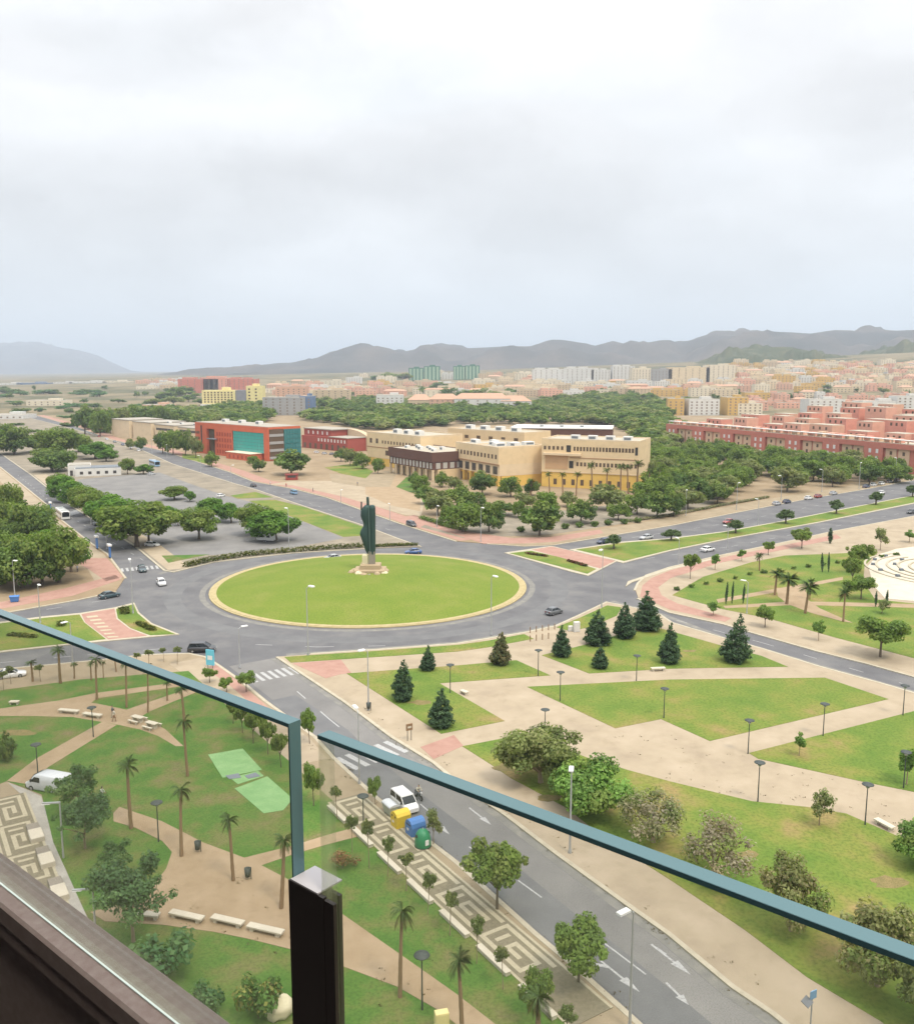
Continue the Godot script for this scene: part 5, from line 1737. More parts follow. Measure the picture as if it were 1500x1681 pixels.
func lay_ground():
	print("ground")
	var rows = []
	var st = st_new()
	st.set_smooth_group(1)
	var ds = [0.0, 200.0, 500.0, 800.0, 1000.0, 1150.0, 1300.0, 1500.0, 1700.0, 1900.0, 2150.0, 2400.0, 2700.0, 3000.0, 3500.0, 4500.0, 7000.0, 11000.0, 18000.0, 26000.0]
	var na = 96
	for i in ds.size() - 1:
		for k in na:
			var pts = []
			for e in [[i, k], [i, k + 1], [i + 1, k + 1], [i + 1, k]]:
				var a = TAU * e[1] / na
				var x = sin(a) * ds[e[0]]
				var z = -cos(a) * ds[e[0]]
				pts.append(Vector3(x, land(x, z) - 0.12, z))
			for t in [0, 3, 2, 0, 2, 1]:
				st.add_vertex(pts[t])
	structure("ground", done(st), M.far_land)
	structure("road", slab_mesh([-620, -60, 420, -60, 420, -640, -150, -980, -620, -980], -0.06, 0.0), M.asphalt)
	structure("pavement", slab_mesh([-30.2, -149.1, -16.1, -127.8, -8.4, -115, -2.6, -106.9, 0.4, -101.2, 5.5, -93.6, 10, -85.8, 15.6, -76.7, 18.4, -72.3, 21.9, -65.4, 24, -62.4, 26.3, -58, 45.2, -58, 82.7, -112.1, 74, -124.7, 68.5, -131.2, 65.6, -135.4, 58.9, -144, 52.9, -153.5, 47.6, -160.5, 41, -170.2, 40, -176, 36, -181.1, 31.3, -185.6, 24.1, -175.1, 18.8, -167.7, 12.4, -163.2, 0, -156.4, -14, -152.8, -25, -150.4], -0.3, 0.13), M.cream_paving)
	structure("pavement", slab_mesh([38.5, -189.2, 41.5, -181.1, 42.7, -177.8, 51, -169.4, 54.1, -164.4, 62.2, -152.5, 67.7, -145.8, 72.4, -139.1, 86.9, -118.2, 283.3, -402.2, 151.8, -299.8, 113.1, -270.8, 92.2, -253.1, 68.5, -234.3, 52.5, -220.1, 45, -211.3, 41.4, -203.2, 39.3, -196.2], -0.3, 0.13), M.cream_paving)
	structure("pavement", slab_mesh([8.5, -251.3, 18.5, -247.7, 26.7, -249.5, 43.2, -262.6, 66.7, -281.7, 87.4, -301.1, 130.4, -340.3, 166.9, -370.7, 202.4, -402.2, 395.4, -564.1, 662.4, -950.1, 229.7, -988.9, -98.5, -988.9, -452.9, -988.9, -315.5, -768.7, -241.6, -639.3, -177.7, -551.1, -108.5, -434.1, -88.4, -395.5, -66.5, -370.7, -49.5, -345.3, -17.9, -285.1, 0, -254.9], -0.3, 0.13), M.earth)
	structure("pavement", slab_mesh([-10.1, -246.8, -17.6, -259.7, -29.5, -281.7, -55.1, -323.2, -80.9, -366.8, -95.8, -389, -147.3, -471.3, -194.3, -559.7, -250.2, -650.9, -308.8, -744.9, -453.8, -962.7, -735, -962.7, -639.1, -962.7, -378.3, -701.5, -269.9, -538.7, -196.8, -421.2, -145.3, -335.5, -115.1, -288.7, -88.4, -247.7, -70.6, -216.7, -68.2, -215.3, -61.7, -226.6, -43.7, -238.3, -24.9, -244.2], -0.3, 0.13), M.grey_earth)
	structure("pavement", slab_mesh([-77.4, -208.1, -92, -235.9, -104.8, -254.9, -127.6, -291.1, -149, -327.7, -180.6, -378.6, -229.1, -456.3, -357.9, -639.3, -532.6, -639.3, -274.5, -245.1, -118.2, -155.7, -91.1, -176.9, -80.1, -188.1, -74.7, -195.1], -0.3, 0.13), M.earth)
	structure("pavement", slab_mesh([-104.8, -137.1, -74.2, -142.7, -67.2, -144.9, -60.2, -147.4, -53, -150.4, -45.8, -151.1, -42.3, -149.1, -38.9, -144.6, -33.2, -136.6, -27.9, -128.3, -18.6, -115, -15.2, -108.3, -9.3, -98.2, -2.7, -87.9, 0.2, -83.7, 6.9, -72.3, 9.8, -67.8, 13.3, -61.9, 15.5, -58, -36.6, -58, -59.9, -75.2], -0.3, 0.13), M.tan_paving)
	structure("kerb", band_mesh([-30.2, -149.1, -16.1, -127.8, -8.4, -115, -2.6, -106.9, 0.4, -101.2, 5.5, -93.6, 10, -85.8, 15.6, -76.7, 18.4, -72.3, 21.9, -65.4, 24, -62.4, 26.3, -58], 0.5, 0, -0.02, 0.16), M.kerb_stone)
	structure("kerb", band_mesh([68.5, -131.2, 65.6, -135.4, 58.9, -144, 52.9, -153.5, 47.6, -160.5, 41, -170.2, 40, -176, 36, -181.1, 31.3, -185.6, 24.1, -175.1, 18.8, -167.7, 12.4, -163.2, 0, -156.4, -14, -152.8, -25, -150.4], 0.5, 0, -0.02, 0.16), M.kerb_stone)
	structure("kerb", band_mesh([38.5, -189.2, 41.5, -181.1, 42.7, -177.8, 51, -169.4, 54.1, -164.4, 62.2, -152.5, 67.7, -145.8, 72.4, -139.1, 86.9, -118.2], 0.5, 0, -0.02, 0.16), M.kerb_stone)
	structure("kerb", band_mesh([283.3, -402.2, 151.8, -299.8, 113.1, -270.8, 92.2, -253.1, 68.5, -234.3, 52.5, -220.1, 45, -211.3, 41.4, -203.2, 39.3, -196.2], 0.5, 0, -0.02, 0.16), M.kerb_stone)
	structure("kerb", band_mesh([8.5, -251.3, 18.5, -247.7, 26.7, -249.5, 43.2, -262.6, 66.7, -281.7, 87.4, -301.1, 130.4, -340.3, 166.9, -370.7, 202.4, -402.2, 395.4, -564.1], 0.5, 0, -0.02, 0.16), M.kerb_stone)
	structure("kerb", band_mesh([-452.9, -988.9, -315.5, -768.7, -241.6, -639.3, -177.7, -551.1, -108.5, -434.1, -88.4, -395.5, -66.5, -370.7, -49.5, -345.3, -17.9, -285.1, 0, -254.9], 0.5, 0, -0.02, 0.16), M.kerb_stone)
	structure("kerb", band_mesh([-10.1, -246.8, -17.6, -259.7, -29.5, -281.7, -55.1, -323.2, -80.9, -366.8, -95.8, -389, -147.3, -471.3, -194.3, -559.7, -250.2, -650.9, -308.8, -744.9, -453.8, -962.7], 0.5, 0, -0.02, 0.16), M.kerb_stone)
	structure("kerb", band_mesh([-378.3, -701.5, -269.9, -538.7, -196.8, -421.2, -145.3, -335.5, -115.1, -288.7, -88.4, -247.7, -70.6, -216.7, -68.2, -215.3, -61.7, -226.6, -43.7, -238.3, -24.9, -244.2], 0.5, 0, -0.02, 0.16), M.kerb_stone)
	structure("kerb", band_mesh([-77.4, -208.1, -92, -235.9, -104.8, -254.9, -127.6, -291.1, -149, -327.7, -180.6, -378.6, -229.1, -456.3, -357.9, -639.3], 0.5, 0, -0.02, 0.16), M.kerb_stone)
	structure("kerb", band_mesh([-118.2, -155.7, -91.1, -176.9, -80.1, -188.1, -74.7, -195.1], 0.5, 0, -0.02, 0.16), M.kerb_stone)
	structure("kerb", band_mesh([-104.8, -137.1, -74.2, -142.7, -67.2, -144.9, -60.2, -147.4, -53, -150.4, -45.8, -151.1, -42.3, -149.1, -38.9, -144.6, -33.2, -136.6, -27.9, -128.3, -18.6, -115, -15.2, -108.3, -9.3, -98.2, -2.7, -87.9, 0.2, -83.7, 6.9, -72.3, 9.8, -67.8, 13.3, -61.9, 15.5, -58], 0, 0.5, -0.02, 0.16), M.kerb_stone)
	structure("footway", band_mesh([-452.9, -988.9, -315.5, -768.7, -241.6, -639.3, -177.7, -551.1, -108.5, -434.1, -88.4, -395.5, -66.5, -370.7, -49.5, -345.3, -17.9, -285.1, 0, -254.9], -7.5, -1.0, 0.0, 0.142), M.pink_paving)
	structure("footway", band_mesh([8.5, -251.3, 18.5, -247.7, 26.7, -249.5, 43.2, -262.6, 66.7, -281.7, 87.4, -301.1, 130.4, -340.3, 166.9, -370.7, 202.4, -402.2, 395.4, -564.1], -9.0, -1.0, 0.0, 0.142), M.tan_paving)
	structure("footway", slab_mesh([7.3, -251.3, 18.8, -251.3, 28.4, -254, 43.5, -267.7, 43.6, -274, 27.5, -261.6, 15.8, -259.7, 1.8, -271.8, -14.3, -302.4, -18.1, -297.2, -1.8, -267.7], 0.0, 0.15), M.pink_paving)
	structure("footway", band_mesh([38.5, -189.2, 41.5, -181.1, 42.7, -177.8, 51, -169.4, 54.1, -164.4, 62.2, -152.5, 67.7, -145.8, 72.4, -139.1], -7.0, -1.2, 0.0, 0.145), M.cream_paving)
	structure("footway", slab_mesh([39.2, -190.8, 43.1, -179.7, 51.6, -170.7, 53.6, -173.3, 45.8, -184.6, 44, -191.8, 44.9, -199.1, 49.7, -208.1, 65.9, -225.2, 89.2, -243.3, 110.9, -259.7, 111.9, -265.6, 91.4, -249.5, 67.6, -231.2, 51.7, -216.7, 45.2, -208.1, 41.7, -200.8], 0.0, 0.15), M.pink_paving)
	structure("footway", band_mesh([-196.8, -421.2, -145.3, -335.5, -115.1, -288.7, -88.4, -247.7, -70.6, -216.7], -6.0, -0.6, 0.0, 0.142), M.cream_paving)
	structure("footway", band_mesh([-77.4, -208.1, -92, -235.9, -104.8, -254.9, -127.6, -291.1, -149, -327.7, -180.6, -378.6, -229.1, -456.3, -357.9, -639.3], -6.5, -0.6, 0.0, 0.142), M.cream_paving)
	structure("footway", slab_mesh([-78.2, -209.4, -90.2, -231.2, -94.3, -231.2, -95.3, -225.2, -88.3, -216, -85, -211.3, -80.5, -205], 0.0, 0.148), M.pink_paving)
	structure("footway", slab_mesh([-109.3, -167.3, -92.7, -180.2, -82.5, -191.3, -77.7, -206.9, -80.7, -211.3, -86.8, -198.5, -95.4, -185.6, -112.5, -172.4], 0.0, 0.148), M.pink_paving)
	structure("footway", band_mesh([-42.3, -149.1, -38.9, -144.6, -33.2, -136.6, -27.9, -128.3, -18.6, -115, -15.2, -108.3], 1.0, 6.5, 0.0, 0.145), M.cream_paving)
	structure("footway", slab_mesh([-40.1, -145.5, -36.9, -140.9, -28.2, -127.3, -26.4, -124.2, -28.2, -124.2, -34.6, -134.3, -40.5, -142.4], 0.0, 0.15), M.pink_paving)
	structure("footway", slab_mesh([-27.2, -145.5, -19.4, -147.4, -16.9, -140.6, -18.5, -140, -20.6, -138], 0.0, 0.15), M.pink_paving)
	structure("footway", slab_mesh([-4.7, -111.5, -0.4, -115.4, 0.8, -111.9, -2.9, -107.8], 0.0, 0.15), M.pink_paving)
	structure("parking_lot", slab_mesh([-168.1, -402.2, -154.4, -418.7, -141.1, -431.4, -109.4, -380.6, -88.7, -348.7, -76.5, -333.9, -48.6, -287.5, -32.6, -259.7, -44.9, -245.1, -63.9, -235.1, -77, -235.1, -85.4, -246.8, -108.8, -287.5, -137.5, -340.3], 0.0, 0.14), M.lot_asphalt)
	structure("parking_lot", slab_mesh([-11.3, -278.3, 1.8, -259.7, 27.9, -265.6, 44.2, -278.3, 68.2, -297.2, 84.5, -313.1, 104.8, -354, 76.3, -343.6, 40.1, -313.1, 10.4, -307.6, -6, -297.2], 0.0, 0.146), M.grey_earth)
	structure("forecourt", slab_mesh([-80.1, -384.7, -72.1, -397.7, -50.7, -397.7, -28.4, -384.7, -11.7, -348.7, -12, -297.2, -18.4, -303.7, -44.6, -348.7, -69.4, -382.7], 0.0, 0.15), M.cream_paving)
	structure("forecourt", slab_mesh([-60, -426.3, -41.9, -416.3, -27.3, -453.4, -28.2, -421.2, -27.8, -376.6, -38, -376.6, -54.1, -393.3], 0.0, 0.16), M.tan_paving)
	structure("forecourt", slab_mesh([-38, -376.6, -35.6, -402.2, -31.8, -431.4, -22.9, -416.3, -15.2, -376.6, -12.6, -310.4, -24.1, -324.7, -35.7, -354], 0.0, 0.158), M.sand_path)
	structure("lawn", slab_mesh([-29.1, -148.8, -24.9, -149.8, -14, -152.2, 0, -155.7, 5.5, -158.2, 12.3, -162.4, 13.8, -159.4, 5.3, -154.2, 0, -151.8, -13.7, -148.8, -27.5, -145.8], 0.0, 0.165), M.grass)
	structure("lawn", slab_mesh([-17.6, -140.3, -9.9, -142.1, 0, -144.3, 9.9, -147.1, 14.8, -139.4, -2.7, -135.7, 6.6, -120.3, -2.1, -115.8], 0.0, 0.165), M.grass)
	structure("lawn", slab_mesh([14.4, -149.8, 22.5, -155.7, 35.7, -167.3, 38.3, -166, 46.2, -155.7, 51.6, -149.4, 54, -143.7, 34.6, -142.7, 21.1, -140.3], 0.0, 0.165), M.grass)
	structure("lawn", slab_mesh([18.7, -166.9, 23.8, -173.3, 30.9, -183.1, 33.6, -181.6, 31.5, -175.1, 24.9, -166.9, 20.9, -164.4], 0.0, 0.165), M.grass)
	structure("lawn", slab_mesh([10.7, -134.1, 33.4, -137.4, 57.9, -138.3, 63.5, -128.8, 33, -113.4, 28.3, -121, 21.4, -117.7], 0.0, 0.165), M.grass)
	structure("lawn", slab_mesh([36.9, -109.6, 64.9, -124, 83.4, -133.3, 84.9, -121.5, 62.6, -92.6, 52.5, -98.8, 48, -101.3, 37.5, -107.9], 0.0, 0.165), M.grass)
	structure("lawn", slab_mesh([0.7, -111.7, 7.6, -115, 11.9, -112.6, 16.7, -107.8, 20.7, -104.6, 25.1, -101.5, 33.1, -96.5, 39, -95.1, 42.5, -93.6, 45.7, -88.8, 48.9, -84.3, 54.5, -75.2, 43.5, -58, 33, -58, 31.5, -61.4, 27.9, -66.4, 24.9, -72.6, 20.3, -80.4, 15.3, -88.3, 12, -95.1, 6.4, -102.4, 4.3, -106], 0.0, 0.165), M.grass)
	structure("lawn", slab_mesh([46.3, -191.8, 57.6, -209.4, 74.2, -225.9, 85.5, -234.3, 102.5, -237.5, 112.1, -239.2, 100.8, -221.5, 93.2, -205, 88.3, -188.1, 94.9, -184.6, 118.9, -182.6, 87.6, -132.5, 76.9, -148.1, 68.3, -160.5, 60.7, -173.3, 53.8, -180.2], 0.0, 0.165), M.grass)
	structure("lawn", slab_mesh([-77, -335.5, -68.2, -338.7, -54, -320.2, -28.6, -278.3, -26.8, -263.6, -33.1, -261.6, -48.8, -288.7], 0.0, 0.165), M.grass)
	structure("lawn", slab_mesh([-87.5, -350.5, -80.4, -361.2, -70, -345.3, -82.9, -342], 0.0, 0.165), M.grass)
	structure("lawn", slab_mesh([-77.1, -234.3, -65.1, -235.9, -70.1, -228.9, -72.5, -225.2], 0.0, 0.165), M.dry_grass)
	structure("lawn", slab_mesh([-65.9, -453.4, -53, -474.4, -40.1, -436.7, -40.9, -406.8, -54.3, -426.3], 0.0, 0.165), M.grass)
	structure("lawn", slab_mesh([-25.3, -376.6, -22.8, -413.9, -12.7, -376.6, -2.3, -340.3, -10.6, -313.1, -14.1, -348.7], 0.0, 0.165), M.dry_grass)
	structure("lawn", slab_mesh([-159.6, -530.7, -145.7, -519.2, -126.9, -468.2, -151.8, -504.6], 0.0, 0.165), M.grass)
	structure("lawn", slab_mesh([-95.9, -124.9, -72.9, -129.1, -69.1, -132.5, -58.9, -137.4, -47.1, -140.6, -43.2, -141.5, -37.3, -132.5, -29.5, -120.3, -21.2, -107.8, -14.3, -97.1, -10.5, -91.8, -6.4, -85.4, -2.8, -78.3, 0.7, -72.3, 4.8, -66.2, 7.5, -61.9, 10.7, -57.7, -19.3, -57.7, -26.9, -66.9, -33.4, -75.5, -41.4, -87.5, -47.4, -98.2, -53, -101.6, -56, -97.6, -67.5, -85.7], 0.0, 0.165), M.dry_grass)
	structure("traffic_island", slab_mesh([30.3, -242.5, 46.5, -254, 61.6, -259.7, 80.3, -270.8, 105.6, -291.1, 129.7, -311.7, 177.7, -352.2, 342.3, -487.4, 314.8, -447.7, 166.3, -329.2, 114.2, -286.3, 80.7, -260.7, 57.2, -240.8, 41.7, -225.2], -0.05, 0.15), M.kerb_stone)
	structure("lawn", slab_mesh([32.1, -242.5, 46.2, -252.2, 61.3, -258.2, 79.9, -269.4, 105.1, -289.6, 129.1, -310.1, 176.8, -350.5, 334.5, -480.8, 315.7, -453.4, 167.5, -331.6, 114.8, -287.8, 81.1, -261.9, 57.6, -242.3, 42.4, -227.4], 0.1, 0.175), M.grass)
	structure("traffic_island", slab_mesh([12.5, -238.3, 19.5, -243.3, 26.1, -247.7, 40.5, -227.4, 30.9, -210.7, 27.8, -214.6], -0.05, 0.14), M.kerb_stone)
	structure("footway", slab_mesh([20.1, -242.5, 26, -246.8, 40.4, -228.1, 34.9, -218.7], 0.1, 0.15), M.pink_paving)
	structure("lawn", slab_mesh([13.9, -237.5, 19.8, -240.8, 26.8, -231.9, 33.9, -218, 31, -212.7], 0.1, 0.18), M.grass)
	structure("traffic_island", slab_mesh([37.7, -199.7, 39.8, -203.8, 51.9, -217.7, 67.6, -231.2, 67.7, -232.7, 52.4, -219.8, 39.2, -205], -0.05, 0.15), M.kerb_stone)
	structure("traffic_island", slab_mesh([-123.7, -163.2, -99, -169.4, -88, -170.7, -81.5, -174.6, -75.1, -177.3, -69.9, -181.6, -67.3, -185.6, -63.6, -177.8, -58.4, -169.8, -50.9, -162.4, -55.1, -160.9, -62.6, -158.2, -69.1, -155.7, -78.5, -151.5, -86.4, -146.8, -106, -138.8], -0.05, 0.14), M.kerb_stone)
	structure("lawn", slab_mesh([-122, -162.4, -98.3, -168.1, -87.4, -169.4, -80.5, -173.5, -74.8, -176, -71.5, -170.2, -63.2, -159.2, -69.4, -156.4, -78.9, -152.3, -86.9, -147.8, -105.9, -140], 0.1, 0.18), M.grass)
	structure("footway", slab_mesh([-74.6, -176.4, -69.6, -180.7, -66.3, -172.8, -61.4, -166, -56.4, -161.3, -62.7, -159, -71.3, -170.2], 0.1, 0.15), M.pink_paving)
	structure("paving_strip", slab_mesh([-72.9, -174.6, -71.1, -175.5, -70.4, -174.3, -72.2, -173.5], 0.1, 0.156), M.mosaic_light)
	structure("paving_strip", slab_mesh([-71.3, -172.2, -69.4, -172.9, -68.8, -171.9, -70.6, -171.1], 0.1, 0.156), M.mosaic_light)
	structure("paving_strip", slab_mesh([-69.7, -169.8, -67.8, -170.4, -67.2, -169.5, -69, -168.8], 0.1, 0.156), M.mosaic_light)
	structure("paving_strip", slab_mesh([-68.1, -167.5, -66.2, -168, -65.7, -167.2, -67.5, -166.5], 0.1, 0.156), M.mosaic_light)
	structure("paving_strip", slab_mesh([-66.6, -165.2, -64.7, -165.6, -64.2, -165, -66, -164.3], 0.1, 0.156), M.mosaic_light)
	structure("paving_strip", slab_mesh([-65.1, -163, -63.2, -163.3, -62.8, -162.8, -64.5, -162.1], 0.1, 0.156), M.mosaic_light)
	structure("paving_strip", slab_mesh([-63.7, -160.9, -61.7, -161.1, -61.4, -160.7, -63.1, -160], 0.1, 0.156), M.mosaic_light)
	structure("lawn", slab_mesh([-69.1, -180.2, -66.9, -184.1, -63.6, -176.9, -58.3, -168.9, -51.6, -162.3, -56, -161.6, -61.3, -166.4, -66.2, -173.3], 0.1, 0.18), M.grass)
	structure("path", slab_mesh([-65.4, -124.9, -58.1, -128.3, -52.2, -126.9, -47.1, -124.5, -43.2, -121.2, -39.3, -117.3, -35.2, -111.7, -36.2, -111.7, -39.5, -115, -42.8, -117.3, -46.5, -119, -49.3, -120.1, -53.6, -121.7, -59.5, -122.1, -64, -122.1, -73.9, -121.5, -74.9, -123.3], 0.1, 0.172), M.sand_path)
	structure("path", slab_mesh([-58.1, -128.3, -54, -131.4, -42, -136.6, -41.5, -134.6, -53.1, -129.1, -53.2, -127.1], 0.1, 0.177), M.sand_path)
	structure("path", slab_mesh([-47.1, -124.5, -39.6, -134.9, -38.1, -133.5, -43.6, -123.8, -44.1, -121.9], 0.1, 0.182), M.sand_path)
	structure("path", slab_mesh([-48.8, -119.9, -46.4, -118.8, -49.8, -105.5, -50, -100.7, -53, -101.6, -52.4, -107.9], 0.1, 0.187), M.sand_path)
	structure("path", slab_mesh([-37.5, -93.6, -37.4, -95.1, -31.6, -91.8, -25.9, -87.3, -21.1, -84.4, -16.6, -86.8, -13.5, -88.9, -10.5, -90.7, -9.7, -88.9, -13.2, -87, -16.3, -85.1, -19.1, -83, -15.9, -80.4, -10.1, -74.8, -4.3, -68.8, 0, -64.3, 2.6, -61.3, 5.6, -57.7, 3, -57.7, -1.5, -62.6, -4.7, -65.2, -9.3, -67.7, -13.9, -69.9, -18, -71.4, -21, -72.3, -25.7, -73.3, -30.9, -73.8, -32.7, -75.2, -31.1, -76, -28.7, -78.1, -28.2, -82.3, -28.6, -85.5, -30.3, -87.7, -34.1, -90.5, -36.8, -91.8], 0.1, 0.192), M.sand_path)
	structure("path", slab_mesh([54.8, -188.1, 69.3, -196.8, 80.1, -203.2, 90.4, -209.4, 89.1, -206.3, 78.7, -199.7, 68.2, -193.5, 54.3, -185.1], 0.1, 0.175), M.sand_path)
	structure("path", slab_mesh([54.6, -182.6, 69.1, -186.1, 75.2, -186.1, 94.6, -184.1, 93.2, -181.1, 73.4, -183.1, 68, -183.1, 54.5, -180.7], 0.1, 0.18), M.sand_path)
	structure("path", slab_mesh([70.8, -197.9, 78.1, -200.2, 74, -188.1, 73.7, -180.7, 75.8, -169.8, 74.1, -171.1, 70.5, -177.3, 68.4, -184.1, 68.7, -190.8], 0.1, 0.187), M.sand_path)
	structure("plaza", slab_mesh([101.7, -221.5, 110.2, -235.1, 119, -243.3, 129.9, -248.6, 152.2, -252.2, 158, -245.1, 120.8, -185.6, 95.9, -186.6, 90.7, -188.7, 93.6, -200.8], 0.1, 0.2), M.stone_white)
	structure("bare_patch", slab_mesh([6.9, -105.3, 7.2, -104.7, 6.7, -104.3, 6, -104.4, 5.5, -104.2, 5, -104.5, 4.5, -104.8, 4.2, -105.3, 4.9, -105.7, 5.2, -105.9, 5.5, -106.6, 6.1, -106.3, 6.8, -106.3, 6.7, -105.6], 0.1, 0.169), M.dry_patch)
	structure("bare_patch", slab_mesh([12.7, -97.3, 12.5, -96.9, 11.4, -96.8, 10.9, -96.7, 10.2, -96.4, 9.5, -96.6, 9.1, -96.9, 9.2, -97.3, 9.2, -97.7, 9.7, -98, 10.4, -98.1, 11.1, -97.9, 11.7, -97.9, 12.1, -97.6], 0.1, 0.169), M.dry_patch)
	structure("bare_patch", slab_mesh([-3.8, -127.3, -3.7, -127, -4.3, -126.7, -4.9, -126.4, -5.7, -126.4, -6.1, -126.8, -6.5, -127.1, -7.4, -127.3, -6.7, -127.7, -6.3, -127.9, -5.9, -128.5, -5, -128.2, -4, -128.2, -3.8, -127.7], 0.1, 0.169), M.dry_patch)
	structure("bare_patch", slab_mesh([30.2, -85.1, 29.9, -84.8, 29.7, -84.5, 29.2, -84.4, 28.9, -84.5, 28.4, -84.5, 27.9, -84.6, 28, -85.1, 28.2, -85.5, 28.9, -85.6, 29.3, -85.9, 29.7, -85.8, 30, -85.6, 30.1, -85.3], 0.1, 0.169), M.dry_patch)
	structure("bare_patch", slab_mesh([42.8, -80.1, 42.5, -79.7, 41.8, -79.3, 40.9, -79, 40, -79.1, 39.2, -79.2, 39.6, -79.8, 39.2, -80.1, 39.2, -80.6, 40.1, -80.9, 41, -81.3, 41.6, -80.8, 42.4, -80.8, 42.5, -80.5], 0.1, 0.169), M.dry_patch)
	structure("bare_patch", slab_mesh([-56, -116.1, -56, -115.5, -56.8, -115.2, -57.7, -115.1, -58.6, -115.3, -59.6, -115.1, -60.3, -115.6, -61.1, -116.1, -60.6, -116.5, -60.6, -117.1, -59.5, -117, -58.6, -117.3, -57.5, -117, -56.9, -116.5], 0.1, 0.169), M.dry_patch)
	structure("bare_patch", slab_mesh([41.1, -152.2, 40.9, -151.9, 40.7, -151.5, 40, -151.6, 39.5, -151.4, 39.1, -151.6, 39, -151.9, 38.6, -152.2, 39.1, -152.4, 39.3, -152.7, 39.9, -152.7, 40.3, -152.7, 40.9, -152.7, 41.5, -152.5], 0.1, 0.169), M.dry_patch)
	tagged(part_top("green_shape", slab_mesh([-31.3, -109, -27.4, -110.9, -23.6, -104.6, -27.8, -102.4], 0.1, 0.2), M.green_mat), "pale green flat shape on the park lawn behind the glass", "mat", "green shapes on the park lawn")  # flat green shapes on the lawn, with grey plates between them
	tagged(part_top("green_shape", slab_mesh([-25.7, -99.6, -22.6, -102.8, -18.5, -97, -19.1, -94.3, -21.1, -93.6], 0.1, 0.2), M.green_mat), "pale green flat shape on the park lawn behind the glass", "mat", "green shapes on the park lawn")
	tagged(part_top("green_shape", slab_mesh([-26.9, -102.4, -24, -104.3, -23, -102.9, -25.6, -100.7], 0.1, 0.196), M.green_mat), "narrow pale green shape joining the two larger ones", "mat")
	tagged(part_top("grey_plate", slab_mesh([-27.6, -102.9, -26.2, -103.6, -25.6, -102.4, -26.9, -102], 0.19, 0.23), M.slate), "dark grey plate lying between the green shapes", "cover", "grey plates between the green shapes")
	tagged(part_top("grey_plate", slab_mesh([-25.3, -102.9, -24.2, -103.8, -23.4, -102.8, -24.7, -102.1], 0.19, 0.23), M.slate), "dark grey plate lying between the green shapes", "cover", "grey plates between the green shapes")
	structure("drive", slab_mesh([-52.7, -101.2, -49.6, -99.4, -47.2, -97.7, -42.2, -89.3, -36.3, -80.1, -33.4, -75.5, -25.9, -64, -28.2, -64, -36.1, -77.8, -43.4, -88.7, -49.1, -97.6], 0.0, 0.15), M.concrete)
	var c = Vector3(-19.62, 0, -201.67)
	var R = 35.23
	st = st_new()
	st.set_smooth_group(1)
	for i in 10:
		for k in 72:
			var pts = []
			for e in [[i, k], [i, k + 1], [i + 1, k + 1], [i + 1, k]]:
				var rr = (R - 1.5) * e[0] / 10.0
				var a = TAU * e[1] / 72
				pts.append(c + Vector3(sin(a) * rr, 0.22 + 3.1 * (1.0 - pow(e[0] / 10.0, 2.0)), -cos(a) * rr))
			for t in [0, 3, 2, 0, 2, 1]:
				st.add_vertex(pts[t])
	structure("roundabout_lawn", done(st), M.island_grass)
	st = st_new()
	for k in 72:
		var a0 = TAU * k / 72
		var a1 = TAU * (k + 1) / 72
		for e in [[R, R - 0.5, 0.18, -0.05], [R - 0.5, R - 1.6, 0.24, 0.1]]:
			var p = [c + Vector3(sin(a0), 0, -cos(a0)) * e[0], c + Vector3(sin(a1), 0, -cos(a1)) * e[0], c + Vector3(sin(a1), 0, -cos(a1)) * e[1], c + Vector3(sin(a0), 0, -cos(a0)) * e[1]]
			var up = Vector3(0, e[2], 0)
			quad(st, p[0] + up, p[1] + up, p[2] + up, p[3] + up)
			quad(st, p[1] + up, p[0] + up, p[0] + Vector3(0, e[3], 0), p[1] + Vector3(0, e[3], 0))
	structure("kerb", done(st), M.yellow_kerb)

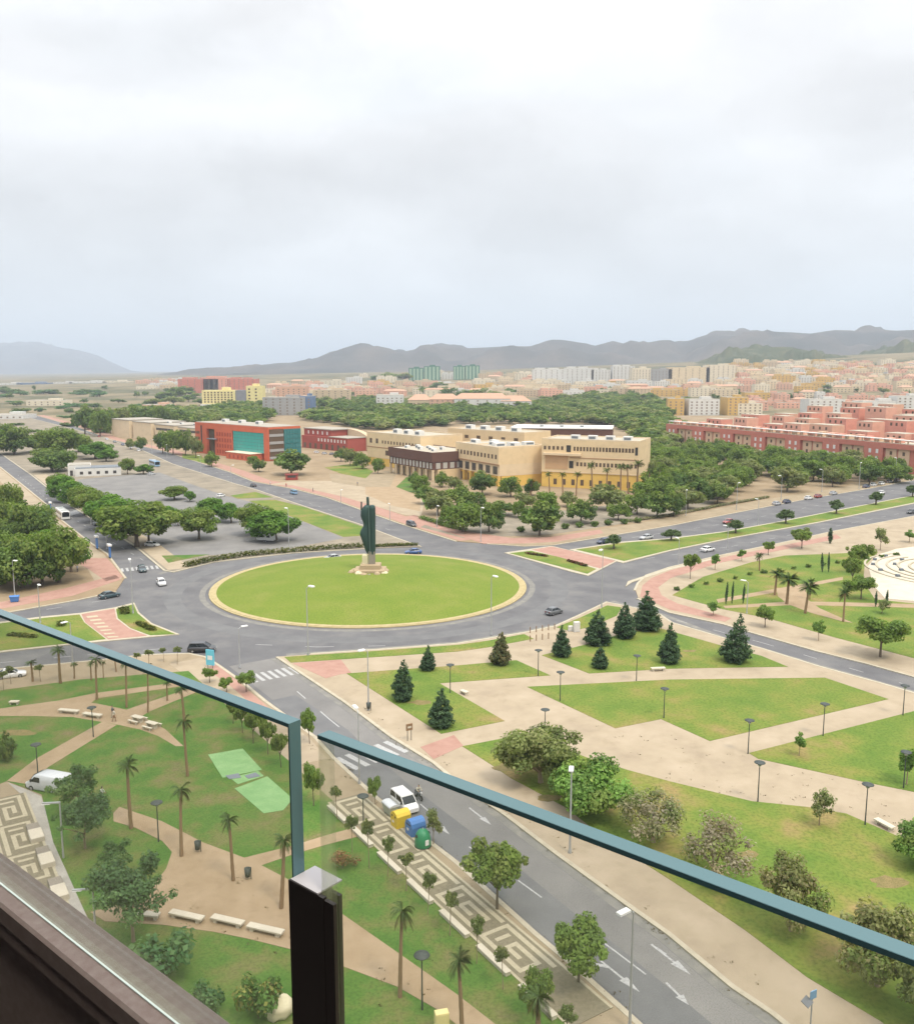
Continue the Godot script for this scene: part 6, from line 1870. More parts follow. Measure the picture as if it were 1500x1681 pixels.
func paint_roads():
	structure("road_surface", band_mesh([-30.2, -149.1, -16.1, -127.8, -8.4, -115, -2.6, -106.9, 0.4, -101.2, 5.5, -93.6, 10, -85.8, 15.6, -76.7, 18.4, -72.3, 21.9, -65.4, 24, -62.4, 26.3, -58], 0.25, 1.5, 0.0, 0.004), M.dusty_asphalt)
	structure("road_surface", band_mesh([-30.2, -149.1, -16.1, -127.8, -8.4, -115, -2.6, -106.9, 0.4, -101.2, 5.5, -93.6, 10, -85.8, 15.6, -76.7, 18.4, -72.3, 21.9, -65.4, 24, -62.4, 26.3, -58], 1.55, 8.6, 0.0, 0.0035), M.lot_asphalt)
	structure("road_surface", band_mesh([-27.9, -128.3, -18.6, -115, -15.2, -108.3, -9.3, -98.2, -2.7, -87.9, 0.2, -83.7, 6.9, -72.3, 9.8, -67.8, 13.3, -61.9, 15.5, -58], -4.6, -0.3, 0.0, 0.007), M.band_asphalt)
	structure("road_surface", band_mesh([-19.6, -237.7, -14.9, -237.3, -10.3, -236.4, -5.9, -234.9, -1.6, -232.8, 2.3, -230.2, 5.8, -227.1, 8.9, -223.6, 11.5, -219.7, 13.6, -215.4, 15.1, -211, 16, -206.4, 16.4, -201.7, 16, -197, 15.1, -192.4, 13.6, -187.9, 11.5, -183.7, 8.9, -179.8, 5.8, -176.2, 2.3, -173.1, -1.6, -170.5, -5.9, -168.4, -10.3, -166.9, -14.9, -166, -19.6, -165.7, -24.3, -166, -28.9, -166.9, -33.4, -168.4, -37.6, -170.5, -41.5, -173.1, -45.1, -176.2, -48.2, -179.8, -50.8, -183.7, -52.9, -187.9, -54.4, -192.4, -55.3, -197, -55.6, -201.7, -55.3, -206.4, -54.4, -211, -52.9, -215.4, -50.8, -219.7, -48.2, -223.6, -45.1, -227.1, -41.5, -230.2, -37.6, -232.8, -33.4, -234.9, -28.9, -236.4, -24.3, -237.3, -19.6, -237.7], 0, -1.25, 0.0, 0.0035), M.dusty_asphalt)
	structure("road_surface", band_mesh([-19.6, -242.6, -14.3, -242.3, -9, -241.2, -4, -239.5, 0.8, -237.1, 5.3, -234.1, 9.3, -230.6, 12.8, -226.6, 15.8, -222.1, 18.2, -217.3, 19.9, -212.3, 21, -207, 21.3, -201.7, 21, -196.3, 19.9, -191.1, 18.2, -186, 15.8, -181.2, 12.8, -176.8, 9.3, -172.7, 5.3, -169.2, 0.8, -166.2, -4, -163.9, -9, -162.1, -14.3, -161.1, -19.6, -160.7, -25, -161.1, -30.2, -162.1, -35.3, -163.9, -40.1, -166.2, -44.5, -169.2, -48.6, -172.7, -52.1, -176.8, -55.1, -181.2, -57.4, -186, -59.2, -191.1, -60.2, -196.3, -60.5, -201.7, -60.2, -207, -59.2, -212.3, -57.4, -217.3, -55.1, -222.1, -52.1, -226.6, -48.6, -230.6, -44.5, -234.1, -40.1, -237.1, -35.3, -239.5, -30.2, -241.2, -25, -242.3, -19.6, -242.6], 0, -3.6, 0.0, 0.0035), M.band_asphalt)
	structure("road_surface", band_mesh([-70.3, -212.7, -67.9, -221.5, -62.1, -228.1, -43.7, -238.3, -25.5, -244.2], -1.3, 0.0, 0.0, 0.004), M.dusty_asphalt)
	structure("road_surface", band_mesh([-29, -149.8, -14.1, -153.2, 0, -156.8, 12.4, -163.6, 18.9, -168.1], -1.3, 0.0, 0.0, 0.004), M.dusty_asphalt)
	structure("road_surface", band_mesh([32, -186.6, 40.4, -176, 47.6, -160.5, 59, -144.3, 68.6, -131.4], -1.3, 0.0, 0.0, 0.004), M.dusty_asphalt)
	litter([[[-16.1, -127.8, -8.4, -115, 0.4, -101.2, 5.5, -93.6, 10, -85.8, 15.6, -76.7, 21.9, -65.4, 24, -62.4], 2.2, 0.25, 0.25, 0.012], [[-16.1, -127.8, -8.4, -115, 0.4, -101.2, 5.5, -93.6, 10, -85.8, 15.6, -76.7, 21.9, -65.4, 24, -62.4], 0.5, -0.8, 0.5, 0.14], [[21.1, -103.1, 33.3, -97.3, 42.7, -94.3, 46, -89.3], 1.2, -2.0, 2.0, 0.14], [[20, -114, 37.2, -105.6, 50.5, -97.6], 0.8, 0.0, 2.2, 0.14], [[-27.9, -128.3, -9.3, -98.2, 6.9, -72.3, 13.3, -61.9], 1.2, 0.5, 0.8, 0.14], [[11, -131.2, 21.3, -117.1, 32.3, -112.1], 0.6, 0.0, 2.0, 0.14], [[-28.5, -79.1, -19.1, -75.2, -9.7, -70, -2.4, -64], 1.0, 0.0, 2.5, 0.2]], 4)
	markings([[-33.64, -139.81, -33.14, -140.14, -30.91, -136.82, -31.4, -136.49], [-32.65, -140.48, -32.15, -140.81, -29.91, -137.49, -30.41, -137.16], [-31.66, -141.15, -31.16, -141.48, -28.92, -138.16, -29.42, -137.83], [-30.66, -141.82, -30.17, -142.15, -27.93, -138.83, -28.43, -138.5], [-29.67, -142.49, -29.17, -142.82, -26.94, -139.5, -27.43, -139.17], [-28.68, -143.16, -28.18, -143.49, -25.94, -140.17, -26.44, -139.84], [-27.69, -143.83, -27.19, -144.16, -24.95, -140.84, -25.45, -140.51], [-26.69, -144.5, -26.2, -144.83, -23.96, -141.51, -24.46, -141.18], [-16.45, -107.23, -15.89, -107.73, -12.88, -104.39, -13.44, -103.88], [-15.33, -108.24, -14.76, -108.75, -11.75, -105.41, -12.31, -104.9], [-14.2, -109.26, -13.64, -109.77, -10.62, -106.42, -11.19, -105.92], [-13.07, -110.27, -12.51, -110.78, -9.5, -107.44, -10.06, -106.93], [-11.94, -111.29, -11.38, -111.8, -8.37, -108.46, -8.93, -107.95], [-10.82, -112.31, -10.25, -112.81, -7.24, -109.47, -7.8, -108.96], [-9.69, -113.32, -9.13, -113.83, -6.11, -110.49, -6.68, -109.98], [-8.56, -114.34, -8, -114.85, -4.99, -111.5, -5.55, -111], [-82.43, -219.3, -81.91, -219.53, -80.29, -215.87, -80.82, -215.64], [-81.38, -219.76, -80.85, -219.99, -79.24, -216.33, -79.77, -216.1], [-80.33, -220.23, -79.8, -220.46, -78.19, -216.8, -78.71, -216.56], [-79.27, -220.69, -78.75, -220.92, -77.13, -217.26, -77.66, -217.03], [-78.22, -221.15, -77.69, -221.39, -76.08, -217.73, -76.61, -217.49], [-77.17, -221.62, -76.64, -221.85, -75.03, -218.19, -75.55, -217.96], [-76.11, -222.08, -75.59, -222.32, -73.97, -218.65, -74.5, -218.42], [-75.06, -222.55, -74.53, -222.78, -72.92, -219.12, -73.45, -218.89], [-74.01, -223.01, -73.48, -223.24, -71.87, -219.58, -72.39, -219.35], [-132.97, -295.36, -132.94, -296.51, -128.95, -296.4, -128.98, -295.25], [-132.91, -297.66, -132.88, -298.8, -128.89, -298.7, -128.92, -297.55], [-132.85, -299.95, -132.82, -301.1, -128.83, -301, -128.86, -299.85], [-132.79, -302.25, -132.76, -303.4, -128.77, -303.3, -128.8, -302.15], [-132.73, -304.55, -132.7, -305.7, -128.71, -305.6, -128.74, -304.45], [-132.67, -306.85, -132.64, -308, -128.65, -307.9, -128.68, -306.75], [-132.61, -309.15, -132.58, -310.3, -128.59, -310.19, -128.62, -309.05], [-132.55, -311.45, -132.52, -312.6, -128.53, -312.49, -128.56, -311.34], [-24.07, -132.5, -22.33, -129.47, -22.48, -129.38, -24.23, -132.42], [-19.34, -124.27, -17.75, -121.5, -17.91, -121.42, -19.5, -124.18], [-17.75, -121.51, -15.94, -118.51, -16.09, -118.42, -17.91, -121.41], [-4.02, -96.15, -2.28, -93.12, -2.41, -93.04, -4.16, -96.07], [1.3, -86.89, 3.38, -84.07, 3.25, -83.97, 1.18, -86.79], [5.87, -80.7, 7.85, -77.81, 7.72, -77.72, 5.73, -80.6], [11.82, -72.05, 13.31, -69.89, 13.17, -69.79, 11.69, -71.96], [13.31, -69.88, 15.23, -66.96, 15.1, -66.87, 13.17, -69.8], [16.8, -70.48, 17.45, -69.5, 17.29, -69.38, 16.64, -70.36], [1.44, -95.3, 2.86, -92.91, 2.69, -92.81, 1.26, -95.2], [3.05, -93.13, 3.65, -91.39, 2.41, -92.74], [-3.1, -93.33, -1.6, -90.88, -1.77, -90.77, -3.28, -93.23], [-1.41, -91.1, -0.76, -89.32, -2.05, -90.71], [16.49, -70.88, 17.94, -68.43, 17.77, -68.33, 16.31, -70.78], [18.16, -68.67, 18.75, -66.88, 17.46, -68.25], [11.78, -68.86, 13.38, -66.36, 13.21, -66.25, 11.62, -68.76], [13.59, -66.61, 14.27, -64.77, 12.89, -66.16], [12, -68.15, 12.31, -67.67, 10.98, -68.07, 10.81, -68.53], [10.81, -69.09, 11.02, -67.36, 9.95, -68.95], [16.67, -65.96, 17.37, -64.35, 17.19, -64.27, 16.49, -65.88], [17.6, -64.51, 17.71, -63.32, 16.91, -64.21], [-51.53, -153.81, -54.4, -152.95, -54.45, -153.1, -51.57, -153.97], [-60.15, -151.22, -63.02, -150.36, -63.06, -150.51, -60.19, -151.37], [-65.22, -149.69, -68.07, -148.73, -68.12, -148.88, -65.28, -149.85], [-73.75, -146.81, -75.87, -146.08, -75.93, -146.24, -73.8, -146.96], [-74.03, -188.07, -76.34, -186.16, -76.44, -186.28, -74.13, -188.19], [-80.96, -182.33, -83.28, -180.42, -83.38, -180.54, -81.07, -182.45], [-80.09, -228.82, -81.78, -231.3, -81.65, -231.39, -79.95, -228.92], [-85.17, -236.25, -86.86, -238.73, -86.73, -238.82, -85.03, -236.34], [-90.25, -243.68, -91.94, -246.16, -91.81, -246.25, -90.12, -243.77], [-95.33, -251.11, -97.02, -253.59, -96.89, -253.68, -95.2, -251.2], [-100.41, -258.54, -102.1, -261.02, -101.97, -261.11, -100.28, -258.63], [-105.49, -265.97, -107.18, -268.45, -107.05, -268.54, -105.36, -266.06], [-110.57, -273.4, -112.26, -275.87, -112.13, -275.96, -110.44, -273.49], [-115.65, -280.83, -117.34, -283.3, -117.21, -283.39, -115.52, -280.92], [-120.73, -288.26, -122.42, -290.73, -122.29, -290.82, -120.6, -288.35], [-125.81, -295.68, -127.51, -298.16, -127.37, -298.25, -125.68, -295.77], [-130.89, -303.11, -131.24, -303.61, -131.1, -303.71, -130.76, -303.2], [-131.24, -303.62, -132.81, -306.17, -132.67, -306.26, -131.1, -303.7], [-135.95, -311.29, -137.52, -313.85, -137.38, -313.93, -135.81, -311.37], [-140.65, -318.96, -142.22, -321.52, -142.09, -321.6, -140.52, -319.04], [-145.36, -326.63, -146.93, -329.19, -146.8, -329.27, -145.23, -326.71], [-150.07, -334.3, -151.64, -336.86, -151.5, -336.94, -149.93, -334.38], [-154.78, -341.97, -156.35, -344.53, -156.21, -344.61, -154.64, -342.05], [-159.49, -349.64, -161.06, -352.2, -160.92, -352.28, -159.35, -349.72], [-164.2, -357.31, -165.76, -359.87, -165.63, -359.95, -164.06, -357.39], [-168.9, -364.98, -170.47, -367.54, -170.34, -367.62, -168.77, -365.06], [-173.61, -372.65, -175.18, -375.21, -175.04, -375.29, -173.48, -372.73], [-178.32, -380.32, -179.89, -382.88, -179.75, -382.96, -178.18, -380.4], [-183.03, -387.99, -184.6, -390.55, -184.46, -390.63, -182.89, -388.08], [-187.74, -395.66, -189.31, -398.22, -189.17, -398.3, -187.6, -395.75], [-192.44, -403.33, -194.01, -405.89, -193.88, -405.97, -192.31, -403.42], [-197.15, -411, -198.72, -413.56, -198.59, -413.64, -197.02, -411.09], [-201.86, -418.67, -203.4, -421.18, -203.26, -421.26, -201.72, -418.76], [-20.46, -273.93, -21.99, -276.51, -21.85, -276.59, -20.32, -274.01], [-25.05, -281.67, -26.58, -284.25, -26.45, -284.33, -24.92, -281.75], [-29.65, -289.41, -31.18, -291.99, -31.04, -292.07, -29.51, -289.49], [-34.24, -297.15, -35.77, -299.73, -35.63, -299.81, -34.1, -297.23], [-38.83, -304.89, -40.37, -307.47, -40.23, -307.55, -38.7, -304.97], [-43.43, -312.63, -44.96, -315.2, -44.82, -315.29, -43.29, -312.71], [-48.02, -320.36, -49.55, -322.94, -49.42, -323.03, -47.89, -320.45], [-52.62, -328.1, -54.15, -330.68, -54.01, -330.76, -52.48, -328.19], [-57.21, -335.84, -58.74, -338.42, -58.6, -338.5, -57.07, -335.92], [-61.81, -343.58, -62.82, -345.29, -62.68, -345.37, -61.67, -343.66], [-62.82, -345.29, -64.35, -347.87, -64.21, -347.95, -62.68, -345.37], [-67.4, -353.04, -68.92, -355.62, -68.79, -355.7, -67.26, -353.12], [-71.98, -360.79, -73.5, -363.37, -73.36, -363.45, -71.84, -360.87], [-76.56, -368.53, -78.08, -371.12, -77.94, -371.2, -76.42, -368.62], [-81.13, -376.28, -82.66, -378.86, -82.52, -378.95, -81, -376.36], [-85.71, -384.03, -87.24, -386.61, -87.1, -386.69, -85.58, -384.11], [-90.29, -391.78, -91.82, -394.36, -91.68, -394.44, -90.15, -391.86], [-94.87, -399.53, -96.4, -402.11, -96.26, -402.19, -94.73, -399.61], [-99.45, -407.27, -100.98, -409.86, -100.84, -409.94, -99.31, -407.36], [-104.03, -415.02, -105.55, -417.61, -105.42, -417.69, -103.89, -415.1], [-108.61, -422.77, -110.13, -425.35, -110, -425.44, -108.47, -422.85], [-113.19, -430.52, -114.71, -433.1, -114.57, -433.18, -113.05, -430.6], [-117.76, -438.27, -119.29, -440.85, -119.15, -440.93, -117.63, -438.35], [-122.34, -446.02, -123.87, -448.6, -123.73, -448.68, -122.21, -446.1], [-126.92, -453.76, -128.38, -456.23, -128.24, -456.31, -126.78, -453.85], [48.69, -231.24, 51.24, -232.81, 51.33, -232.67, 48.77, -231.1], [56.36, -235.95, 58.92, -237.52, 59, -237.38, 56.44, -235.81], [64.03, -240.65, 66.59, -242.22, 66.67, -242.09, 64.11, -240.52], [71.7, -245.36, 74.26, -246.93, 74.34, -246.79, 71.78, -245.23], [75.58, -247.74, 77.94, -249.6, 78.04, -249.47, 75.68, -247.62], [82.66, -253.3, 85.02, -255.16, 85.12, -255.03, 82.76, -253.18], [89.73, -258.86, 92.09, -260.72, 92.19, -260.59, 89.83, -258.74], [96.81, -264.42, 99.17, -266.28, 99.27, -266.15, 96.91, -264.3], [103.89, -269.98, 106.25, -271.84, 106.35, -271.71, 103.99, -269.86], [110.97, -275.54, 113.33, -277.4, 113.42, -277.27, 111.07, -275.42], [118.04, -281.1, 120.4, -282.96, 120.5, -282.83, 118.14, -280.98], [125.12, -286.66, 126.24, -287.54, 126.34, -287.42, 125.22, -286.54], [126.24, -287.54, 128.58, -289.41, 128.68, -289.29, 126.34, -287.42], [133.27, -293.16, 135.62, -295.03, 135.72, -294.91, 133.37, -293.03], [140.3, -298.78, 142.65, -300.65, 142.75, -300.52, 140.4, -298.65], [147.34, -304.39, 149.68, -306.27, 149.78, -306.14, 147.43, -304.27], [154.37, -310.01, 154.88, -310.42, 154.98, -310.3, 154.47, -309.89], [43.32, -255.95, 45.76, -257.69, 45.85, -257.56, 43.42, -255.81], [50.64, -261.19, 53.07, -262.94, 53.17, -262.81, 50.73, -261.06], [57.95, -266.44, 60.39, -268.18, 60.48, -268.05, 58.04, -266.31], [65.26, -271.68, 67.7, -273.43, 67.79, -273.3, 65.36, -271.55], [72.58, -276.93, 75.02, -278.67, 75.11, -278.54, 72.67, -276.8], [79.89, -282.17, 82.33, -283.92, 82.42, -283.79, 79.98, -282.04], [87.38, -287.54, 89.61, -289.54, 89.72, -289.42, 87.48, -287.42], [94.09, -293.53, 96.33, -295.53, 96.43, -295.41, 94.2, -293.41], [100.8, -299.53, 103.04, -301.53, 103.15, -301.41, 100.91, -299.41], [107.52, -305.52, 109.76, -307.52, 109.86, -307.4, 107.62, -305.4], [114.23, -311.52, 116.47, -313.51, 116.58, -313.39, 114.34, -311.4], [120.94, -317.51, 123.18, -319.51, 123.29, -319.39, 121.05, -317.39], [127.66, -323.5, 129.9, -325.5, 130, -325.38, 127.76, -323.38], [134.37, -329.5, 136.61, -331.5, 136.72, -331.38, 134.48, -329.38], [141.09, -335.49, 143.32, -337.49, 143.43, -337.37, 141.19, -335.37], [147.8, -341.49, 150.04, -343.48, 150.14, -343.36, 147.91, -341.37], [154.51, -347.48, 156.75, -349.48, 156.86, -349.36, 154.62, -347.36], [161.23, -353.47, 163.46, -355.47, 163.57, -355.35, 161.33, -353.35], [167.94, -359.47, 170.18, -361.47, 170.28, -361.35, 168.05, -359.35], [174.65, -365.46, 176.89, -367.46, 177, -367.34, 174.76, -365.34], [181.37, -371.46, 182.73, -372.67, 182.83, -372.55, 181.47, -371.34], [42.71, -172.43, 44.25, -170.47, 44.14, -170.38, 42.59, -172.35], [47.95, -165.75, 49.49, -163.78, 49.38, -163.69, 47.84, -165.66], [53.2, -159.06, 54.39, -157.54, 54.27, -157.46, 53.09, -158.97], [54.39, -157.54, 55.8, -155.47, 55.68, -155.4, 54.27, -157.46], [59.18, -150.52, 60.58, -148.45, 60.47, -148.37, 59.06, -150.44], [63.96, -143.49, 65.37, -141.43, 65.26, -141.35, 63.85, -143.41], [68.75, -136.47, 69.05, -136.04, 68.93, -135.96, 68.64, -136.39], [-35.61, -156.48, -32.63, -156.09, -32.66, -155.93, -35.63, -156.32], [-26.69, -155.31, -24.6, -155.04, -24.62, -154.88, -26.71, -155.15], [-24.61, -155.04, -21.62, -155.21, -21.61, -155.05, -24.61, -154.88], [-15.63, -155.55, -12.63, -155.71, -12.62, -155.55, -15.62, -155.39]])

func lay_mosaic():
	mosaic(-14.48, -96.11, -1.001, 42.2, -4.25)
	mosaic(-49.41, -98.65, -0.9983, 27.9, 4.2)
	mosaic(-53.02, -96.32, -0.9983, 27.9, 4.2)
	wall_block(-13.01, -93.17, -1.001, 4.2, "low white wall block between mosaic paving and lawn")
	wall_block(-9.82, -88.19, -1.001, 4.2, "low white wall block between mosaic paving and lawn")
	wall_block(-6.63, -83.21, -1.001, 4.2, "low white wall block between mosaic paving and lawn")
	wall_block(-3.44, -78.23, -1.001, 4.2, "low white wall block between mosaic paving and lawn")
	wall_block(-0.25, -73.25, -1.001, 4.2, "low white wall block between mosaic paving and lawn")
	wall_block(2.94, -68.27, -1.001, 4.2, "low white wall block between mosaic paving and lawn")
	wall_block(6.13, -63.29, -1.001, 4.2, "low white wall block between mosaic paving and lawn")
	amphitheatre(122.2, -216, [4, 6.5, 9, 11.5, 14, 16.5, 19, 21.5], 110, 250)

func plant_trees():
	print("trees")
	woodland([-99, -1277, -36, -1010, -44, -1188, 14, -1076, 30, -1027, 48, -1156, -172, -1324, -11, -1050, -203, -956, 12, -986, -205, -1226, -63, -1181, -11, -1224, -177, -1372, 60, -975, -11, -976, -26, -1168, -144, -1157, 14, -1016, -90, -1149, -153, -1315, -172, -1220, -44, -1122, -16, -1113, 12, -956, -199, -1115, -30, -1206, -33, -1235, 35, -1009, -31, -1275, 81, -931, -118, -1198, -135, -1397, -98, -1302, -52, -1070, 0, -1126, -39, -992, 36, -915, -188, -1185, 20, -1195, -103, -1207, 61, -1009, 67, -880, 52, -958, -66, -1264, -1, -1102, 40, -973, -54, -1298, -8, -1247, -135, -1357, -124, -1176, -218, -1035, -210, -1293, -166, -1166, 13, -1043, -39, -1148, -83, -1254, -211, -1052, 56, -1099, -135, -1254, -53, -1318, 32, -946, -175, -1237, 83, -977, -47, -1264, -152, -1362, -109, -1132, -191, -1151, -129, -1135, -148, -1210, -138, -1271, -6, -1067, 76, -1066, -91, -1335, 7, -893, -71, -1097, -71, -1166, 80, -1021, -193, -1325, -206, -1022, -114, -1265, -214, -1159, 5, -1144, -95, -1101, -69, -1065, -16, -1148, -78, -1037, -201, -1255, -17, -943, -56, -1017, 52, -1055, 11, -1216, 71, -1047, -176, -1268, 67, -1124, -173, -1349, -141, -1179, 4, -928, 46, -1139, 0, -1183, -4, -1002, -58, -1280, 61, -1077, -111, -1321, -114, -1103, -215, -1097, -56, -1144, -81, -1283, -67, -1130, 75, -863, -154, -1192, 30, -1118, -104, -1363, -92, -1190, 83, -1101, -163, -1386, -130, -1223, 37, -1087, -35, -1104, -100, -1081, 28, -881, 49, -1037, -188, -1307, -198, -973, -151, -1291, -20, -1191, -73, -1201, -125, -1156, -73, -1332, -127, -1374, -50, -1053, 58, -903, -24, -959, -91, -1170, -152, -1234, -102, -1242, -25, -1032, -207, -1340, 79, -900, -195, -916, 73, -952, -191, -894, -87, -1060, -171, -1306, -5, -1023, 53, -921, -49, -1218, -218, -1124, 1, -909, -199, -1200, -66, -1226, 33, -1054, -32, -1253, -24, -1065, 84, -1004, 31, -1171, -133, -1322, 91, -1081, -39, -1086, 10, -876, -90, -1221, -198, -1007, -48, -1245, 88, -959, 19, -1096, -82, -1314, -16, -1090, -78, -1115, -180, -1290, 95, -1046, 50, -992, -118, -1296, -111, -1225, -212, -1075, -205, -1175, -20, -994, -188, -877, 28, -1144, -22, -1131, -148, -1341, -125, -1116, -206, -1140, -110, -1340, -81, -1077, 69, -990, 10, -1161, -61, -1034, -194, -1360, -208, -1270, -212, -1242, -159, -1260, -61, -1111, 71, -916, 163, -1196, 213, -1019, 118, -982, 240, -1213, 170, -789, 147, -920, 157, -684, 158, -1068, 228, -1167, 138, -1092, 250, -1163, 173, -1253, 85, -926, 188, -1275, 176, -1061, 110, -1146, 89, -977, 103, -940, 175, -887, 208, -937, 167, -744, 163, -1283, 194, -977, 78, -875, 224, -1262, 209, -1364, 222, -1335, 166, -763, 227, -1362, 158, -710, 139, -1167, 154, -852, 136, -1216, 226, -1080, 154, -814, 114, -1195, 162, -971, 178, -915, 80, -1081, 185, -1348, 206, -1112, 194, -1219, 182, -1114, 142, -1000, 143, -1248, 230, -1038, 158, -1041, 75, -1007, 168, -835, 156, -1176, 193, -1257, 157, -1107, 96, -1021, 173, -1304, 109, -1093, 181, -988, 194, -1187, 153, -1149, 221, -1146, 256, -1142, 98, -900, 207, -1315, 140, -979, 97, -864, 198, -1291, 234, -1238, 205, -994, 163, -1135, 218, -1281, 197, -1132, 121, -1161, 136, -1017, 139, -939, 130, -921, 73, -852, 135, -896, 211, -1037, 166, -1016, 244, -1097, 237, -1292, 91, -1123, 181, -858, 221, -1184, 91, -1042, 101, -1178, 169, -1083, 136, -1195, 135, -856, 218, -979, 75, -966, 96, -1062, 147, -758, 137, -877, 142, -1131, 109, -1111, 176, -1212, 180, -1144, 165, -947, 108, -966, 191, -954, 80, -898, 142, -1050, 196, -924, 226, -1004, 179, -812, 116, -904, 111, -887, 203, -1172, 239, -1137, 202, -1066, 88, -1098, 219, -1062, 173, -1324, 150, -1232, 224, -1119, 223, -1307, 163, -927, 148, -734, 214, -1248, 101, -1001, 202, -905, 207, -1089, 212, -1224, 234, -1322, 80, -943, 143, -960, 242, -1257, 120, -951, 215, -956, 120, -1125, 144, -1266, 219, -1381, 236, -1064, 78, -1134, 182, -1044, 219, -1204, 181, -1171, 118, -1054, 123, -1073, 184, -938, 246, -1115, 203, -1343, 184, -1011, 123, -1037, 85, -1151, 197, -1154, 145, -778, 190, -1327, 75, -1064, 139, -804, 161, -869, 158, -888, 185, -1079, 91, -960, 154, -793, 196, -1029, 120, -1226, 242, -1188, 186, -830, 159, -907, 168, -1233, 140, -1113, 135, -825, 122, -1179, 113, -1023, 113, -925, 189, -1236, 189, -1097, 195, -873, 220, -1402, -187, -857, -189, -801, -214, -815, -276, -1221, -254, -1158, -280, -1048, -211, -867, -270, -1120, -284, -1166, -215, -1000, -253, -1043, -255, -898, -278, -1070, -254, -1011, -235, -1067, -224, -839, -272, -1011, -206, -792, -259, -1134, -261, -991, -239, -931, -268, -1151, -236, -808, -237, -1108, -266, -963, -239, -1135, -204, -893, -264, -1184, -207, -952, -234, -950, -252, -878, -238, -1086, -240, -975, -213, -851, -233, -1003, -226, -1038, -240, -898, -206, -928, -233, -914, -220, -881, -225, -970, -263, -938, -253, -1026, -244, -829, -209, -907, -207, -967, -272, -1035, -291, -1120, -278, -1103, -241, -1150, -288, -1186, -197, -818, -193, -882, -263, -1093, -293, -1218, -252, -1196, -243, -852, -196, -842, -257, -1220, -220, -1016, -257, -1069, -249, -1175, -255, -923, -280, -1133, -173, -789, -223, -929, -287, -1202, -274, -976, -249, -1098, -210, -831, -219, -799, -253, -1113, -288, -1092, -182, -831, -268, -1201, -250, -960, -178, -811, -233, -872, -227, -989, -236, -1051, -249, -944, -267, -1166, -290, -1152, -279, -997, -247, -996, -236, -1026, -330, -855, -340, -1024, -360, -1028, -309, -1063, -311, -937, -363, -1068, -307, -983, -321, -833, -330, -1002, -341, -973, -356, -960, -334, -931, -302, -895, -319, -972, -300, -1004, -290, -979, -296, -930, -288, -909, -307, -777, -335, -1047, -360, -990, -281, -940, -303, -960, -315, -817, -331, -901, -347, -909, -300, -1039, -348, -939, -327, -877, -334, -1067, -342, -873, -272, -905, -355, -1010, -352, -1057, -317, -914, -318, -1042, -366, -1049, -337, -956, -320, -954, -299, -1022, -316, -1018, -348, -892, -310, -798, -283, -959, -274, -922, -343, -991, -302, -757, -66, -860, -14, -875, -68, -917, -82, -917, -54, -934, -74, -947, -74, -892, -49, -901, -41, -919, -44, -874, -32, -848, -25, -891, -65, -878, -12, -894, -33, -831, -14, -852, -34, -908, -14, -798, -62, -948, -16, -835, -45, -821, -31, -865, -79, -878, -49, -842, -46, -862, -20, -820, -90, -904, -92, -889, -72, -905, -42, -891, -34, -808, -60, -849, -21, -905, -28, -878, -53, -921, -56, -890, -77, -935, -28, -796, -58, -909, -57, -867, -10, -814, -70, -959, 144, -668, 114, -539, 140, -639, 122, -565, 138, -652, 124, -587, 130, -615, 148, -630, 150, -678, 115, -552, 163, -709, 130, -628, 142, -612, 137, -587, 167, -736, 151, -693, 156, -668, 131, -599, 149, -649, 131, -573, 164, -723, 162, -697, -45, -806, -144, -905, -67, -844, -161, -1014, -135, -922, -60, -746, -143, -934, -106, -835, -78, -771, -152, -961, -108, -903, -65, -798, -131, -953, -61, -819, -90, -828, -87, -877, -91, -845, -134, -872, -144, -889, -127, -936, -122, -890, -58, -783, -124, -858, -118, -845, -91, -803, -100, -883, -156, -995, -89, -863, -77, -790, -122, -877, -102, -857, -38, -764, -45, -747, -57, -733, -34, -797, -74, -819, -154, -976, -102, -818, -111, -867, -94, -789, -75, -754, -47, -824, -64, -761, -40, -777, -117, -914, -75, -858, -58, -834, -140, -969, -46, -792, -52, -765, -148, -922, -130, -905, -75, -832, -76, -806, -152, -945, 128, -829, 75, -829, 103, -870, 135, -792, 140, -727, 42, -862, 20, -852, 17, -827, 106, -853, 139, -691, 63, -842, 116, -810, 42, -835, 6, -866, 74, -868, 92, -826, 139, -748, 57, -870, 110, -825, 81, -847, 148, -713, 140, -764, 123, -844, 33, -822, 119, -863, 53, -824, 132, -808, 6, -840], 6)
	print("near plants")
	hedge([-67, -220.1, -61.9, -227.4, -55.6, -233.5, -43.9, -239.2, -34.6, -242.9, -25.7, -245.5], 2.6, 1.5, 0.15, [[0.10, 0.115, 0.025], [0.13, 0.135, 0.03], [0.075, 0.10, 0.022]], "long clipped hedge curving round the roundabout", 1)
	hedge([-23.4, -245.9, -16.8, -247.7, -11, -248.6], 1.8, 0.9, 0.15, [[0.10, 0.115, 0.025], [0.13, 0.135, 0.03], [0.075, 0.10, 0.022]], "short clipped hedge behind the monument by the avenue", 2)
	hedge([18.3, -236.7, 23.4, -232.7], 1.2, 0.6, 0.15, [[0.16, 0.06, 0.035], [0.11, 0.075, 0.03], [0.09, 0.09, 0.03]], "reddish flower bed strip on the splitter lawn", 3)
	hedge([28.1, -227.4, 31.9, -220.8], 1.2, 0.6, 0.15, [[0.16, 0.06, 0.035], [0.11, 0.075, 0.03], [0.09, 0.09, 0.03]], "second reddish flower bed strip beside the crossing path", 4)
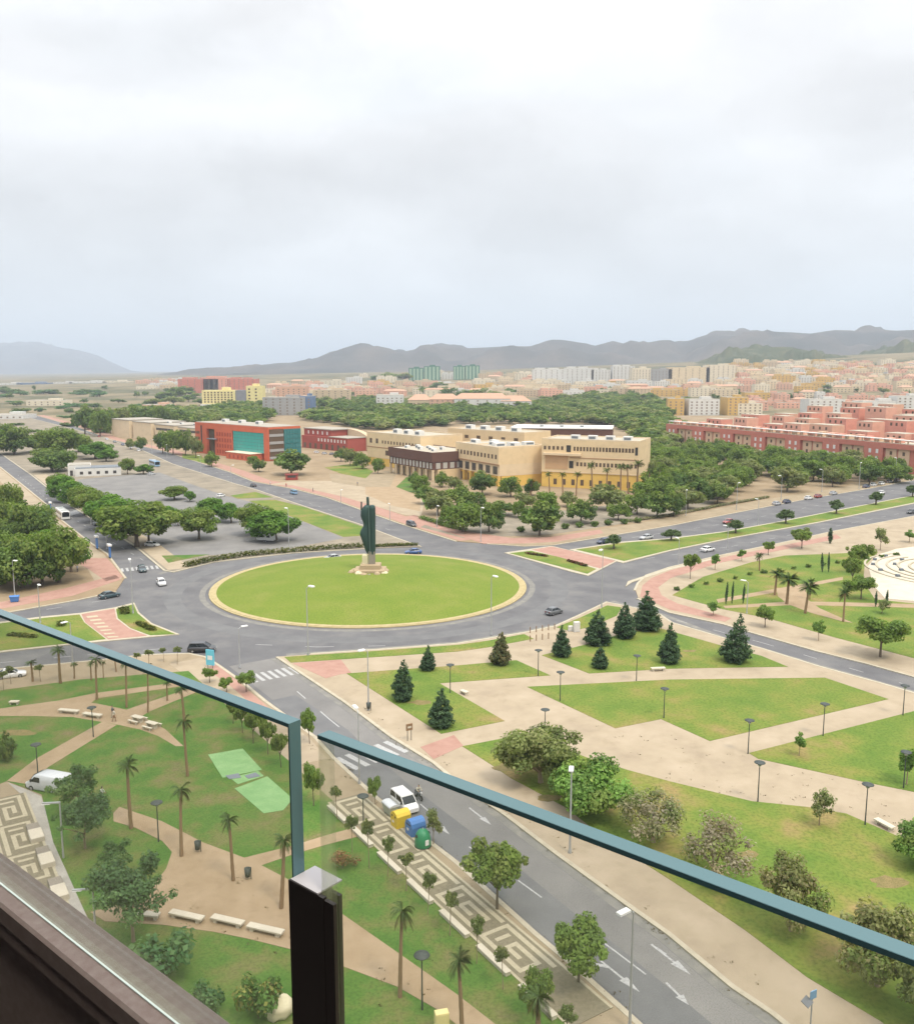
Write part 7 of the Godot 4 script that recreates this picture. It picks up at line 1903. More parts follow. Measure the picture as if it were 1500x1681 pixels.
	hedge([-67.6, -180.2, -65.6, -176], 2.2, 0.9, 0.15, [[0.10, 0.115, 0.025], [0.13, 0.135, 0.03], [0.075, 0.10, 0.022]], "small clipped hedge by the lamp on the leaf shaped lawn", 5)
	hedge([-61.1, -169.4, -56.2, -164.4], 1.5, 0.7, 0.15, [[0.10, 0.115, 0.025], [0.13, 0.135, 0.03], [0.075, 0.10, 0.022]], "clipped hedge along the edge of the leaf shaped lawn", 6)
	hedge([-75.5, -168.9, -74.5, -167.3], 1.8, 0.9, 0.15, [[0.10, 0.115, 0.025], [0.13, 0.135, 0.03], [0.075, 0.10, 0.022]], "small round hedge on the long median lawn", 7)
	hedge([-81.9, -161.7, -76.2, -160.1], 1.6, 0.6, 0.15, [[0.10, 0.115, 0.025], [0.13, 0.135, 0.03], [0.075, 0.10, 0.022]], "low straggly hedge on the long median lawn", 8)
	hedge([-11.9, -294.7, -1.9, -276.1, 2.8, -270.8], 2.2, 1.4, 0.15, DEEP, "dark hedge at the edge of the university car park", 9)
	hedge([54.4, -287.5, 70.8, -299.8, 93.2, -321.7, 118, -343.6], 1.4, 1.0, 0.15, GREYISH, "dry hedge between the avenue and the grove", 10)
	plants("conifer", [4, 17.6, -149.1, 3.7, 5.5, 1, 24.7, -156, 5, 6.5, 4, 23.2, -143.3, 3.4, 3.8, 5, 30.2, -159.8, 4.6, 6.7, 4, 35.2, -164.8, 5.4, 7.5, 0, 35, -145.8, 3.8, 7, 5, -4.6, -141.8, 2.7, 4.2, 1, -8, -128.6, 4.1, 6.3, 0, -2.2, -118.6, 3.9, 5.5], "dense dark green conifer on the lawn below the roundabout", "conifers on the lawns by the roundabout", 0.14)
	plants("conifer", [2, 7, -144.9, 3.6, 5.6], "browning conifer with a pointed top on the lawn strip", "conifers on the lawns by the roundabout", 0.14)
	plants("conifer", [3, 46.5, -145.5, 6.2, 8.5], "large lopsided dark conifer beside the side road", "conifers on the lawns by the roundabout", 0.14)
	plants("park", [0, 9.8, -101.2, 9.6, 7.7], "big olive green spreading tree next to the sandy plaza", "broadleaf trees on the lower park lawn", 0.14)
	plants("park", [1, 14.8, -94.3, 7.9, 6.2], "dense round green tree with pale trunk behind the roadside lamp", "broadleaf trees on the lower park lawn", 0.14)
	plants("grey", [0, 20.1, -87.5, 7, 5.8], "greyish half bare tree next to the dense round green one", "broadleaf trees on the lower park lawn", 0.14)
	plants("grey", [1, 24.4, -80.7, 6.3, 6], "pinkish grey half bare tree beside the lawn footway", "broadleaf trees on the lower park lawn", 0.14)
	plants("park", [2, 28.8, -72.5, 6, 7.6], "olive tree with a forked pale trunk on the roadside lawn", "broadleaf trees on the lower park lawn", 0.14)
	plants("park", [2, 33, -65.3, 6.7, 7.6, 0, 34.7, -60.1, 5.3, 6.3], "wide olive tree at the end of the roadside lawn", "broadleaf trees on the lower park lawn", 0.14)
	plants("park", [1, 45.6, -83.4, 4.8, 4.8], "rounded bright tree beside the stone bench on the plaza edge", "broadleaf trees on the lower park lawn", 0.14)
	plants("small", [0, 42.9, -108.7, 1.7, 3.2], "slim young bright green tree at the corner of the triangular lawn", "", 0.14)
	plants("small", [1, 38.5, -91, 2.7, 4.1], "young pale olive tree with a white trunk base by the plaza path", "", 0.14)
	plants("small", [0, 52.5, -100.7, 2.7, 4.8], "young bright tree behind a dark park lamp", "", 0.14)
	plants("street", [1, 71.4, -148.8, 8.6, 7.7], "broad street tree on the pale footway beside the side road", "", 0.14)
	plants("street", [0, 95.5, -213.3, 5.5, 8.3, 0, 88.2, -199.1, 4.6, 7.9, 1, 85.3, -188.1, 5.4, 5.4], "bushy green tree at the rim of the white amphitheatre", "trees in the park beside the amphitheatre", 0.14)
	plants("street", [1, 58, -166.9, 3.4, 4.5], "small park tree along the footway of the side road", "trees in the park beside the amphitheatre", 0.14)
	plants("small", [0, 64.7, -158.2, 2.4, 4.1, 0, 50.7, -175.5, 2.4, 3, 1, 84.6, -176.9, 2.9, 2.9], "small park tree along the footway of the side road", "trees in the park beside the amphitheatre", 0.14)
	plants("street", [0, 54.1, -207.5, 4.2, 6.9, 1, 81.5, -235.1, 3.4, 4.1, 0, 93.7, -244.2, 6, 6.1], "street tree on the pink footway along the avenue", "trees in the park beside the amphitheatre", 0.14)
	plants("small", [0, 62.6, -217.3, 2.4, 4.2, 0, 72.2, -227.4, 2.2, 3.3, 1, 113.9, -241.7, 4.3, 6.2, 0, 127.3, -253.1, 3.1, 3.7], "street tree on the pink footway along the avenue", "trees in the park beside the amphitheatre", 0.14)
	plants("cypress", [0, 104.3, -251.3, 1.5, 4.5], "single dark conical tree on the avenue footway", "", 0.14)
	plants("cypress", [0, 55.6, -184.1, 0.6, 4.8, 0, 57, -184.6, 0.6, 4.8, 0, 59.3, -184.6, 0.6, 4.3, 0, 87.6, -214.6, 0.7, 4.8, 0, 89.1, -214.6, 0.7, 4.9, 0, 87.8, -182.1, 0.6, 3.6, 0, 85.7, -182.1, 0.6, 3.3], "slender columnar cypress in the park lawn", "columnar cypresses", 0.14)
	plants("datepalm", [0, 68.2, -184.1, 4, 6.3, 0, 69.3, -176.9, 3.6, 6.3, 0, 68.4, -191.8, 3.2, 5.4, 0, 74.3, -170.7, 2.6, 6.7, 0, 73, -216, 2.6, 4.1, 0, 74.5, -188.1, 1.8, 4.4], "date palm by the sandy fan shaped clearing", "date palms in the amphitheatre park", 0.14)
	plants("topiary", [0, 42.5, -243.3, 4, 4, 0, 60.9, -255.9, 4.3, 3.2, 0, 82.8, -267.7, 4.5, 4, 0, 103.9, -285.1, 5.2, 4.5, 0, 128, -305, 4.7, 4.8, 0, 151, -326.2, 4.8, 4.7, 0, 174.4, -347, 5.1, 4.5], "round clipped tree on the grass median of the avenue", "clipped trees on the median", 0.14)
	plants("umbrella", [0, -87.9, -246.8, 17.1, 12.2, 1, -106.5, -275.1, 14.1, 10.3, 0, -124.5, -302.4, 10.2, 9.7, 1, -143.9, -333.9, 12.6, 9.5, 0, -73.9, -257.8, 10.8, 9, 1, -78, -289.9, 9, 7.3, 1, -71.6, -286.3, 5.8, 6.3, 0, -59.5, -264.6, 11.1, 9.1, 1, -51.3, -254.9, 12.1, 8.6, 0, -105.6, -338.7, 9.1, 5.1, 1, -98.5, -333.9, 4, 3.9, 0, -99.8, -298.5, 6.9, 5.1, 1, -91.3, -287.5, 5.4, 5.3, 0, -86.7, -280.6, 4.2, 5, 0, -153.4, -423.7, 6.8, 7.4, 1, -146, -423.7, 8, 4.6, 1, -96.8, -259.7, 12.3, 11, 0, -115.5, -288.7, 10.9, 10, 1, -134.5, -318.8, 9.9, 9.5, 0, -153, -348.7, 8.4, 8.7, 0, -86.4, -252.2, 8.6, 9], "spreading green shade tree on the parking lot", "shade trees around the parking lot", 0.14)
	plants("umbrella", [2, -96.6, -198.5, 12.9, 11.9, 0, -90.7, -203.8, 12.8, 12.6, 2, -106.2, -202, 11, 10.7, 1, -104.2, -225.2, 10.7, 8.2, 2, -116.4, -245.1, 12.6, 13.8, 0, -140.6, -282.8, 8.8, 12.9, 2, -119.4, -240.8, 9.8, 9.9, 1, -131.4, -245.1, 13.3, 16.8, 0, -96.5, -225.2, 6.1, 6.2, 2, -93.8, -202, 9.7, 10.5, 0, -105.1, -208.1, 9.9, 10.4, 1, -92.5, -214.6, 7.3, 8.9, 0, -122.9, -263.6, 8.9, 9, 2, -134.8, -263.6, 10.7, 11.7], "dense dark green tree in the grove beside the bus lane", "dense trees beside the bus lane", 0.14)
	plants("umbrella", [2, -194.3, -436.7, 19.9, 12, 2, -255.2, -526.8, 19.7, 17.5, 0, -219.2, -504.6, 25.6, 16.5, 1, -197.3, -497.6, 16.6, 9.3, 2, -250.1, -542.8, 14.5, 10.9, 1, -274.5, -526.8, 21.1, 16.2, 0, -224.7, -542.8, 14.5, 9.4, 2, -284.9, -573.1, 15.3, 17.1, 1, -186.2, -484.1, 9.7, 6.5], "dark scrubby tree on the waste ground beyond the parking lot", "trees in the waste ground past the parking lot", 0.14)
	plants("mass", [0, -282.2, -694.8, 14.8, 21.6, 1, -263.1, -675.2, 15.3, 19.7, 2, -265.3, -701.5, 12.1, 20.4, 3, -267.1, -729.9, 13.6, 19.3, 4, -280.9, -794, 15.8, 18.9, 5, -269.3, -794, 15.8, 16.8, 6, -257.6, -794, 14.8, 18.4, 7, -247.1, -794, 12.7, 14.7, 8, -312.6, -794, 12.7, 16.8], "dark tree behind the pale lecture building", "trees behind the pale lecture building", 0.14)
	plants("mass", [0, -172.2, -534.7, 8.6, 12.8, 1, -163.7, -526.8, 9.9, 14.4, 2, -154.4, -519.2, 9, 15.2, 3, -144.4, -504.6, 6.1, 12.5, 4, -123.6, -459.2, 7.4, 7.7, 5, -76.8, -421.2, 14.7, 11.6, 6, -103.6, -462.2, 4.3, 5.3, 7, -94.5, -434.1, 6.4, 6.7, 8, -54.1, -462.2, 8, 9.3, 9, -46.5, -447.7, 7.8, 8.4, 10, -61.5, -484.1, 6.5, 7.1, 11, -37.1, -426.3, 5.7, 7.4, 12, -190.6, -551.1, 5.9, 8.8, 13, -199.9, -559.7, 5.2, 6.7], "green tree in front of the campus buildings on the avenue", "campus avenue trees", 0.14)
	plants("mass", [0, 9.9, -352.2, 11.4, 9.3, 1, 1.8, -269.7, 9.5, 8.9, 2, 9.5, -269.7, 10.2, 9.6, 3, -6.6, -303.7, 8.6, 8.5, 4, -2.9, -282.8, 5.7, 6.2, 5, 24.1, -263.6, 10.7, 10.1, 6, 29.3, -294.7, 8, 9.2, 7, 39.3, -286.3, 10.4, 8, 8, 52.2, -314.5, 11.9, 9, 9, 52.1, -292.3, 6.7, 6, 10, 14.6, -301.1, 7.7, 4.9, 11, 20.6, -347, 8.9, 8, 12, 28.8, -350.5, 6.1, 6.6, 13, 39.5, -321.7, 5.2, 5.5, 14, 0, -318.8, 9.9, 8.2, 15, -11, -327.7, 6.6, 6.7, 16, -14.6, -361.2, 5.8, 6.8, 17, 5.2, -310.4, 8.4, 7.2, 18, 23.5, -317.4, 6, 5.8, 19, 60.5, -303.7, 8.2, 8.3, 20, 65.8, -297.2, 8.4, 8.5, 21, 70.4, -337.1, 10, 7.3, 22, 71.8, -299.8, 8.1, 8.6, 23, -1.2, -364.9, 5.4, 5.9, 24, -6.3, -376.6, 6.1, 6.6, 25, -17.7, -376.6, 4.6, 6.1, 26, 20.1, -297.2, 4.4, 5.7], "leafy green tree on the bare ground before the university", "trees of the university car park", 0.14)
	plants("palm", [2, 36, -352.2, 3.6, 8.8, 2, 40.8, -348.7, 3.5, 9, 2, 45.1, -343.6, 3.7, 9.8, 2, 52.9, -354, 4.8, 12.4, 2, 60.1, -364.9, 4.4, 9.1, 2, 63.8, -354, 3.8, 11.7, 2, 66.9, -354, 4, 11.5, 2, 70.2, -354, 5.2, 13.1, 2, 28.2, -348.7, 3.8, 6.6, 2, 73.2, -348.7, 3.8, 10.6, 2, 79, -354, 3.8, 11], "tall fan palm along the yellow base of the university", "palms before the university", 0.14)
	plants("mass", [0, 134.2, -486.2, 11.8, 8.5, 1, 153.5, -513.7, 9.1, 8.3, 2, 143.4, -387.1, 9.2, 8.6, 3, 120.2, -504.7, 12.3, 8.9, 4, 112.5, -404.3, 12.2, 7.8, 0, 117.2, -471.6, 8.6, 9.8, 1, 179.7, -432.4, 10.8, 7.4, 2, 114.3, -432.3, 9.6, 8.8, 3, 98.8, -369.2, 10.8, 7.4, 4, 118, -461.3, 10.8, 10.3, 0, 87.3, -370.9, 10, 8.2, 1, 78.1, -325.6, 9.1, 7.5, 2, 201.5, -420.2, 11.5, 8.6, 3, 92.7, -348.8, 12, 7, 4, 136.7, -375.2, 9.6, 7.8, 0, 174, -383.3, 9.8, 10, 1, 120.5, -381, 8.7, 8.5, 2, 157.7, -409.4, 9.9, 8, 3, 105.9, -388.5, 12.4, 7.5, 4, 118.5, -394.9, 9.7, 9.8, 0, 195.1, -433.2, 8.5, 7.1, 1, 174.7, -409.4, 9.5, 10.2, 2, 159.8, -446.1, 10.4, 7.2, 3, 156, -377.3, 8.6, 8.9, 4, 109.5, -448.6, 9.1, 9.3, 0, 144.1, -464.8, 11.7, 9.9, 1, 179.7, -446.5, 9.8, 9.4, 2, 178.9, -395.3, 9.4, 10.5, 3, 87.3, -412.8, 11.6, 7.7, 4, 122.1, -443.6, 10.2, 7.2, 0, 102.7, -475.8, 10, 8.9, 1, 150.7, -483.1, 10.5, 8.7, 2, 127.3, -469.5, 9, 8.2, 3, 89.1, -400, 12.2, 10.2, 4, 152.3, -433.8, 9.7, 9.1, 0, 172.1, -473.7, 10.6, 7.4, 1, 111.9, -421.1, 10.3, 7.1, 2, 188.7, -417.5, 12.4, 7.3, 3, 128.9, -410.6, 12, 8.9, 4, 165.3, -397.6, 12.1, 8, 0, 81.9, -350.7, 11.6, 7.9, 1, 110.5, -363.5, 10.3, 9.2, 2, 103.2, -354.6, 11.3, 9, 3, 80.5, -382.6, 9.4, 10.3, 4, 145.4, -400.2, 8.9, 9, 0, 140.5, -512.1, 8.7, 7.7, 1, 103.8, -457.5, 12, 10.1, 2, 154.5, -461.4, 10, 7.3, 3, 169.5, -451.9, 11.3, 8, 4, 133.8, -519.9, 9.6, 10.5, 0, 103.9, -432.1, 9.4, 7.4, 1, 162.7, -388, 8.7, 8.3, 2, 88.6, -389.2, 11.7, 9.1, 3, 126.6, -532.5, 12.2, 7.2, 4, 193, -405.4, 10.7, 10.1, 0, 121.9, -520.2, 9.8, 8, 1, 189.7, -392.6, 10.3, 7.9, 2, 129, -459.5, 10.3, 9.7, 3, 124.3, -493.3, 9.4, 8.2, 4, 109.3, -496.6, 11.6, 9.9, 0, 161.6, -422.8, 11, 9.6, 1, 113, -481.3, 12.1, 8.6, 2, 140.4, -530.6, 9.2, 8.8, 3, 95.3, -437.7, 9.5, 8, 4, 93, -423.7, 11.1, 8.9, 0, 104.6, -412.2, 11.2, 7.9, 1, 142, -453.5, 12.4, 9.9, 2, 171.8, -424.3, 8.5, 10, 3, 128.5, -400, 11.8, 8.9, 4, 157.8, -502.6, 12, 7.2, 0, 137.5, -419.7, 12.4, 8.9, 1, 155.1, -395.7, 12, 9.8, 2, 167.4, -482.9, 11.6, 9.3, 3, 157.1, -490.2, 11.7, 7.5, 4, 75.9, -339.6, 10.4, 10.2, 0, 112.3, -375.4, 11.6, 7.5, 1, 182.5, -458.8, 9.9, 8.8, 2, 140, -435, 8.6, 9.2, 3, 130.9, -508.1, 11, 9.3, 4, 161.9, -436.8, 9.5, 7.2, 0, 87.8, -339.5, 11.2, 10.3, 1, 95.8, -448.2, 10.2, 10.3, 2, 94.4, -328.2, 9.6, 8.3, 3, 189.6, -441.2, 11.6, 10.4, 4, 103.3, -401.7, 10.1, 7.4, 0, 92, -362.4, 9.8, 8.3, 1, 162.6, -467.3, 10.7, 10.1, 2, 107.8, -466.9, 12.1, 8.7, 3, 148.7, -473.4, 12.1, 10, 4, 148.9, -421.7, 11.7, 7.9, 0, 145.5, -502.2, 12.2, 8.3, 1, 143.6, -490.4, 9.5, 8.5, 2, 135.3, -496.8, 9.7, 8.9, 3, 100.3, -340.1, 9.2, 9.2, 4, 78.4, -360.7, 9.3, 9.9, 0, 149, -522.4, 11.9, 9.1, 1, 189.5, -452, 10.2, 7.9, 2, 170.8, -440.7, 11.1, 9.4, 3, 80.6, -316, 8.7, 7.8, 4, 183.3, -405, 11.7, 10.4, 0, 123.7, -481.8, 10.1, 9.9, 1, 172.6, -462.5, 8.6, 8.4, 2, 147, -410.8, 11.8, 9.2, 3, 131.5, -361.5, 11.4, 10.5, 4, 94.2, -380.3, 10.3, 8.8], "rounded green tree in the grove before the long red block", "grove before the long red block", 0.14)
	plants("far", [3, 140, -652, 18.6, 12, 2, 124, -604, 20.4, 8.9, 0, 164, -723, 15.3, 9.4, 2, 154, -653, 17, 12, 2, 138, -640, 19.2, 10.9, 0, 120, -575, 15.5, 9.4, 2, 135, -616, 18.4, 10.3, 3, 127, -628, 19, 9.9, 0, 157, -751, 15.2, 10.9, 1, 140, -674, 19.8, 12.5, 4, 151, -715, 20.3, 9.6, 1, 178, -781, 21.2, 9.8, 4, 151, -691, 20.6, 10.7, 1, 157, -734, 17.3, 9.7, 1, 162, -710, 15.9, 9.6, 0, 117, -549, 20.4, 8.3, 0, 148, -632, 15.8, 11.9, 4, 158, -679, 18, 11.8, 4, 123, -591, 20.7, 12, 3, 135, -592, 19.4, 10.7, 0, 118, -562, 17.7, 8.2, 0, 169, -759, 17.7, 10.7, 1, 144, -701, 17.3, 8.5, 1, 170, -742, 15.4, 11, 3, 178, -769, 21.2, 11.3, 4, 149, -666, 17.9, 9.8, 3, 140, -688, 20, 9.2, 1, -153, -1232, 21.5, 9.3, 0, -203, -1018, 16, 9.6, 3, -181, -1267, 15.4, 12.5, 3, -73, -953, 18, 9.9, 0, -93, -989, 16.6, 8.9, 2, -139, -1166, 18.1, 10.5, 4, 56, -966, 17.1, 9.9, 2, -19, -893, 17.3, 12.4, 4, -188, -1155, 21, 12.5, 4, -74, -1039, 17.8, 9.8, 3, -90, -1151, 19.4, 11.1, 2, -159, -1202, 20.7, 10.3, 0, -192, -1293, 20.1, 11.2, 4, -44, -1089, 21.1, 8.1, 4, -85, -1197, 16.1, 11.9, 0, 0, -910, 21.9, 11.5, 4, -17, -1097, 15.3, 8.7, 3, -63, -1099, 20.9, 9.7, 2, -7, -1065, 21.3, 9.2, 4, -9, -973, 20.1, 9, 4, 7, -948, 15, 8.4, 2, 37, -975, 21.8, 8.8, 1, 27, -1055, 15.5, 8.2, 3, -57, -1144, 19.9, 11.6, 0, -82, -1129, 20.1, 10.6, 0, -42, -1041, 18.8, 9.1, 0, -52, -890, 17.6, 11.4, 3, -68, -1000, 20.9, 11.7, 2, 32, -1026, 21.8, 9.5, 0, -150, -1148, 15.4, 9, 1, -146, -1117, 21.4, 9.7, 3, -17, -1019, 21.3, 9.1, 3, -55, -932, 15.1, 12.1, 3, -21, -1130, 17.9, 8.9, 2, -133, -1095, 21.9, 11.9, 0, -202, -1200, 21.4, 10.5, 1, 75, -911, 18.4, 8.6, 4, 90, -1015, 19.8, 10.8, 2, -3, -1041, 20.8, 12.6, 1, 66, -989, 17.2, 9.8, 0, 10, -999, 16.1, 8.4, 1, -35, -952, 21.5, 11.6, 1, -203, -1052, 16.3, 9.7, 3, -111, -1141, 22, 8.4, 3, -141, -1191, 15.2, 10.1, 3, -95, -1039, 20.6, 8.6, 0, 41, -944, 15.1, 10.1, 0, -197, -961, 19.1, 8.1, 1, 4, -1089, 19.2, 9.7, 4, -126, -1047, 19.3, 11.5, 1, -169, -1167, 20, 11.5, 3, -35, -1063, 18.9, 10, 4, -115, -1067, 18.2, 8.2, 2, -194, -1237, 18.5, 11, 4, -158, -1256, 16.1, 12, 3, -104, -1208, 16.2, 9.2, 3, -202, -1081, 15.6, 10.8, 4, -110, -1105, 17.4, 10.8, 0, -43, -1179, 16, 10.4, 3, -176, -1221, 18, 9.5, 2, -95, -1016, 18.4, 12.5, 4, -51, -970, 16.6, 12.5, 4, -70, -1175, 21.9, 9.4, 4, -127, -1224, 19.5, 12.9, 3, -40, -1000, 17.2, 11.1, 2, 62, -1031, 19.1, 10.2, 0, 60, -930, 16.9, 9.8, 2, 17, -967, 17.8, 11.3, 1, -96, -1077, 20.2, 10.5, 4, 87, -981, 15.8, 8.5, 1, -202, -1135, 17.1, 10.8, 4, -62, -1068, 20.1, 11, 1, 5, -1114, 19.6, 12.7, 1, -179, -1195, 16.7, 10.6, 3, -206, -991, 15.6, 8.5, 2, -115, -1162, 20.5, 9.9, 4, 36, -908, 17.6, 9.3, 2, 24, -927, 19.3, 11.5, 4, -39, -873, 19.2, 10.4, 2, 47, -1010, 17.5, 11.2, 0, -100, -963, 15.4, 10.3, 0, -38, -1154, 16.1, 11.5, 4, -44, -1119, 21.5, 10.5, 2, 11, -1025, 15.7, 9.8, 1, -192, -921, 17.7, 11.6, 4, 40, -1071, 15, 11.9, 2, 82, -946, 21.8, 13, 2, -138, -1066, 16.2, 8.7, 1, -204, -1107, 21.2, 10.6, 2, -120, -1009, 17.6, 10.4, 3, -51, -911, 20, 12.9, 2, -15, -929, 16, 9.3, 2, -110, -1186, 18.1, 9.9, 2, -75, -927, 16.6, 11.1, 4, 49, -1052, 21, 10, 0, -18, -996, 17.4, 10.8, 2, -126, -1125, 16.4, 10, 1, -187, -883, 19.3, 10.7, 1, -54, -1021, 15.2, 11, 4, -185, -862, 17.2, 10.3, 2, -93, -1172, 15.6, 9.3, 0, 153, -816, 16.6, 12.8, 2, 152, -973, 19.8, 10.4, 1, 132, -837, 17.6, 12.8, 0, 164, -915, 18.3, 10.1, 3, 142, -900, 21.7, 11.8, 3, 150, -862, 18.2, 10.8, 4, 165, -800, 21.5, 9.3, 4, 173, -767, 20.3, 10.6, 3, 147, -951, 16.2, 9.1, 2, 204, -945, 21.5, 11.7, 3, 179, -932, 16.3, 12.8, 2, 136, -917, 18.1, 8.6, 3, 180, -968, 17.7, 11.8, 0, 168, -843, 18.2, 11.1, 4, 173, -995, 15.2, 12.7, 4, 188, -838, 15.9, 11.7, 1, 180, -889, 17.6, 9.9, 4, 131, -877, 15.2, 10.8, 3, 160, -739, 17.4, 10.3, 0, 204, -974, 20.6, 12.9, 3, 175, -862, 16.2, 12, 3, 195, -904, 21.9, 11.9, 0, 161, -705, 21.7, 8.8, 1, 160, -935, 18.4, 9.3, 1, 152, -774, 20.4, 8.4, 2, 156, -884, 19.7, 9.1, 3, 184, -949, 16.5, 12, 0, 204, -923, 15.6, 12.5, 0, 133, -814, 19, 9.8, 4, 173, -825, 15.7, 11.2, 2, 194, -870, 16.7, 9, 2, 124, -859, 18.9, 13, 1, 177, -786, 18.3, 12.6, 3, 138, -935, 16.9, 12.5, 1, 150, -840, 17.3, 8.8, 2, 165, -957, 19.4, 8.5, 4, 146, -799, 19, 12.5, 2, 183, -810, 18.4, 10.8, 3, 189, -986, 16, 10.1, 0, 199, -1395, 20.4, 8.3, 4, 197, -1315, 19.4, 11, 2, 175, -1169, 21.3, 8.4, 1, 86, -1140, 18.2, 12.3, 1, 108, -1118, 21.6, 9.6, 0, 179, -1072, 17.4, 8.6, 1, 229, -1158, 15.5, 11.2, 1, 214, -1120, 16.3, 8.1, 4, 167, -1042, 15.8, 11.4, 3, 208, -1213, 18.5, 8.2, 0, 140, -1002, 15.1, 11.4, 4, 140, -1208, 16.2, 8.6, 4, 195, -1017, 16.6, 12.8, 3, 158, -1297, 19.3, 13, 3, 79, -1081, 17, 9.5, 2, 277, -1310, 17, 12.8, 2, 239, -1494, 15.8, 11.1, 3, 212, -1342, 15.2, 9.3, 1, 213, -1450, 18.5, 12.1, 4, 236, -1411, 20.9, 11.9, 1, 239, -1271, 21.6, 12.9, 2, 194, -1284, 21.1, 11.7, 0, 164, -1241, 18.8, 8.7, 2, 226, -1238, 18.1, 11.2, 3, 252, -1342, 21.4, 10.5, 3, 98, -1050, 15.1, 9.7, 1, 114, -1152, 20.8, 9.4, 2, 113, -1183, 20.9, 9.7, 4, 122, -1089, 19.6, 9.8, 3, 256, -1199, 17.1, 10.1, 4, 208, -1087, 16.8, 10.8, 4, 221, -1185, 15.6, 12.7, 1, 166, -1123, 18.5, 11.7, 2, 143, -1152, 21.8, 12.2, 3, 253, -1141, 18, 11, 3, 116, -1245, 21.7, 8.5, 1, 147, -1077, 20.4, 10.5, 3, 197, -1049, 20.9, 8.3, 3, 187, -1358, 20.1, 11.9, 2, 246, -1451, 21.1, 9.1, 0, 242, -1110, 18.5, 12.8, 4, 262, -1386, 16.2, 10.4, 3, 166, -1202, 19.4, 9.8, 2, 82, -1188, 18.9, 10.4, 3, 119, -1020, 15.8, 10.4, 2, 268, -1270, 21.4, 10.5, 2, 198, -1151, 17, 10.2, 1, 169, -1322, 18.6, 11.9, 4, 196, -1241, 20.5, 9.2, 1, 87, -1224, 18.1, 11.9, 4, 260, -1172, 20.5, 12, 3, 259, -1228, 15.1, 9.5, 0, 227, -1298, 17, 8.1, 1, 77, -1111, 16.4, 10.9, 0, 130, -1050, 19.2, 12.2, 1, 278, -1354, 21.4, 11.6, 2, 134, -968, 15.6, 8.3, 0, 233, -1078, 16.1, 9.5, 2, 140, -1273, 17.1, 11.5, 3, 143, -1106, 21.4, 11.3, 3, 169, -1007, 22, 12.3, 0, 227, -1043, 21.3, 10.1, 2, 267, -1413, 17.4, 12.7, 4, 236, -1366, 19.7, 10.2, 4, 242, -1523, 16.5, 12, 3, 113, -1211, 16.8, 11, 0, 249, -1315, 19.3, 12.4, 2, 206, -1422, 19.1, 9.9], "distant green tree in the belt behind the university", "tree belt behind the university", 0)
	plants("far", [1, -129, -1337, 9.7, 7.8, 4, 439, -1462, 14.7, 10, 2, -234, -1709, 11.5, 6.5, 2, 59, -1249, 9.6, 7.5, 3, 596, -1245, 11.4, 7, 4, -540, -1596, 11.7, 9.4, 3, 131, -1398, 12.8, 6.2, 4, -490, -1521, 13.9, 8.5, 3, 161, -1365, 15.7, 10.9, 2, -159, -1269, 17.9, 9, 2, 273, -1643, 14.8, 8.1, 0, 582, -1210, 17.2, 6.1, 2, -931, -2030, 9.5, 10, 4, 277, -1433, 13.8, 6.1, 1, -181, -1583, 16.9, 6.3, 4, 366, -1504, 17, 8.2, 3, 315, -1224, 12.5, 6.1, 0, 623, -1451, 16.5, 7.7, 1, -735, -1515, 11.9, 9.9, 2, -43, -1845, 13.8, 10.6, 1, 525, -1405, 16.4, 8, 1, 377, -1349, 10.8, 8.4, 0, 262, -1254, 12, 10.8, 3, 644, -1394, 14.8, 10.2, 4, 472, -1312, 12.8, 10.2, 0, -523, -1822, 15.3, 7.9, 3, -413, -1254, 18, 10.2, 2, 333, -1260, 17, 7.1, 2, 150, -1387, 15.8, 8.4, 2, -277, -1882, 16.2, 6.9, 1, -463, -1609, 10.9, 9.5, 2, 2, -1491, 12.2, 10.1, 4, -531, -1311, 9.9, 8, 0, -533, -1765, 10.6, 8.4, 0, 661, -1355, 11.3, 7.7, 1, 437, -1439, 12.2, 10.6, 3, -78, -1808, 9.3, 9.1, 1, 567, -1416, 11.2, 9, 1, 128, -1300, 13.7, 9.5, 2, -225, -1370, 9.3, 10.3, 1, -539, -1552, 11, 10.7, 3, -428, -1509, 16.5, 9.3, 0, 505, -1240, 16.9, 6.7, 2, 341, -1456, 10.4, 6.8, 4, -23, -1730, 17.6, 9.8, 0, -245, -1564, 11.9, 6.8, 4, 208, -1215, 13.2, 7.9, 1, -30, -1590, 16.4, 10.6, 1, -590, -1234, 15.8, 7.3, 0, 376, -1643, 15.1, 8.5, 1, -420, -1421, 15.2, 6.8, 4, 292, -1280, 9.1, 6.9, 2, 270, -1393, 14.9, 10.4, 2, -760, -1990, 13.8, 8.9, 3, 479, -1560, 14.3, 6.6, 4, -817, -1688, 15.8, 7.4, 3, 265, -1393, 10.8, 10.3, 0, -488, -1327, 16.5, 6.1, 0, -130, -1801, 16.8, 8.5, 2, -244, -1635, 11.9, 9.9, 3, 320, -1285, 13.6, 8.3, 2, -155, -1321, 10.5, 10.5, 1, 621, -1548, 15.3, 7.4, 2, 241, -1766, 10.3, 10.1], "far off green tree between the city houses", "trees between the city houses", 0)
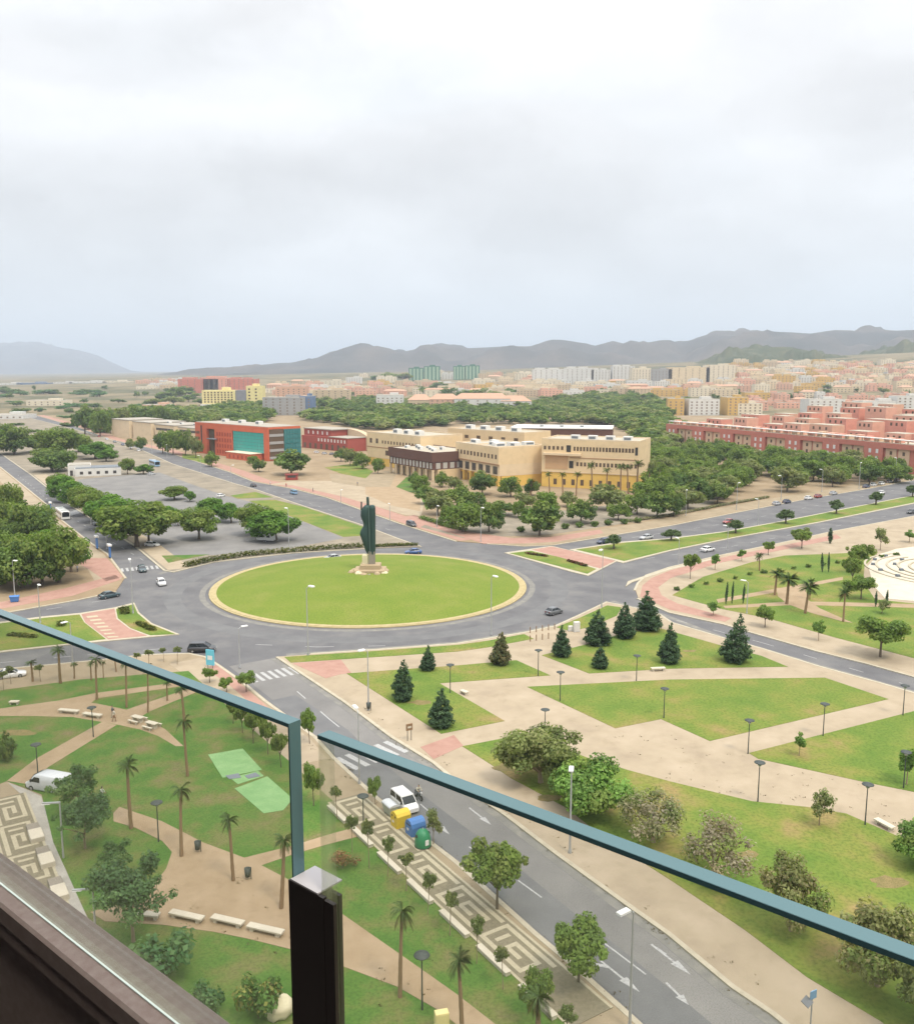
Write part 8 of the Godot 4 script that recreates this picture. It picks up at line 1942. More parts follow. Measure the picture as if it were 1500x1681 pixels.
	plants("far", [4, -190, -2219, 34.7, 20.1, 3, -169, -2329, 49.6, 21.1, 3, -132, -2273, 38.5, 20.9, 2, -51, -1552, 31.3, 16.2, 2, -15, -1503, 25.7, 15.7, 0, 10, -1438, 27.1, 14.4, 3, 35, -1497, 28.5, 14.9, 3, 59, -1432, 24.1, 13.5, 4, 91, -1527, 31.5, 13.2, 4, 537, -1144, 19.9, 11.5, 2, 547, -1139, 22.1, 9.5, 0, 559, -1135, 16.7, 10.1, 0, 489, -1017, 19.7, 8.4, 1, -463, -1473, 27.8, 13.6, 1, -472, -1552, 24.8, 16.4, 0, -472, -1602, 34, 17, 3, -388, -1259, 23.2, 12.8, 4, -396, -1359, 20.3, 12.4, 4, -350, -1259, 19.2, 10.5, 3, -52, -1311, 26.9, 11.5, 0, -36, -1794, 29.7, 15.3, 4, 454, -1869, 31.4, 18.3], "large dark tree clump among the far houses", "large far trees", 0)
	plants("bush", [0, -331, -720, 8.3, 2.3, 0, -388, -808, 11.5, 2.5, 0, -479, -1205, 24.9, 5.1, 1, -336, -843, 13.3, 3.7, 1, -260, -867, 8.9, 4.7, 0, -336, -796, 14, 3.2, 0, -378, -1080, 17.9, 3.7, 1, -363, -729, 13.2, 2.5, 1, -351, -1129, 14.4, 4.6, 0, -492, -1609, 25.6, 6.3, 1, -400, -933, 14.5, 3.4, 0, -497, -1045, 20.4, 5.8, 1, -307, -1028, 12.5, 3.1, 1, -599, -1392, 17.1, 5.4, 1, -406, -1171, 12.3, 6.8, 0, -577, -1852, 23.9, 5.6, 0, -423, -1269, 20.8, 7.3, 1, -483, -1008, 14.5, 4.8, 0, -771, -1743, 30.7, 9.2, 1, -616, -1589, 28.9, 9.4, 0, -996, -2014, 27, 10, 1, -647, -1343, 28.9, 4, 0, -466, -1473, 30.2, 8.3, 0, -261, -805, 9.1, 4.8, 0, -715, -1757, 27.2, 7.8, 1, -803, -1695, 29.5, 8.7, 1, -675, -1729, 28.2, 9.4, 0, -741, -1837, 27.2, 6.1, 0, -302, -881, 15.4, 4.8, 0, -277, -712, 11.1, 2.8, 0, -445, -1055, 9.6, 5.1, 1, -257, -855, 10.2, 3.3, 1, -275, -713, 13.9, 3.7, 1, -580, -1332, 25.6, 5.2, 1, -470, -1497, 20.8, 7.1, 1, -508, -1214, 23.9, 5.8, 1, -494, -1157, 22.8, 5.2, 1, -786, -1602, 29.7, 6.1, 1, -693, -1681, 36.7, 6.4, 1, -438, -1376, 16.8, 5.1, 1, -486, -1071, 13.1, 5.8, 1, -297, -796, 12.3, 2.6, 0, -870, -1800, 34.5, 10.8, 0, -245, -825, 7.7, 2.9, 1, -781, -1743, 35.4, 10], "dark scrub clump on the dry slope beyond the lecture building", "scrub on the dry slope", 0)
	plants("palm", [0, -34.4, -90.3, 2.2, 7.8, 1, -27.4, -84.7, 2.1, 7.7, 0, -21.2, -80.3, 2, 7, 1, -32.1, -102.9, 2.2, 7.7, 0, -15.8, -75.8, 2, 7.2, 1, -4.4, -64, 2.1, 8, 0, 0.4, -59.8, 2.1, 6.7, 1, 5.6, -55.2, 2.3, 7.2], "fan palm with a bare trunk in the park below the terrace", "fan palms in the park below the terrace", 0.14)
	plants("palm", [0, -61.3, -135.7, 2.1, 5.9, 1, -52.9, -128.6, 2, 6.9, 0, -47.4, -125.4, 1.8, 7.5, 1, -43.7, -123.5, 1.6, 7.6, 0, -66, -136.6, 1.9, 3.4, 1, -60.1, -138, 1.3, 2.7, 0, -57.1, -137.1, 1.3, 3, 1, -55.5, -138, 1.1, 2.9, 0, -54.7, -141.2, 1.2, 2.8, 1, -37.6, -120.3, 1.9, 5.3, 0, -42.4, -128.1, 1.3, 2.9], "slim fan palm in the row along the dual carriageway", "fan palms in the park below the terrace", 0.14)
	plants("lollipop", [0, -64.8, -136.6, 1.3, 2.8, 0, -68.5, -132.5, 1.3, 3.2, 0, -68.8, -135.4, 1.3, 3.1, 0, -51.8, -142.4, 1.4, 2.9, 0, -50.3, -143.7, 1.4, 3, 0, -48.6, -146.2, 1.4, 2.5, 0, -46, -144.9, 1.4, 3.1], "thin sapling beside the lower carriageway", "saplings beside the lower carriageway", 0.14)
	plants("lollipop", [0, -12.9, -92.3, 1.4, 4, 1, -10.5, -85.4, 1.2, 4.2, 0, -8.5, -82.5, 1.3, 5.4, 1, -6.6, -81, 1.3, 4.3, 0, -4.7, -78.6, 1.4, 3.9, 1, -2.6, -74.8, 1.3, 4.3, 0, -0.6, -71.8, 1.3, 4.1, 1, 1.6, -68, 1.2, 4.4, 0, 3.6, -64.9, 1.1, 3.7, 1, 7.9, -58.7, 1.3, 3.3], "thin pole sapling with a small round crown along the mosaic paving", "saplings along the mosaic paving", 0.14)
	plants("street", [0, 3.6, -75.7, 6.1, 6.8], "leafy street tree on the kerbside footway after the containers", "", 0.14)
	plants("street", [1, 9.6, -65.8, 4.4, 5.5], "leaning street tree in a round pit by the road arrows", "", 0.14)
	plants("street", [1, 5.8, -60.7, 2.1, 5], "small street tree at the end of the mosaic paving", "", 0.14)
	plants("street", [1, -31.7, -131.9, 2.8, 3.5, 1, -19.1, -112.6, 2.1, 5.1, 1, -15.9, -95.4, 2.3, 5.4, 1, -9.1, -95.8, 1.6, 3.4], "small street tree at the kerb by the zebra crossing", "kerbside trees by the crossing", 0.14)
	plants("street", [0, -28.6, -116.1, 2.1, 4.7, 0, -26.4, -112.6, 2.2, 5.1, 0, -23.8, -109.2, 2.3, 5.2, 0, -21.4, -105.3, 2.2, 5.2, 0, -30.6, -119.2, 1.8, 4.2, 0, -25.7, -114.6, 1.8, 4], "bushy tree in the row between lawn and footway behind the glass", "row of trees behind the glass", 0.14)
	plants("street", [1, -38.3, -136, 2.1, 2.6], "low bushy tree at the corner by the blue sign", "", 0.14)
	plants("street", [1, -34.6, -131.7, 2, 2.5], "low bushy tree at the footway corner", "", 0.14)
	plants("small", [1, -2.4, -87.1, 1.9, 3.8], "reddish brown sapling behind the green container", "", 0.14)
	plants("bush", [2, -11.1, -82.5, 2.4, 1.8], "rust red shrub on the lawn behind the glass", "", 0.14)
	plants("feathery", [0, -27.4, -71, 7.1, 7.2, 1, -41.6, -94, 6.1, 5.4, 2, -37.6, -86.2, 6.4, 5.7, 3, -32.7, -81.2, 4.2, 3.5], "wide feathery green tree beside the drive", "feathery trees at the tower foot", 0.14)
	plants("bush", [1, -23, -66, 5.4, 4.2], "wide feathery shrub on the shaded lawn by the coping", "", 0.14)
	plants("bush", [3, -14.8, -61.7, 3.5, 3.7], "yellow green flowering shrub near the dark post", "", 0.14)
	plants("bush", [1, -18.9, -62.6, 2.8, 2.5], "low dark shrub on the lawn beside the coping", "", 0.14)
	plants("bush", [0, -55.7, -107.4, 2.3, 3.6], "round dark shrub on the brown lawn", "", 0.14)
	plants("bush", [0, 19.2, -269.7, 2.4, 1.8, 0, 23.7, -271.7, 2.4, 1.8, 0, 28.3, -273.8, 2.4, 1.8, 0, 33, -275.8, 2.4, 1.8, 0, 37.8, -277.9, 2.4, 1.8, 0, 42.6, -280, 2.4, 1.8, 0, 47.5, -282.1, 2.4, 1.8, 0, 52.5, -284.3, 2.4, 1.8, 0, 57.5, -286.5, 2.4, 1.8], "low round shrub along the bare car park edge", "shrubs along the car park edge", 0.14)
	plants("bush", [0, 48.3, -196.2, 1.3, 0.9, 3, 52.2, -198.8, 1.3, 0.9, 3, 56.2, -201.5, 1.3, 0.9, 0, 60.3, -204.3, 1.3, 0.9, 3, 64.5, -207.1, 1.3, 0.9, 3, 69.2, -211.3, 1.3, 0.9, 0, 73.3, -213.4, 1.3, 0.9, 3, 77.6, -215.6, 1.3, 0.9, 3, 81.9, -217.8, 1.3, 0.9, 0, 86.3, -220, 1.3, 0.9, 3, 90.8, -222.2, 1.3, 0.9, 3, 95.4, -224.6, 1.3, 0.9, 0, 100, -226.9, 1.3, 0.9, 3, 104.8, -229.3, 1.3, 0.9, 3, 109.7, -231.8, 1.3, 0.9, 0, 114.7, -234.3, 1.3, 0.9], "little clipped shrub along the pink footway", "little shrubs along the pink footway", 0.14)

func furnish():
	print("furniture")
	hood_bin("bin_yellow", "yellow pitched recycling container in the row by the parked van", -5.97, -91, -0.99, true)
	hood_bin("bin_blue", "blue rounded recycling container in the row by the parked van", -4.33, -89.32, -0.99, false)
	dome_bin("bin_green", "green bell shaped recycling container at the end of the row", -3.47, -86.72, -0.99)
	cart_bin("bin_grey", "paint_pale_grey", "pale grey green rubbish container with a lid behind the yellow one", -7.25, -93.56, -0.99)
	cart_bin("bin_blue", "bin_blue", "blue rubbish container beside the lamp on the pink footway", -92.43, -186.08, 0.3)
	sign_board(-40.05, -143.03, 1.5, 2.6, "sign_cyan", "light blue advertising panel on the footway corner", -0.3)
	sign_board(-6.22, -113.63, 0.9, 0.9, "wood", "small brown information board on a post beside the road", 0.5)
	totem(22.14, -164.02, "tall white utility cabinet by the bollards", 1.1, 1.9)
	totem(21.06, -164.42, "low white utility cabinet by the bollards", 0.8, 1.0)
	totem(-1.12, -60.39, "pale yellow electricity cabinet on the park path", 1.0, 1.6, "tower_yellow")
	shelter(-97.48, -243.34, 2.14, "dark blue bus stop panel with white top on the bus lane kerb")
	shelter(-89.44, -231.17, 2.14, "dark blue bus stop panel with white top on the bus lane kerb")
	shelter(-138.25, -307.64, 2.11, "dark blue bus stop panel with white top on the bus lane kerb")
	solar_sign(24.1, -56.28, "square blue sign on a post with a small solar panel")
	planter(-44.14, -89.32, -0.998, "white stone planter seat with dark soil on the drive edge")
	planter(-40.94, -84.49, -0.998, "white stone planter seat with dark soil on the drive edge")
	planter(-37.23, -78.84, -0.998, "white stone planter seat with dark soil on the drive edge")
	boulder(-13.33, -62.12, 1.1, "rock_pale", "pale rounded rock on the lawn near the dark post", 3)
	copies(P.lamp, [-25.27, -149.77, 5.81, 1, 1.1, 1, -35.36, -143.34, 0.58, 1, 0.619, 1, -12.6, -124.46, 3.81, 1, 0.819, 1, 6.25, -162.05, 5.43, 1, 1.009, 1, 29.52, -181.61, 4.1, 1, 1.097, 1, -64.48, -176.88, 2.01, 1, 0.982, 1, -94.83, -243.34, 0.24, 1, 0.6, 1, -95.18, -191.83, 5.78, 1, 0.7, 1, -79.75, -169.8, 5.39, 1, 0.7, 1, -63.49, -145.53, 4.1, 1, 0.655, 1, -45.13, -241.65, 2.3, 1, 1.032, 1, 6.72, -254.01, 5.2, 1, 0.894, 1, -6.21, -278.33, 5.12, 1, 0.617, 1, 11.32, -85.42, 4.55, 1, 0.851, 1, 12.68, -60.58, 3.77, 1, 0.884, 1, -11.43, -100.99, 2.01, 1, 0.822, 1], "tall grey street lamp on the kerb of the roundabout and its roads", "tall street lamps", 0.12)
	copies(P.lamp, [55.1, -222.97, 1.86, 1, 0.6, 1, 72.7, -241.65, 2.25, 1, 0.6, 1, 94.28, -282.83, 2.05, 1, 0.731, 1, 120.53, -337.09, 3.27, 1, 0.843, 1, 96.72, -313.12, 0.72, 1, 0.862, 1, 76.21, -301.05, 4.53, 1, 0.794, 1, 145.23, -361.21, 2.19, 1, 0.813, 1, 164.15, -370.66, 1, 1, 0.968, 1, 189.54, -393.27, 1.6, 1, 0.954, 1, 57.68, -176.88, 2.44, 1, 0.6, 1], "tall grey street lamp along the tree lined avenue", "tall street lamps", 0.12)
	copies(P.lamp, [-122.16, -434.06, 2.71, 1, 0.709, 1, -160.22, -504.57, 4.91, 1, 0.669, 1, -97.67, -393.27, 0.63, 1, 0.669, 1, -40.13, -313.12, 1.4, 1, 0.633, 1, -21.04, -282.83, 1.84, 1, 0.6, 1, -115.65, -285.14, 1.11, 1, 0.6, 1, -138.02, -317.36, 4.71, 1, 0.6, 1, -177.27, -530.73, 0.68, 1, 0.734, 1], "tall grey street lamp along the parking lot roads", "tall street lamps", 0.12)
	copies(P.drivelamp, [-39.02, -84.38, 3.24, 1, 0.948, 1, -30.85, -71.67, 3.24, 1, 0.712, 1], "angular lamp post on the drive below the terrace", "drive lamps", 0.12)
	copies(P.parklamp, [27.95, -136.85, 0.32, 1, 0.921, 1, 15.09, -128.09, 3.49, 1, 0.99, 1, 12.84, -139.14, 4.62, 1, 0.957, 1, -1.01, -131.41, 5.18, 1, 0.992, 1, 11.76, -116.48, 3.51, 1, 0.706, 1, 28.79, -121.46, 2.05, 1, 0.963, 1, 36.72, -109.41, 5.54, 1, 1, 1, 48.41, -115.03, 4.62, 1, 1.009, 1, 62.51, -122.37, 3.01, 1, 0.988, 1, 51.68, -99.73, 3.53, 1, 1.003, 1, 33.73, -96.4, 5.88, 1, 1.053, 1, 43.44, -91.13, 6.26, 1, 1.033, 1], "slim dark park lamp at the edge of the sandy plaza paths", "park lamps on the plaza", 0.12)
	copies(P.parklamp, [-47.93, -114.63, 5.85, 1, 0.933, 1, -30.61, -87.57, 0.83, 1, 0.971, 1, -50.26, -103.6, 2.05, 1, 0.838, 1, -9.7, -88.81, 2.56, 1, 0.997, 1, -2.63, -62.58, 1.06, 1, 1.031, 1], "slim dark park lamp beside the paths seen through the glass", "park lamps in the lower park", 0.12)
	copies(P.bench, [-27.36, -74.3, -0.157, 0.77, 1, 1, -23.79, -74.12, -0.328, 1.12, 1, 1, -20.01, -73.41, -0.342, 1.05, 1, 1, -16.45, -72.14, -0.335, 1.14, 1, 1], "long white stone bench on the curved edge of the sandy clearing", "white stone benches along the curved path", 0.165)
	copies(P.bench, [-54.73, -123.17, -0.226, 1.04, 1, 1, -50.83, -121.69, -0.312, 0.99, 1, 1, -64.07, -126.61, 0, 0.44, 1, 1], "white stone bench beside the upper park path", "white stone benches along the curved path", 0.165)
	copies(P.bench, [32.37, -141.66, 0.128, 0.78, 1, 1], "pale stone bench on the path below the conifers", "plaza benches", 0.165)
	copies(P.bench, [1.09, -130.89, -0.857, 0.46, 1, 1], "pale stone bench at the lawn corner", "plaza benches", 0.165)
	copies(P.bench, [45.25, -90.61, -1.16, 0.76, 1, 1], "long pale bench by the bright rounded tree", "plaza benches", 0.165)
	copies(P.picnic, [-43.88, -119.9, -0.5, 1, 1, 1, -41.23, -117.74, -0.5, 1, 1, 1], "stone picnic table with benches on the park path", "picnic tables", 0.18)
	copies(P.litter, [-12.58, -124.22, 0.0, 1.25, 1.2, 1.25], "dark litter bin at the foot of the lamp by the kerb", "litter bins", 0.16)
	copies(P.litter, [-26.03, -85.54, 0.0, 1.25, 1.2, 1.25], "dark litter bin between two palm trunks", "litter bins", 0.16)
	copies(P.litter, [-19.88, -80.54, 0.0, 1.25, 1.2, 1.25], "dark litter bin on the path by the dark post", "litter bins", 0.16)
	copies(P.bollard, [13.49, -163.23, 0.0, 1, 1, 1, 14.67, -163.83, 0.0, 1, 1, 1, 15.85, -164.42, 0.0, 1, 1, 1, 17.04, -165.03, 0.0, 1, 1, 1, 18.24, -165.63, 0.0, 1, 1, 1, 13.07, -157.87, 0.0, 1, 1, 1, 14.21, -158.43, 0.0, 1, 1, 1, 15.35, -158.99, 0.0, 1, 1, 1, 16.5, -159.56, 0.0, 1, 1, 1], "brown bollard on the footway at the roundabout crossing", "bollards by the roundabout", 0.13)

func park_vehicles():
	print("vehicles")
	vehicle("mpv", "paint_black", -44, -152.2, 0.075, "black minivan entering the roundabout beside the blue panel", "", "")
	vehicle("hatch", "paint_grey", 19.3, -176.9, 0.77, "dark grey hatchback driving round the roundabout", "", "car")
	vehicle("sedan", "paint_silver", -31.9, -229.6, -2.644, "silver car driving behind the roundabout monument", "", "car")
	vehicle("sedan", "paint_blue", -11.6, -237.5, -2.948, "blue car driving behind the roundabout monument", "", "car")
	vehicle("sedan", "paint_teal", -74.2, -190.2, 0.864, "dark green saloon on the upper carriageway", "", "car")
	vehicle("hatch", "paint_teal", -76, -216, -1.095, "dark teal car at the zebra crossing", "", "car")
	vehicle("hatch", "paint_white", -66.9, -202, -1.085, "white car entering the roundabout past the crossing", "", "car")
	vehicle("hatch", "paint_grey", -113.2, -282.8, 2.13, "dark car driving away along the bus lane road", "", "car")
	vehicle("bus", "paint_white", -129.7, -297.2, -1.009, "white city bus at the bus lane stop", "", "")
	vehicle("bus", "paint_sky", -153.4, -462.2, -1.013, "pale blue city bus on the far avenue", "", "")
	vehicle("sedan", "paint_white", -70.5, -138.8, 0.41, "white estate car parked on the near side of the lower carriageway", "", "parked_car")
	vehicle("van", "paint_pale_grey", -47.1, -99.6, 2.803, "pale grey delivery van parked on the drive under the feathery tree", "", "")
	vehicle("kangoo", "paint_white", -5.8, -95.2, -1.026, "white small van parked beside the yellow container", "", "")
	vehicle("hatch", "paint_white", -84, -247.7, -0.237, "white car parked under the big shade tree", "", "parked_car")
	vehicle("hatch", "paint_white", -90.4, -347, 1.255, "white car parked at the far edge of the parking lot", "", "parked_car")
	vehicle("hatch", "paint_silver", -141.5, -421.2, 1.049, "silver car parked by the low white building", "", "parked_car")
	vehicle("hatch", "paint_black", -84.9, -378.6, 2.103, "black car driving away on the far avenue", "", "car")
	vehicle("mpv", "paint_sky", -64.1, -355.8, 2.095, "light blue van at the edge of the campus forecourt", "", "")
	vehicle("mpv", "paint_black", -14.2, -280.6, -1.088, "black off road car parked on the pink footway by the avenue", "", "parked_car")
	vehicle("caravan", "paint_white", -53.9, -254.9, -0.314, "white caravan parked under the shade trees", "", "")
	vehicle("hatch", "paint_navy", 41, -252.2, -2.573, "dark car behind the clipped median tree", "", "car")
	vehicle("sedan", "paint_silver", 54.4, -258.7, -2.529, "silver car on the far carriageway of the avenue", "", "car")
	vehicle("sedan", "paint_red", 86.1, -286.3, -2.457, "red car on the far carriageway of the avenue", "", "car")
	vehicle("sedan", "paint_white", 67.2, -240.8, 0.649, "white car on the near carriageway of the avenue", "", "car")
	vehicle("hatch", "paint_black", 154, -306.3, -2.502, "black car on the near carriageway of the avenue", "", "car")
	vehicle("hatch", "paint_white", 166.3, -355.8, -2.451, "white car on the far carriageway of the avenue", "", "car")
	vehicle("hatch", "paint_silver", 115.2, -326.2, 0.728, "silver car parked along the avenue by the grove", "cars parked along the avenue", "parked_car")
	vehicle("hatch", "paint_navy", 120.5, -330.8, 0.728, "navy blue car parked along the avenue by the grove", "cars parked along the avenue", "parked_car")
	vehicle("hatch", "paint_white", 132, -340.3, 0.727, "white car parked along the avenue by the grove", "cars parked along the avenue", "parked_car")
	vehicle("hatch", "paint_red", 137.6, -345.3, 0.727, "red car parked along the avenue by the grove", "cars parked along the avenue", "parked_car")
	vehicle("hatch", "paint_silver", 146.9, -354, 0.728, "silver car parked along the avenue by the grove", "cars parked along the avenue", "parked_car")
	vehicle("hatch", "paint_navy", 168.9, -374.6, 0.729, "navy blue car parked along the avenue by the grove", "cars parked along the avenue", "parked_car")
	vehicle("hatch", "paint_pale_grey", 174.6, -380.6, 0.73, "pale grey car parked along the avenue by the grove", "cars parked along the avenue", "parked_car")
	vehicle("hatch", "paint_white", 179.8, -384.7, 0.729, "white car parked along the avenue by the grove", "cars parked along the avenue", "parked_car")
	vehicle("hatch", "paint_grey", 186.2, -391.1, 0.73, "dark grey car parked along the avenue by the grove", "cars parked along the avenue", "parked_car")
	vehicle("hatch", "paint_grey", 191.6, -395.5, 0.729, "dark grey car parked along the avenue by the grove", "cars parked along the avenue", "parked_car")
	vehicle("hatch", "paint_white", 200.2, -402.2, 0.728, "white car parked along the avenue by the grove", "cars parked along the avenue", "parked_car")
	vehicle("hatch", "paint_navy", 147.5, -467.7, -0.952, "navy blue car parked among the grove trees", "cars parked among the grove trees", "parked_car")
	vehicle("hatch", "paint_grey", 199.4, -441.1, -1.003, "dark grey car parked among the grove trees", "cars parked among the grove trees", "parked_car")
	vehicle("hatch", "paint_white", 140.4, -500.5, -0.974, "white car parked among the grove trees", "cars parked among the grove trees", "parked_car")
	vehicle("hatch", "paint_white", 153.5, -480.3, -0.973, "white car parked among the grove trees", "cars parked among the grove trees", "parked_car")
	vehicle("hatch", "paint_pale_grey", 170.9, -453.9, -0.972, "pale grey car parked among the grove trees", "cars parked among the grove trees", "parked_car")
	vehicle("hatch", "paint_white", 184.6, -466.1, -1.004, "white car parked among the grove trees", "cars parked among the grove trees", "parked_car")
	vehicle("hatch", "paint_pale_grey", 135.9, -455.6, -0.924, "pale grey car parked among the grove trees", "cars parked among the grove trees", "parked_car")
	vehicle("hatch", "paint_navy", 183.8, -440.7, -0.977, "navy blue car parked among the grove trees", "cars parked among the grove trees", "parked_car")
	vehicle("hatch", "paint_silver", -277.6, -694.8, -1.028, "silver car in the queue far up the avenue", "cars far up the avenue", "parked_car")
	vehicle("hatch", "paint_red", -260.1, -665.3, -1.028, "red car in the queue far up the avenue", "cars far up the avenue", "parked_car")
	vehicle("hatch", "paint_pale_grey", -244.1, -638.2, -1.028, "pale grey car in the queue far up the avenue", "cars far up the avenue", "parked_car")
	vehicle("hatch", "paint_grey", -229.4, -613.2, -1.027, "dark grey car in the queue far up the avenue", "cars far up the avenue", "parked_car")
	vehicle("hatch", "paint_navy", -215.7, -590, -1.027, "navy blue car in the queue far up the avenue", "cars far up the avenue", "parked_car")
	vehicle("hatch", "paint_silver", -203, -568.6, -1.026, "silver car in the queue far up the avenue", "cars far up the avenue", "parked_car")
	vehicle("hatch", "paint_white", -191.2, -548.6, -1.026, "white car in the queue far up the avenue", "cars far up the avenue", "parked_car")
	vehicle("hatch", "paint_white", -82.2, -534.7, 1.151, "white car parked on the campus", "cars parked on the campus", "parked_car")
	vehicle("hatch", "paint_silver", -76.4, -526.8, 1.137, "silver car parked on the campus", "cars parked on the campus", "parked_car")
	vehicle("hatch", "paint_grey", -71.6, -523, 1.126, "dark grey car parked on the campus", "cars parked on the campus", "parked_car")
	vehicle("hatch", "paint_white", 17.9, -313.1, 0.753, "white car parked on the campus", "cars parked on the campus", "parked_car")
	vehicle("hatch", "paint_white", 31.8, -303.7, 0.718, "white car parked on the campus", "cars parked on the campus", "parked_car")
	vehicle("hatch", "paint_silver", 6.3, -313.1, 0.771, "silver car parked on the campus", "cars parked on the campus", "parked_car")
	motorbike(-4.35, -97.44, -1.045)
	var seat = Vector3(-0.12, 0.0, 0.0).rotated(Vector3.UP, -1.045)
	person("ride", [[0.42, 0.39, 0.30], [0.05, 0.055, 0.06], [0.45, 0.28, 0.19], [0.02, 0.02, 0.02], [0.03, 0.03, 0.03]], Vector3(-4.35, 0.01, -97.44) + seat, -1.045, "person in a pale jacket and dark helmet riding the motorbike")
	person("walk", [[0.55, 0.50, 0.42], [0.30, 0.16, 0.10], [0.45, 0.28, 0.19], [0.03, 0.02, 0.015], [0.05, 0.05, 0.05]], Vector3(-47.23, 0.19, -120.12), 0.6, "person in a pale top walking where the park paths cross")
	person("walk", [[0.10, 0.10, 0.11], [0.42, 0.36, 0.28], [0.45, 0.28, 0.19], [0.03, 0.02, 0.015], [0.05, 0.05, 0.05]], Vector3(-47.89, 0.19, -121.46), 3.4, "person in a dark top walking where the park paths cross")
	person("walk", [[0.62, 0.62, 0.60], [0.05, 0.06, 0.09], [0.45, 0.28, 0.19], [0.03, 0.02, 0.015], [0.05, 0.05, 0.05]], Vector3(-39.75, 0.17, -96.4), 1.4, "person in a white top beside the feathery trees")
	person("walk", [[0.1, 0.1, 0.12], [0.05, 0.06, 0.1], [0.45, 0.28, 0.19], [0.03, 0.02, 0.015], [0.05, 0.05, 0.05]], Vector3(-57.32, 0.15, -361.21), 0, "person in dark clothes walking over the campus forecourt")
	person("walk", [[0.45, 0.1, 0.08], [0.05, 0.05, 0.06], [0.45, 0.28, 0.19], [0.03, 0.02, 0.015], [0.05, 0.05, 0.05]], Vector3(-70.84, 0.15, -376.57), 1.3, "person in a red top on the forecourt footway")
	person("walk", [[0.5, 0.5, 0.48], [0.1, 0.12, 0.2], [0.45, 0.28, 0.19], [0.03, 0.02, 0.015], [0.05, 0.05, 0.05]], Vector3(-78.64, 0.15, -382.66), 2.6, "person in a white top on the forecourt footway")
	person("walk", [[0.08, 0.12, 0.2], [0.2, 0.16, 0.1], [0.45, 0.28, 0.19], [0.03, 0.02, 0.015], [0.05, 0.05, 0.05]], Vector3(-41.67, 0.15, -380.61), 3.9, "person in a navy top on the forecourt steps")
	person("walk", [[0.3, 0.3, 0.33], [0.04, 0.04, 0.05], [0.45, 0.28, 0.19], [0.03, 0.02, 0.015], [0.05, 0.05, 0.05]], Vector3(-91, 0.15, -214.64), 5.2, "person in a grey top waiting near the bus lane grove")

func build_campus():
	print("campus")
	university([[-46.4, -471.4, -0.8828, 45.7], [-32.4, -429.8, -0.9758, 38.4], [-0.5, -408.1, -1.068, 36.5], [16.4, -379.1, 0.5242, 24.8], [35.2, -379.6, -0.4082, 40.6], [-4.7, -475.4, -0.7863, 52.2], [27.8, -474.5, -0.1963, 51.7]])
	red_faculty(-153.6, -537.5, -0.7697, 78.3)
	lecture_hall(-253.8, -675.1, -0.8044, 124.6)
	brick_school(-97.4, -574.2, -0.798, 46.7)
	lot_office(-173.8, -413.9, 0.3795, 19.8)
	red_block(136.4, -598.3, -1.1672, 193)
	kiosk(-73.13, -402.17, "small red kiosk under the tree by the forecourt")

